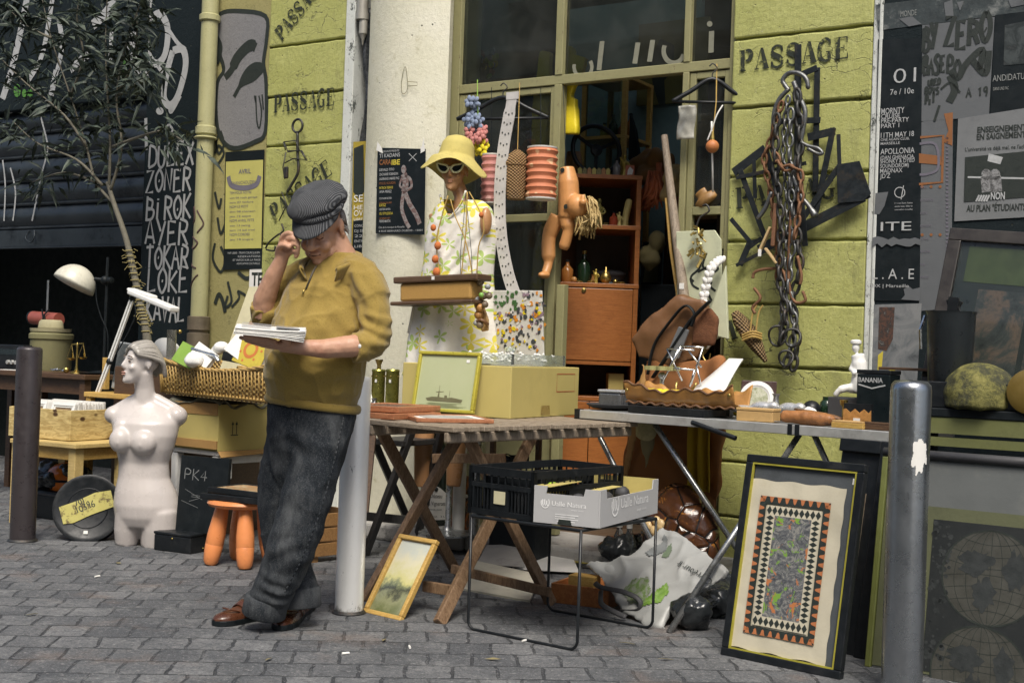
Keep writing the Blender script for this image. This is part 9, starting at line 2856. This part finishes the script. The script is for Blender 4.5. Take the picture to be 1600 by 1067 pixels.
# ---------------------------------------------------------------- pictures leaning at the right
dg=solve_lean((1125,1022),(1312,1062),(1168,709),0,(1347,724))
ML,LL,HH=None,None,None
pt,M,L,Hh=picture('framed_print','large black framed print with orange and black zigzag border leaning on table','picture',(1125,1022),(1312,1062),(1250,716),dg,0,.03,M_PLAST,.03)
q=MB(M)
for lo,hi in(((.03,.03),(L-.03,.036)),((.03,Hh-.036),(L-.03,Hh-.03)),((.03,.0361),(.036,Hh-.0361)),((L-.036,.0361),(L-.03,Hh-.0361))):q.lh((lo[0],lo[1],-.012),(hi[0],hi[1],-.002))
q.build('gold_slip',mat('thin_gilt_slip',(.4,.36,.05),.4,.3),pt)
MB(M).lh((.0361,.0361,-.024),(L-.0361,Hh-.0361,-.016)).build('mount',mat('slate_mount',(.06,.068,.074),.7,0,.25,10,.3,40),pt)
s0,s1,v0,v1=L*.06,L*.86,Hh*.05,Hh*.88
q=MB(M)
q.grid(lambda u,v:(s0+(s1-s0)*u+.002*math.sin(v*40),v0+(v1-v0)*v+.003*math.sin(u*18),-.0155+.003*noise.noise((u*5,v*8,0))+.003),30,40)
q.build('paper_sheet',mat('aged_paper',(.5,.46,.35),.6,0,.15,7,.35,30,.2,(.38,.33,.2)),pt,smooth=180)
z_=-.008
i0,i1,j0,j1=s0+.05,s1-.05,v0+.06,v1-.06
def rectring(q,a0,a1,b0,b1,w_,z__):q.flat([(a0,b0),(a1,b0),(a1,b0+w_),(a0,b0+w_)],None,0,z__);q.flat([(a0,b1-w_),(a1,b1-w_),(a1,b1),(a0,b1)],None,0,z__);q.flat([(a0,b0+w_),(a0+w_,b0+w_),(a0+w_,b1-w_),(a0,b1-w_)],None,0,z__);q.flat([(a1-w_,b0+w_),(a1,b0+w_),(a1,b1-w_),(a1-w_,b1-w_)],None,0,z__)
q=MB(M);rectring(q,i0,i1,j0,j1,.028,z_);q.build('black_border',M_INK,pt)
qo,qw,qb=MB(M),MB(M),MB(M)
def border(n_,fx,along):
 for i in range(n_):
  u=(i+.5)/n_
  fx(u,i)
w_=.028
def scal(p,d,nrm,s_):
 tt=[(-.9,0),(-.55,.1),(-.3,.8),(0,1),(.3,.8),(.55,.1),(.9,0)]
 qo.flat([(p[0]+d[0]*a*s_+nrm[0]*b_*w_*.8,p[1]+d[1]*a*s_+nrm[1]*b_*w_*.8)for a,b_ in tt],None,0,z_+.0006)
nx_,ny_=9,17
for i in range(nx_):
 x_=i0+(i1-i0)*(i+.5)/nx_
 s_=(i1-i0)/nx_/2
 scal((x_,j0),(1,0),(0,1),s_);scal((x_,j1),(-1,0),(0,-1),s_)
for i in range(ny_):
 y_=j0+(j1-j0)*(i+.5)/ny_
 s_=(j1-j0)/ny_/2
 scal((i0,y_),(0,-1),(1,0),s_);scal((i1,y_),(0,1),(-1,0),s_)
qo.build('orange_scallops',mat('terracotta_print',(.4,.14,.05),.7,0,.2,20),pt)
k0_,k1_,l0,l1=i0+.033,i1-.033,j0+.033,j1-.033
rectring(qw,k0_,k1_,l0,l1,.036,z_)
qw.build('pale_band',mat('aged_paper',()),pt)
def dia(x_,y_,a,b_):qb.flat([(x_-a,y_),(x_,y_-b_),(x_+a,y_),(x_,y_+b_)],None,0,z_+.0006)
for i in range(10):
 x_=k0_+(k1_-k0_)*(i+.5)/10
 for y_ in(l0+.018,l1-.018):dia(x_,y_,(k1_-k0_)/21,.0165)
for i in range(19):
 y_=l0+.036+(l1-l0-.072)*(i+.5)/19
 for x_ in(k0_+.018,k1_-.018):dia(x_,y_,.0165,(l1-l0-.072)/39)
qb.build('black_diamonds',M_INK,pt)
def m_jungle():
 n=N('jungle_print')
 v=n.noise(26,8,.8,None,2.5)
 c=n.ramp(v,[(.25,(.02,.022,.026)),(.42,(.05,.055,.062)),(.52,(.12,.125,.13)),(.62,(.3,.29,.25)),(.68,(.05,.05,.055))])
 g_=n.step(n.noise(21,4,.6,None,1.5),.585,.61)
 c=n.mix(g_,c,(.16,.3,.04))
 c=n.mix(n.step(n.noise(17,4,.6,n.map((1,1,1),(0,0,0),(5,2,8)),1.5),.59,.62),c,(.42,.15,.05))
 return n.fin(c,.6)
MB(M).flat([(k0_+.036,l0+.036),(k1_-.036,l0+.036),(k1_-.036,l1-.036),(k0_+.036,l1-.036)],None,0,z_).build('jungle_scene',m_jungle(),pt)
MB(M).lh((L*.9,Hh*.9,-.0155),(L*.93,Hh*.93,-.0145)).build('price_tag',M_PAPER,pt)
# second black frame behind it
bf=thing('stacked_frame','black empty looking frame standing behind the large zigzag print','frame',G(1345,1050))
Mb2,L2,loc2=lean((1270,1010),(1352,1030),10)
H2=loc2(1380,690)[1]
q=MB(Mb2)
q.lh((0,0,-.03),(L2,H2,-.012));q.lh((L2-.05,.0,-.0119),(L2,H2,.01));q.lh((0,H2-.05,-.0119),(L2-.0501,H2,.01));q.build('moulding',M_PLAST,bf,bevel=.004)
q=MB(Mb2).lh((L2-.13,H2*.35,-.0118),(L2-.1,H2*.75,.004));q.build('worn_slat',W_GREY,bf)
# big map picture behind the grey bollard
mpb=(1360,1042),(1700,1102)
dg=9
Mm,Lm_,locm=lean(*mpb,dg)
Hm=locm(1500,722)[1]
mo=thing('map_picture','large grey board with twin hemisphere map leaning behind grey bollard','picture',Mm@V(Lm_/2,0,0))
M_MAPB=mat('grey_green_mount',(.1,.108,.106),.6,0,.12,5,.2,30,.25,(.18,.18,.16))
MB(Mm).lh((.0,0,-.03),(Lm_,Hm,-.01)).build('board',M_MAPB,mo,bevel=.004)
q=MB(Mm).lh((-.022,0,-.03),(-.0005,Hm,.004));q.build('green_edge',mat('green_yellow_edge',(.12,.135,.035),.5),mo,bevel=.003)
xm0=locm(1446,900)[0]
ym1=locm(1500,795)[1]
MB(Mm).lh((.002,.01,-.0099),(Lm_-.02,ym1,-.007)).build('map_mount',mat('green_grey_mount',(.085,.092,.045),.7,0,.2,8,.3,30),mo)
def m_map():
 n=N('old_map_print')
 c=n.mix(n.noise(9,6,.7),(.01,.013,.015),(.036,.038,.037))
 return n.fin(c,.35)
bx0,by1=xm0+.012,ym1-.045
MB(Mm).lh((bx0,.02,-.0069),(Lm_-.05,by1,-.0055)).build('map_sheet',m_map(),mo)
q1,q2,q3=MB(Mm),MB(Mm),MB(Mm)
rr0=.165
for k_,cy in enumerate((by1-rr0-.02,by1-3*rr0-.025)):
 cxm=bx0+rr0+(.045 if k_==0 else .03)
 q1.flat(circ(cxm,cy,rr0,48),None,0,-.005)
 q2.ribbon(circ(cxm,cy,rr0,48)+[(cxm+rr0,cy)],.006,None,0,-.0045)
 for j in range(1,8):
  a=rr0*(j/4-1)
  q2.ribbon([(cxm+a*math.cos(b_),cy+rr0*math.sin(b_))for b_ in np.linspace(-PI/2,PI/2,17)],.0018,None,0,-.0044)
  q2.ribbon([(cxm+math.sqrt(max(0,rr0**2-a*a))*s_,cy+a+.02*(s_*s_-.5)*(1 if a>0 else-1))for s_ in np.linspace(-1,1,13)],.0018,None,0,-.0044)
 random.seed(5+k_)
 for(ox,oy,rx,ry)in((-.3,.3,.42,.3),(-.1,-.35,.28,.38),(.5,.2,.25,.45)):
  q3.flat([(cxm+rr0*(ox+rx*rnd(.6,1.1)*math.cos(a)),cy+rr0*(oy+ry*rnd(.6,1.1)*math.sin(a)))for a in np.linspace(0,2*PI,26)[:-1]],None,0,-.0042)
q1.build('hemisphere',mat('map_disc',(.05,.05,.042),.5,0,.45,10),mo);q2.build('grid_lines',M_INK,mo)
for i in range(70):
 u,v=rnd(bx0+.005,bx0+.07),rnd(.03,by1-.01)
 q3.flat(circ(u,v,rnd(.004,.012),6),None,0,-.0048)
q3.build('land_shapes',mat('map_land',(.028,.032,.032),.5,0,.5,14),mo)
q=MB(Mm).tube([V(-.02,Hm+.018,-.005),V(Lm_,Hm+.018,-.005)],.017,12);solo(q,'black_tube',M_RUB,'black glossy tube lying along the top of the map board','tube',smooth=180)
# table at the far right with green edge and things on it
te=thing('painted_table','dark table with yellow green apron behind the map board','table',P(1560,690,.9))
a,b=P(1428,655,.95),P(1700,690,.95)
ZG=P(1520,640,.95).z
MB().lh((a.x,-.95,ZG-.035),(b.x+.3,-.35,ZG)).build('tabletop',M_BLACK,te,bevel=.004)
zgb=P(1520,686,.95).z
MB().lh((a.x,-.945,ZG-.1),(b.x+.3,-.92,ZG-.036)).build('apron',mat('yellow_green_paint',(.13,.14,.05),.6,0,.15,9),te)
MB().lh((a.x,-.94,zgb),(b.x+.3,-.915,ZG-.15)).build('rail',mat('yellow_green_paint',()),te)
for x_ in(a.x+.01,b.x+.2):MB().lh((x_,-.9,0),(x_+.06,-.84,ZG-.036)).build('leg',M_BLACK,te)
MB().box(P(1449,652,.965),(.022,.002,.028)).build('price_tag',M_PAPER,te)
def og(px,y):return V(P(px,640,-y).x,y,ZG)
lf_a,lf_b=og(1418,-.72),og(1680,-.72)
wf2,M,L,Hh=picture('glazed_frame','big dark wooden glazed frame leaning on the boarded wall','picture',V(P(1432,640,.7).x,-.7,ZG+.002),V(P(1760,640,.7).x,-.7,ZG+.002),(1550,378),14,0,.055,mat('dark_walnut',(.022,.018,.015),.4,0,.3,12),.04,spin=-.09)
def m_dimart():
 n=N('dim_landscape')
 v=n.noise(5,8,.75,None,.8)
 return n.fin(n.ramp(v,[(.3,(.012,.016,.018)),(.45,(.05,.055,.055)),(.55,(.15,.1,.075)),(.65,(.03,.03,.03)),(.75,(.28,.25,.22))]),.35)
MB(M).lh((.054,.054,-.03),(L-.054,Hh-.054,-.024)).build('print',mat('dark_print_ground',(.02,.026,.026),.35,0,.5,8),wf2)
MB(M).lh((.09,Hh*.68,-.0239),(L-.09,Hh*.9,-.022)).build('green_band',mat('dull_green_band',(.06,.08,.03),.4,0,.4,10),wf2)
for u0,u1,v0_,v1_ in((.2,.45,.1,.64),(.48,.75,.1,.56)):MB(M).lh((L*u0,Hh*v0_,-.0219),(L*u1,Hh*v1_,-.02)).build('small_print',m_dimart(),wf2)
MB(M).lh((.056,.056,-.012),(L-.056,Hh-.056,-.009)).build('glass',M_PICGL,wf2)
c=og(1482,-.8)
bk2=thing('bucket','tall dark metal bucket in front of the glazed frame','bucket',c)
hB=P(1482,487,.8).z-ZG
MB(Matrix.Translation(c)).lathe([(.075,0),(.08,.01),(.095,hB*.97),(.1,hB),(.092,hB),(.075,.02),(0,.02)],None,28).build('body',mat('dark_zinc',(.035,.042,.046),.35,.5,.3,10),bk2,smooth=40)
MB(Matrix.Translation(c)).tube([V(-.1,-.02,hB*.95),V(-.11,-.05,hB*.8),V(-.105,-.05,hB*.6)],.007,6).build('handle',M_CHROME,bk2)
q=MB(Matrix.Translation(c+V(0,0,hB*.8)))
for i,(dx,rz)in enumerate(((-.03,.4),(.04,-.3),(.0,.1))):q.lh((-.02,-.01,0),(.02,.01,hB*.35),0,TR(dx,-.01*i,0,0,0,rz))
solo(q,'tool_bundle',M_PLAST,'black tool handles sticking out of the tall bucket','handles')
c=og(1530,-.86)
hO=(P(1525,560,.86).z-ZG)*.92
q=MB(Matrix.Translation(c)).lathe([(.125,0),(.14,.012),(.14,hO*.35)]+[(.14*math.cos(a),hO*.35+hO*.65*math.sin(a))for a in np.linspace(0.1,PI/2-.02,10)]+[(0,hO)],None,32)
def m_moss():
 n=N('lichen_dome')
 v=n.noise(11,9,.8)
 c=n.ramp(v,[(.32,(.012,.016,.012)),(.45,(.05,.05,.02)),(.55,(.17,.16,.04)),(.66,(.3,.27,.09)),(.74,(.04,.045,.025))])
 return n.fin(c,.75,0,n.bump(v,.8,.02))
solo(remesh(q,.008,1,.5,lambda c_,n:lumps(c_,20,.006)),'stone_dome',m_moss()if True else mat('mossy_green_dome',(.1,.1,.035),.65,0,.75,12,.5,40,.6,(.05,.055,.03)),'mossy yellow green dome on the dark table at right','dome',smooth=60)
q=MB(WM(P(1610,615,.95).x,-.93,P(1597,612,.95).z)).lathe([(0,.0),(.07,.0),(.088,.012),(.085,.03),(.06,.04),(0,.042)],None,30);solo(q,'yellow_disc',mat('ochre_disc',(.15,.1,.018),.5,0,.25,10),'ochre yellow round disc at the far right edge','disc',smooth=50)
q=MB().lh((og(1444,-.6).x,-.93,ZG+.001),(og(1640,-.6).x,-.9,P(1520,598,.93).z));solo(q,'black_rail',M_PLAST,'long black rail along the front of the dark table','rail',bevel=.004)
# small litter on the paving
for i,(x_,y_)in enumerate(((152,900),(640,1010),(820,1000),(540,1020))):
 c=G(x_,y_,.006)
 a=rnd(0,3)
 solo(MB().tube([c-V(math.cos(a),math.sin(a),0)*.014,c+V(math.cos(a),math.sin(a),0)*.014],.0045,7),'cigarette_butt',M_PAPER,'trodden cigarette butt lying on the grey paving stones','litter',group='cigarette butts on the paving')
for i,(x_,y_)in enumerate(((185,880),(420,1030),(980,1005),(600,1000),(1040,1030),(50,960),(770,1030))):
 q=MB()
 c=G(x_,y_,.004)
 a=rnd(0,6)
 d,e_=V(math.cos(a),math.sin(a),0),V(-math.sin(a),math.cos(a),0)
 q.add([c-d*.03,c+e_*.008+V(0,0,.006),c+d*.03+V(0,0,.004),c-e_*.008+V(0,0,.002)],[(0,1,2,3)])
 solo(q,'fallen_leaf',mat('dry_leaf',(.2,.17,.08),.8),'dry narrow leaf fallen on the grey paving stones','leaf',group='dry leaves on the paving',thick=.001)
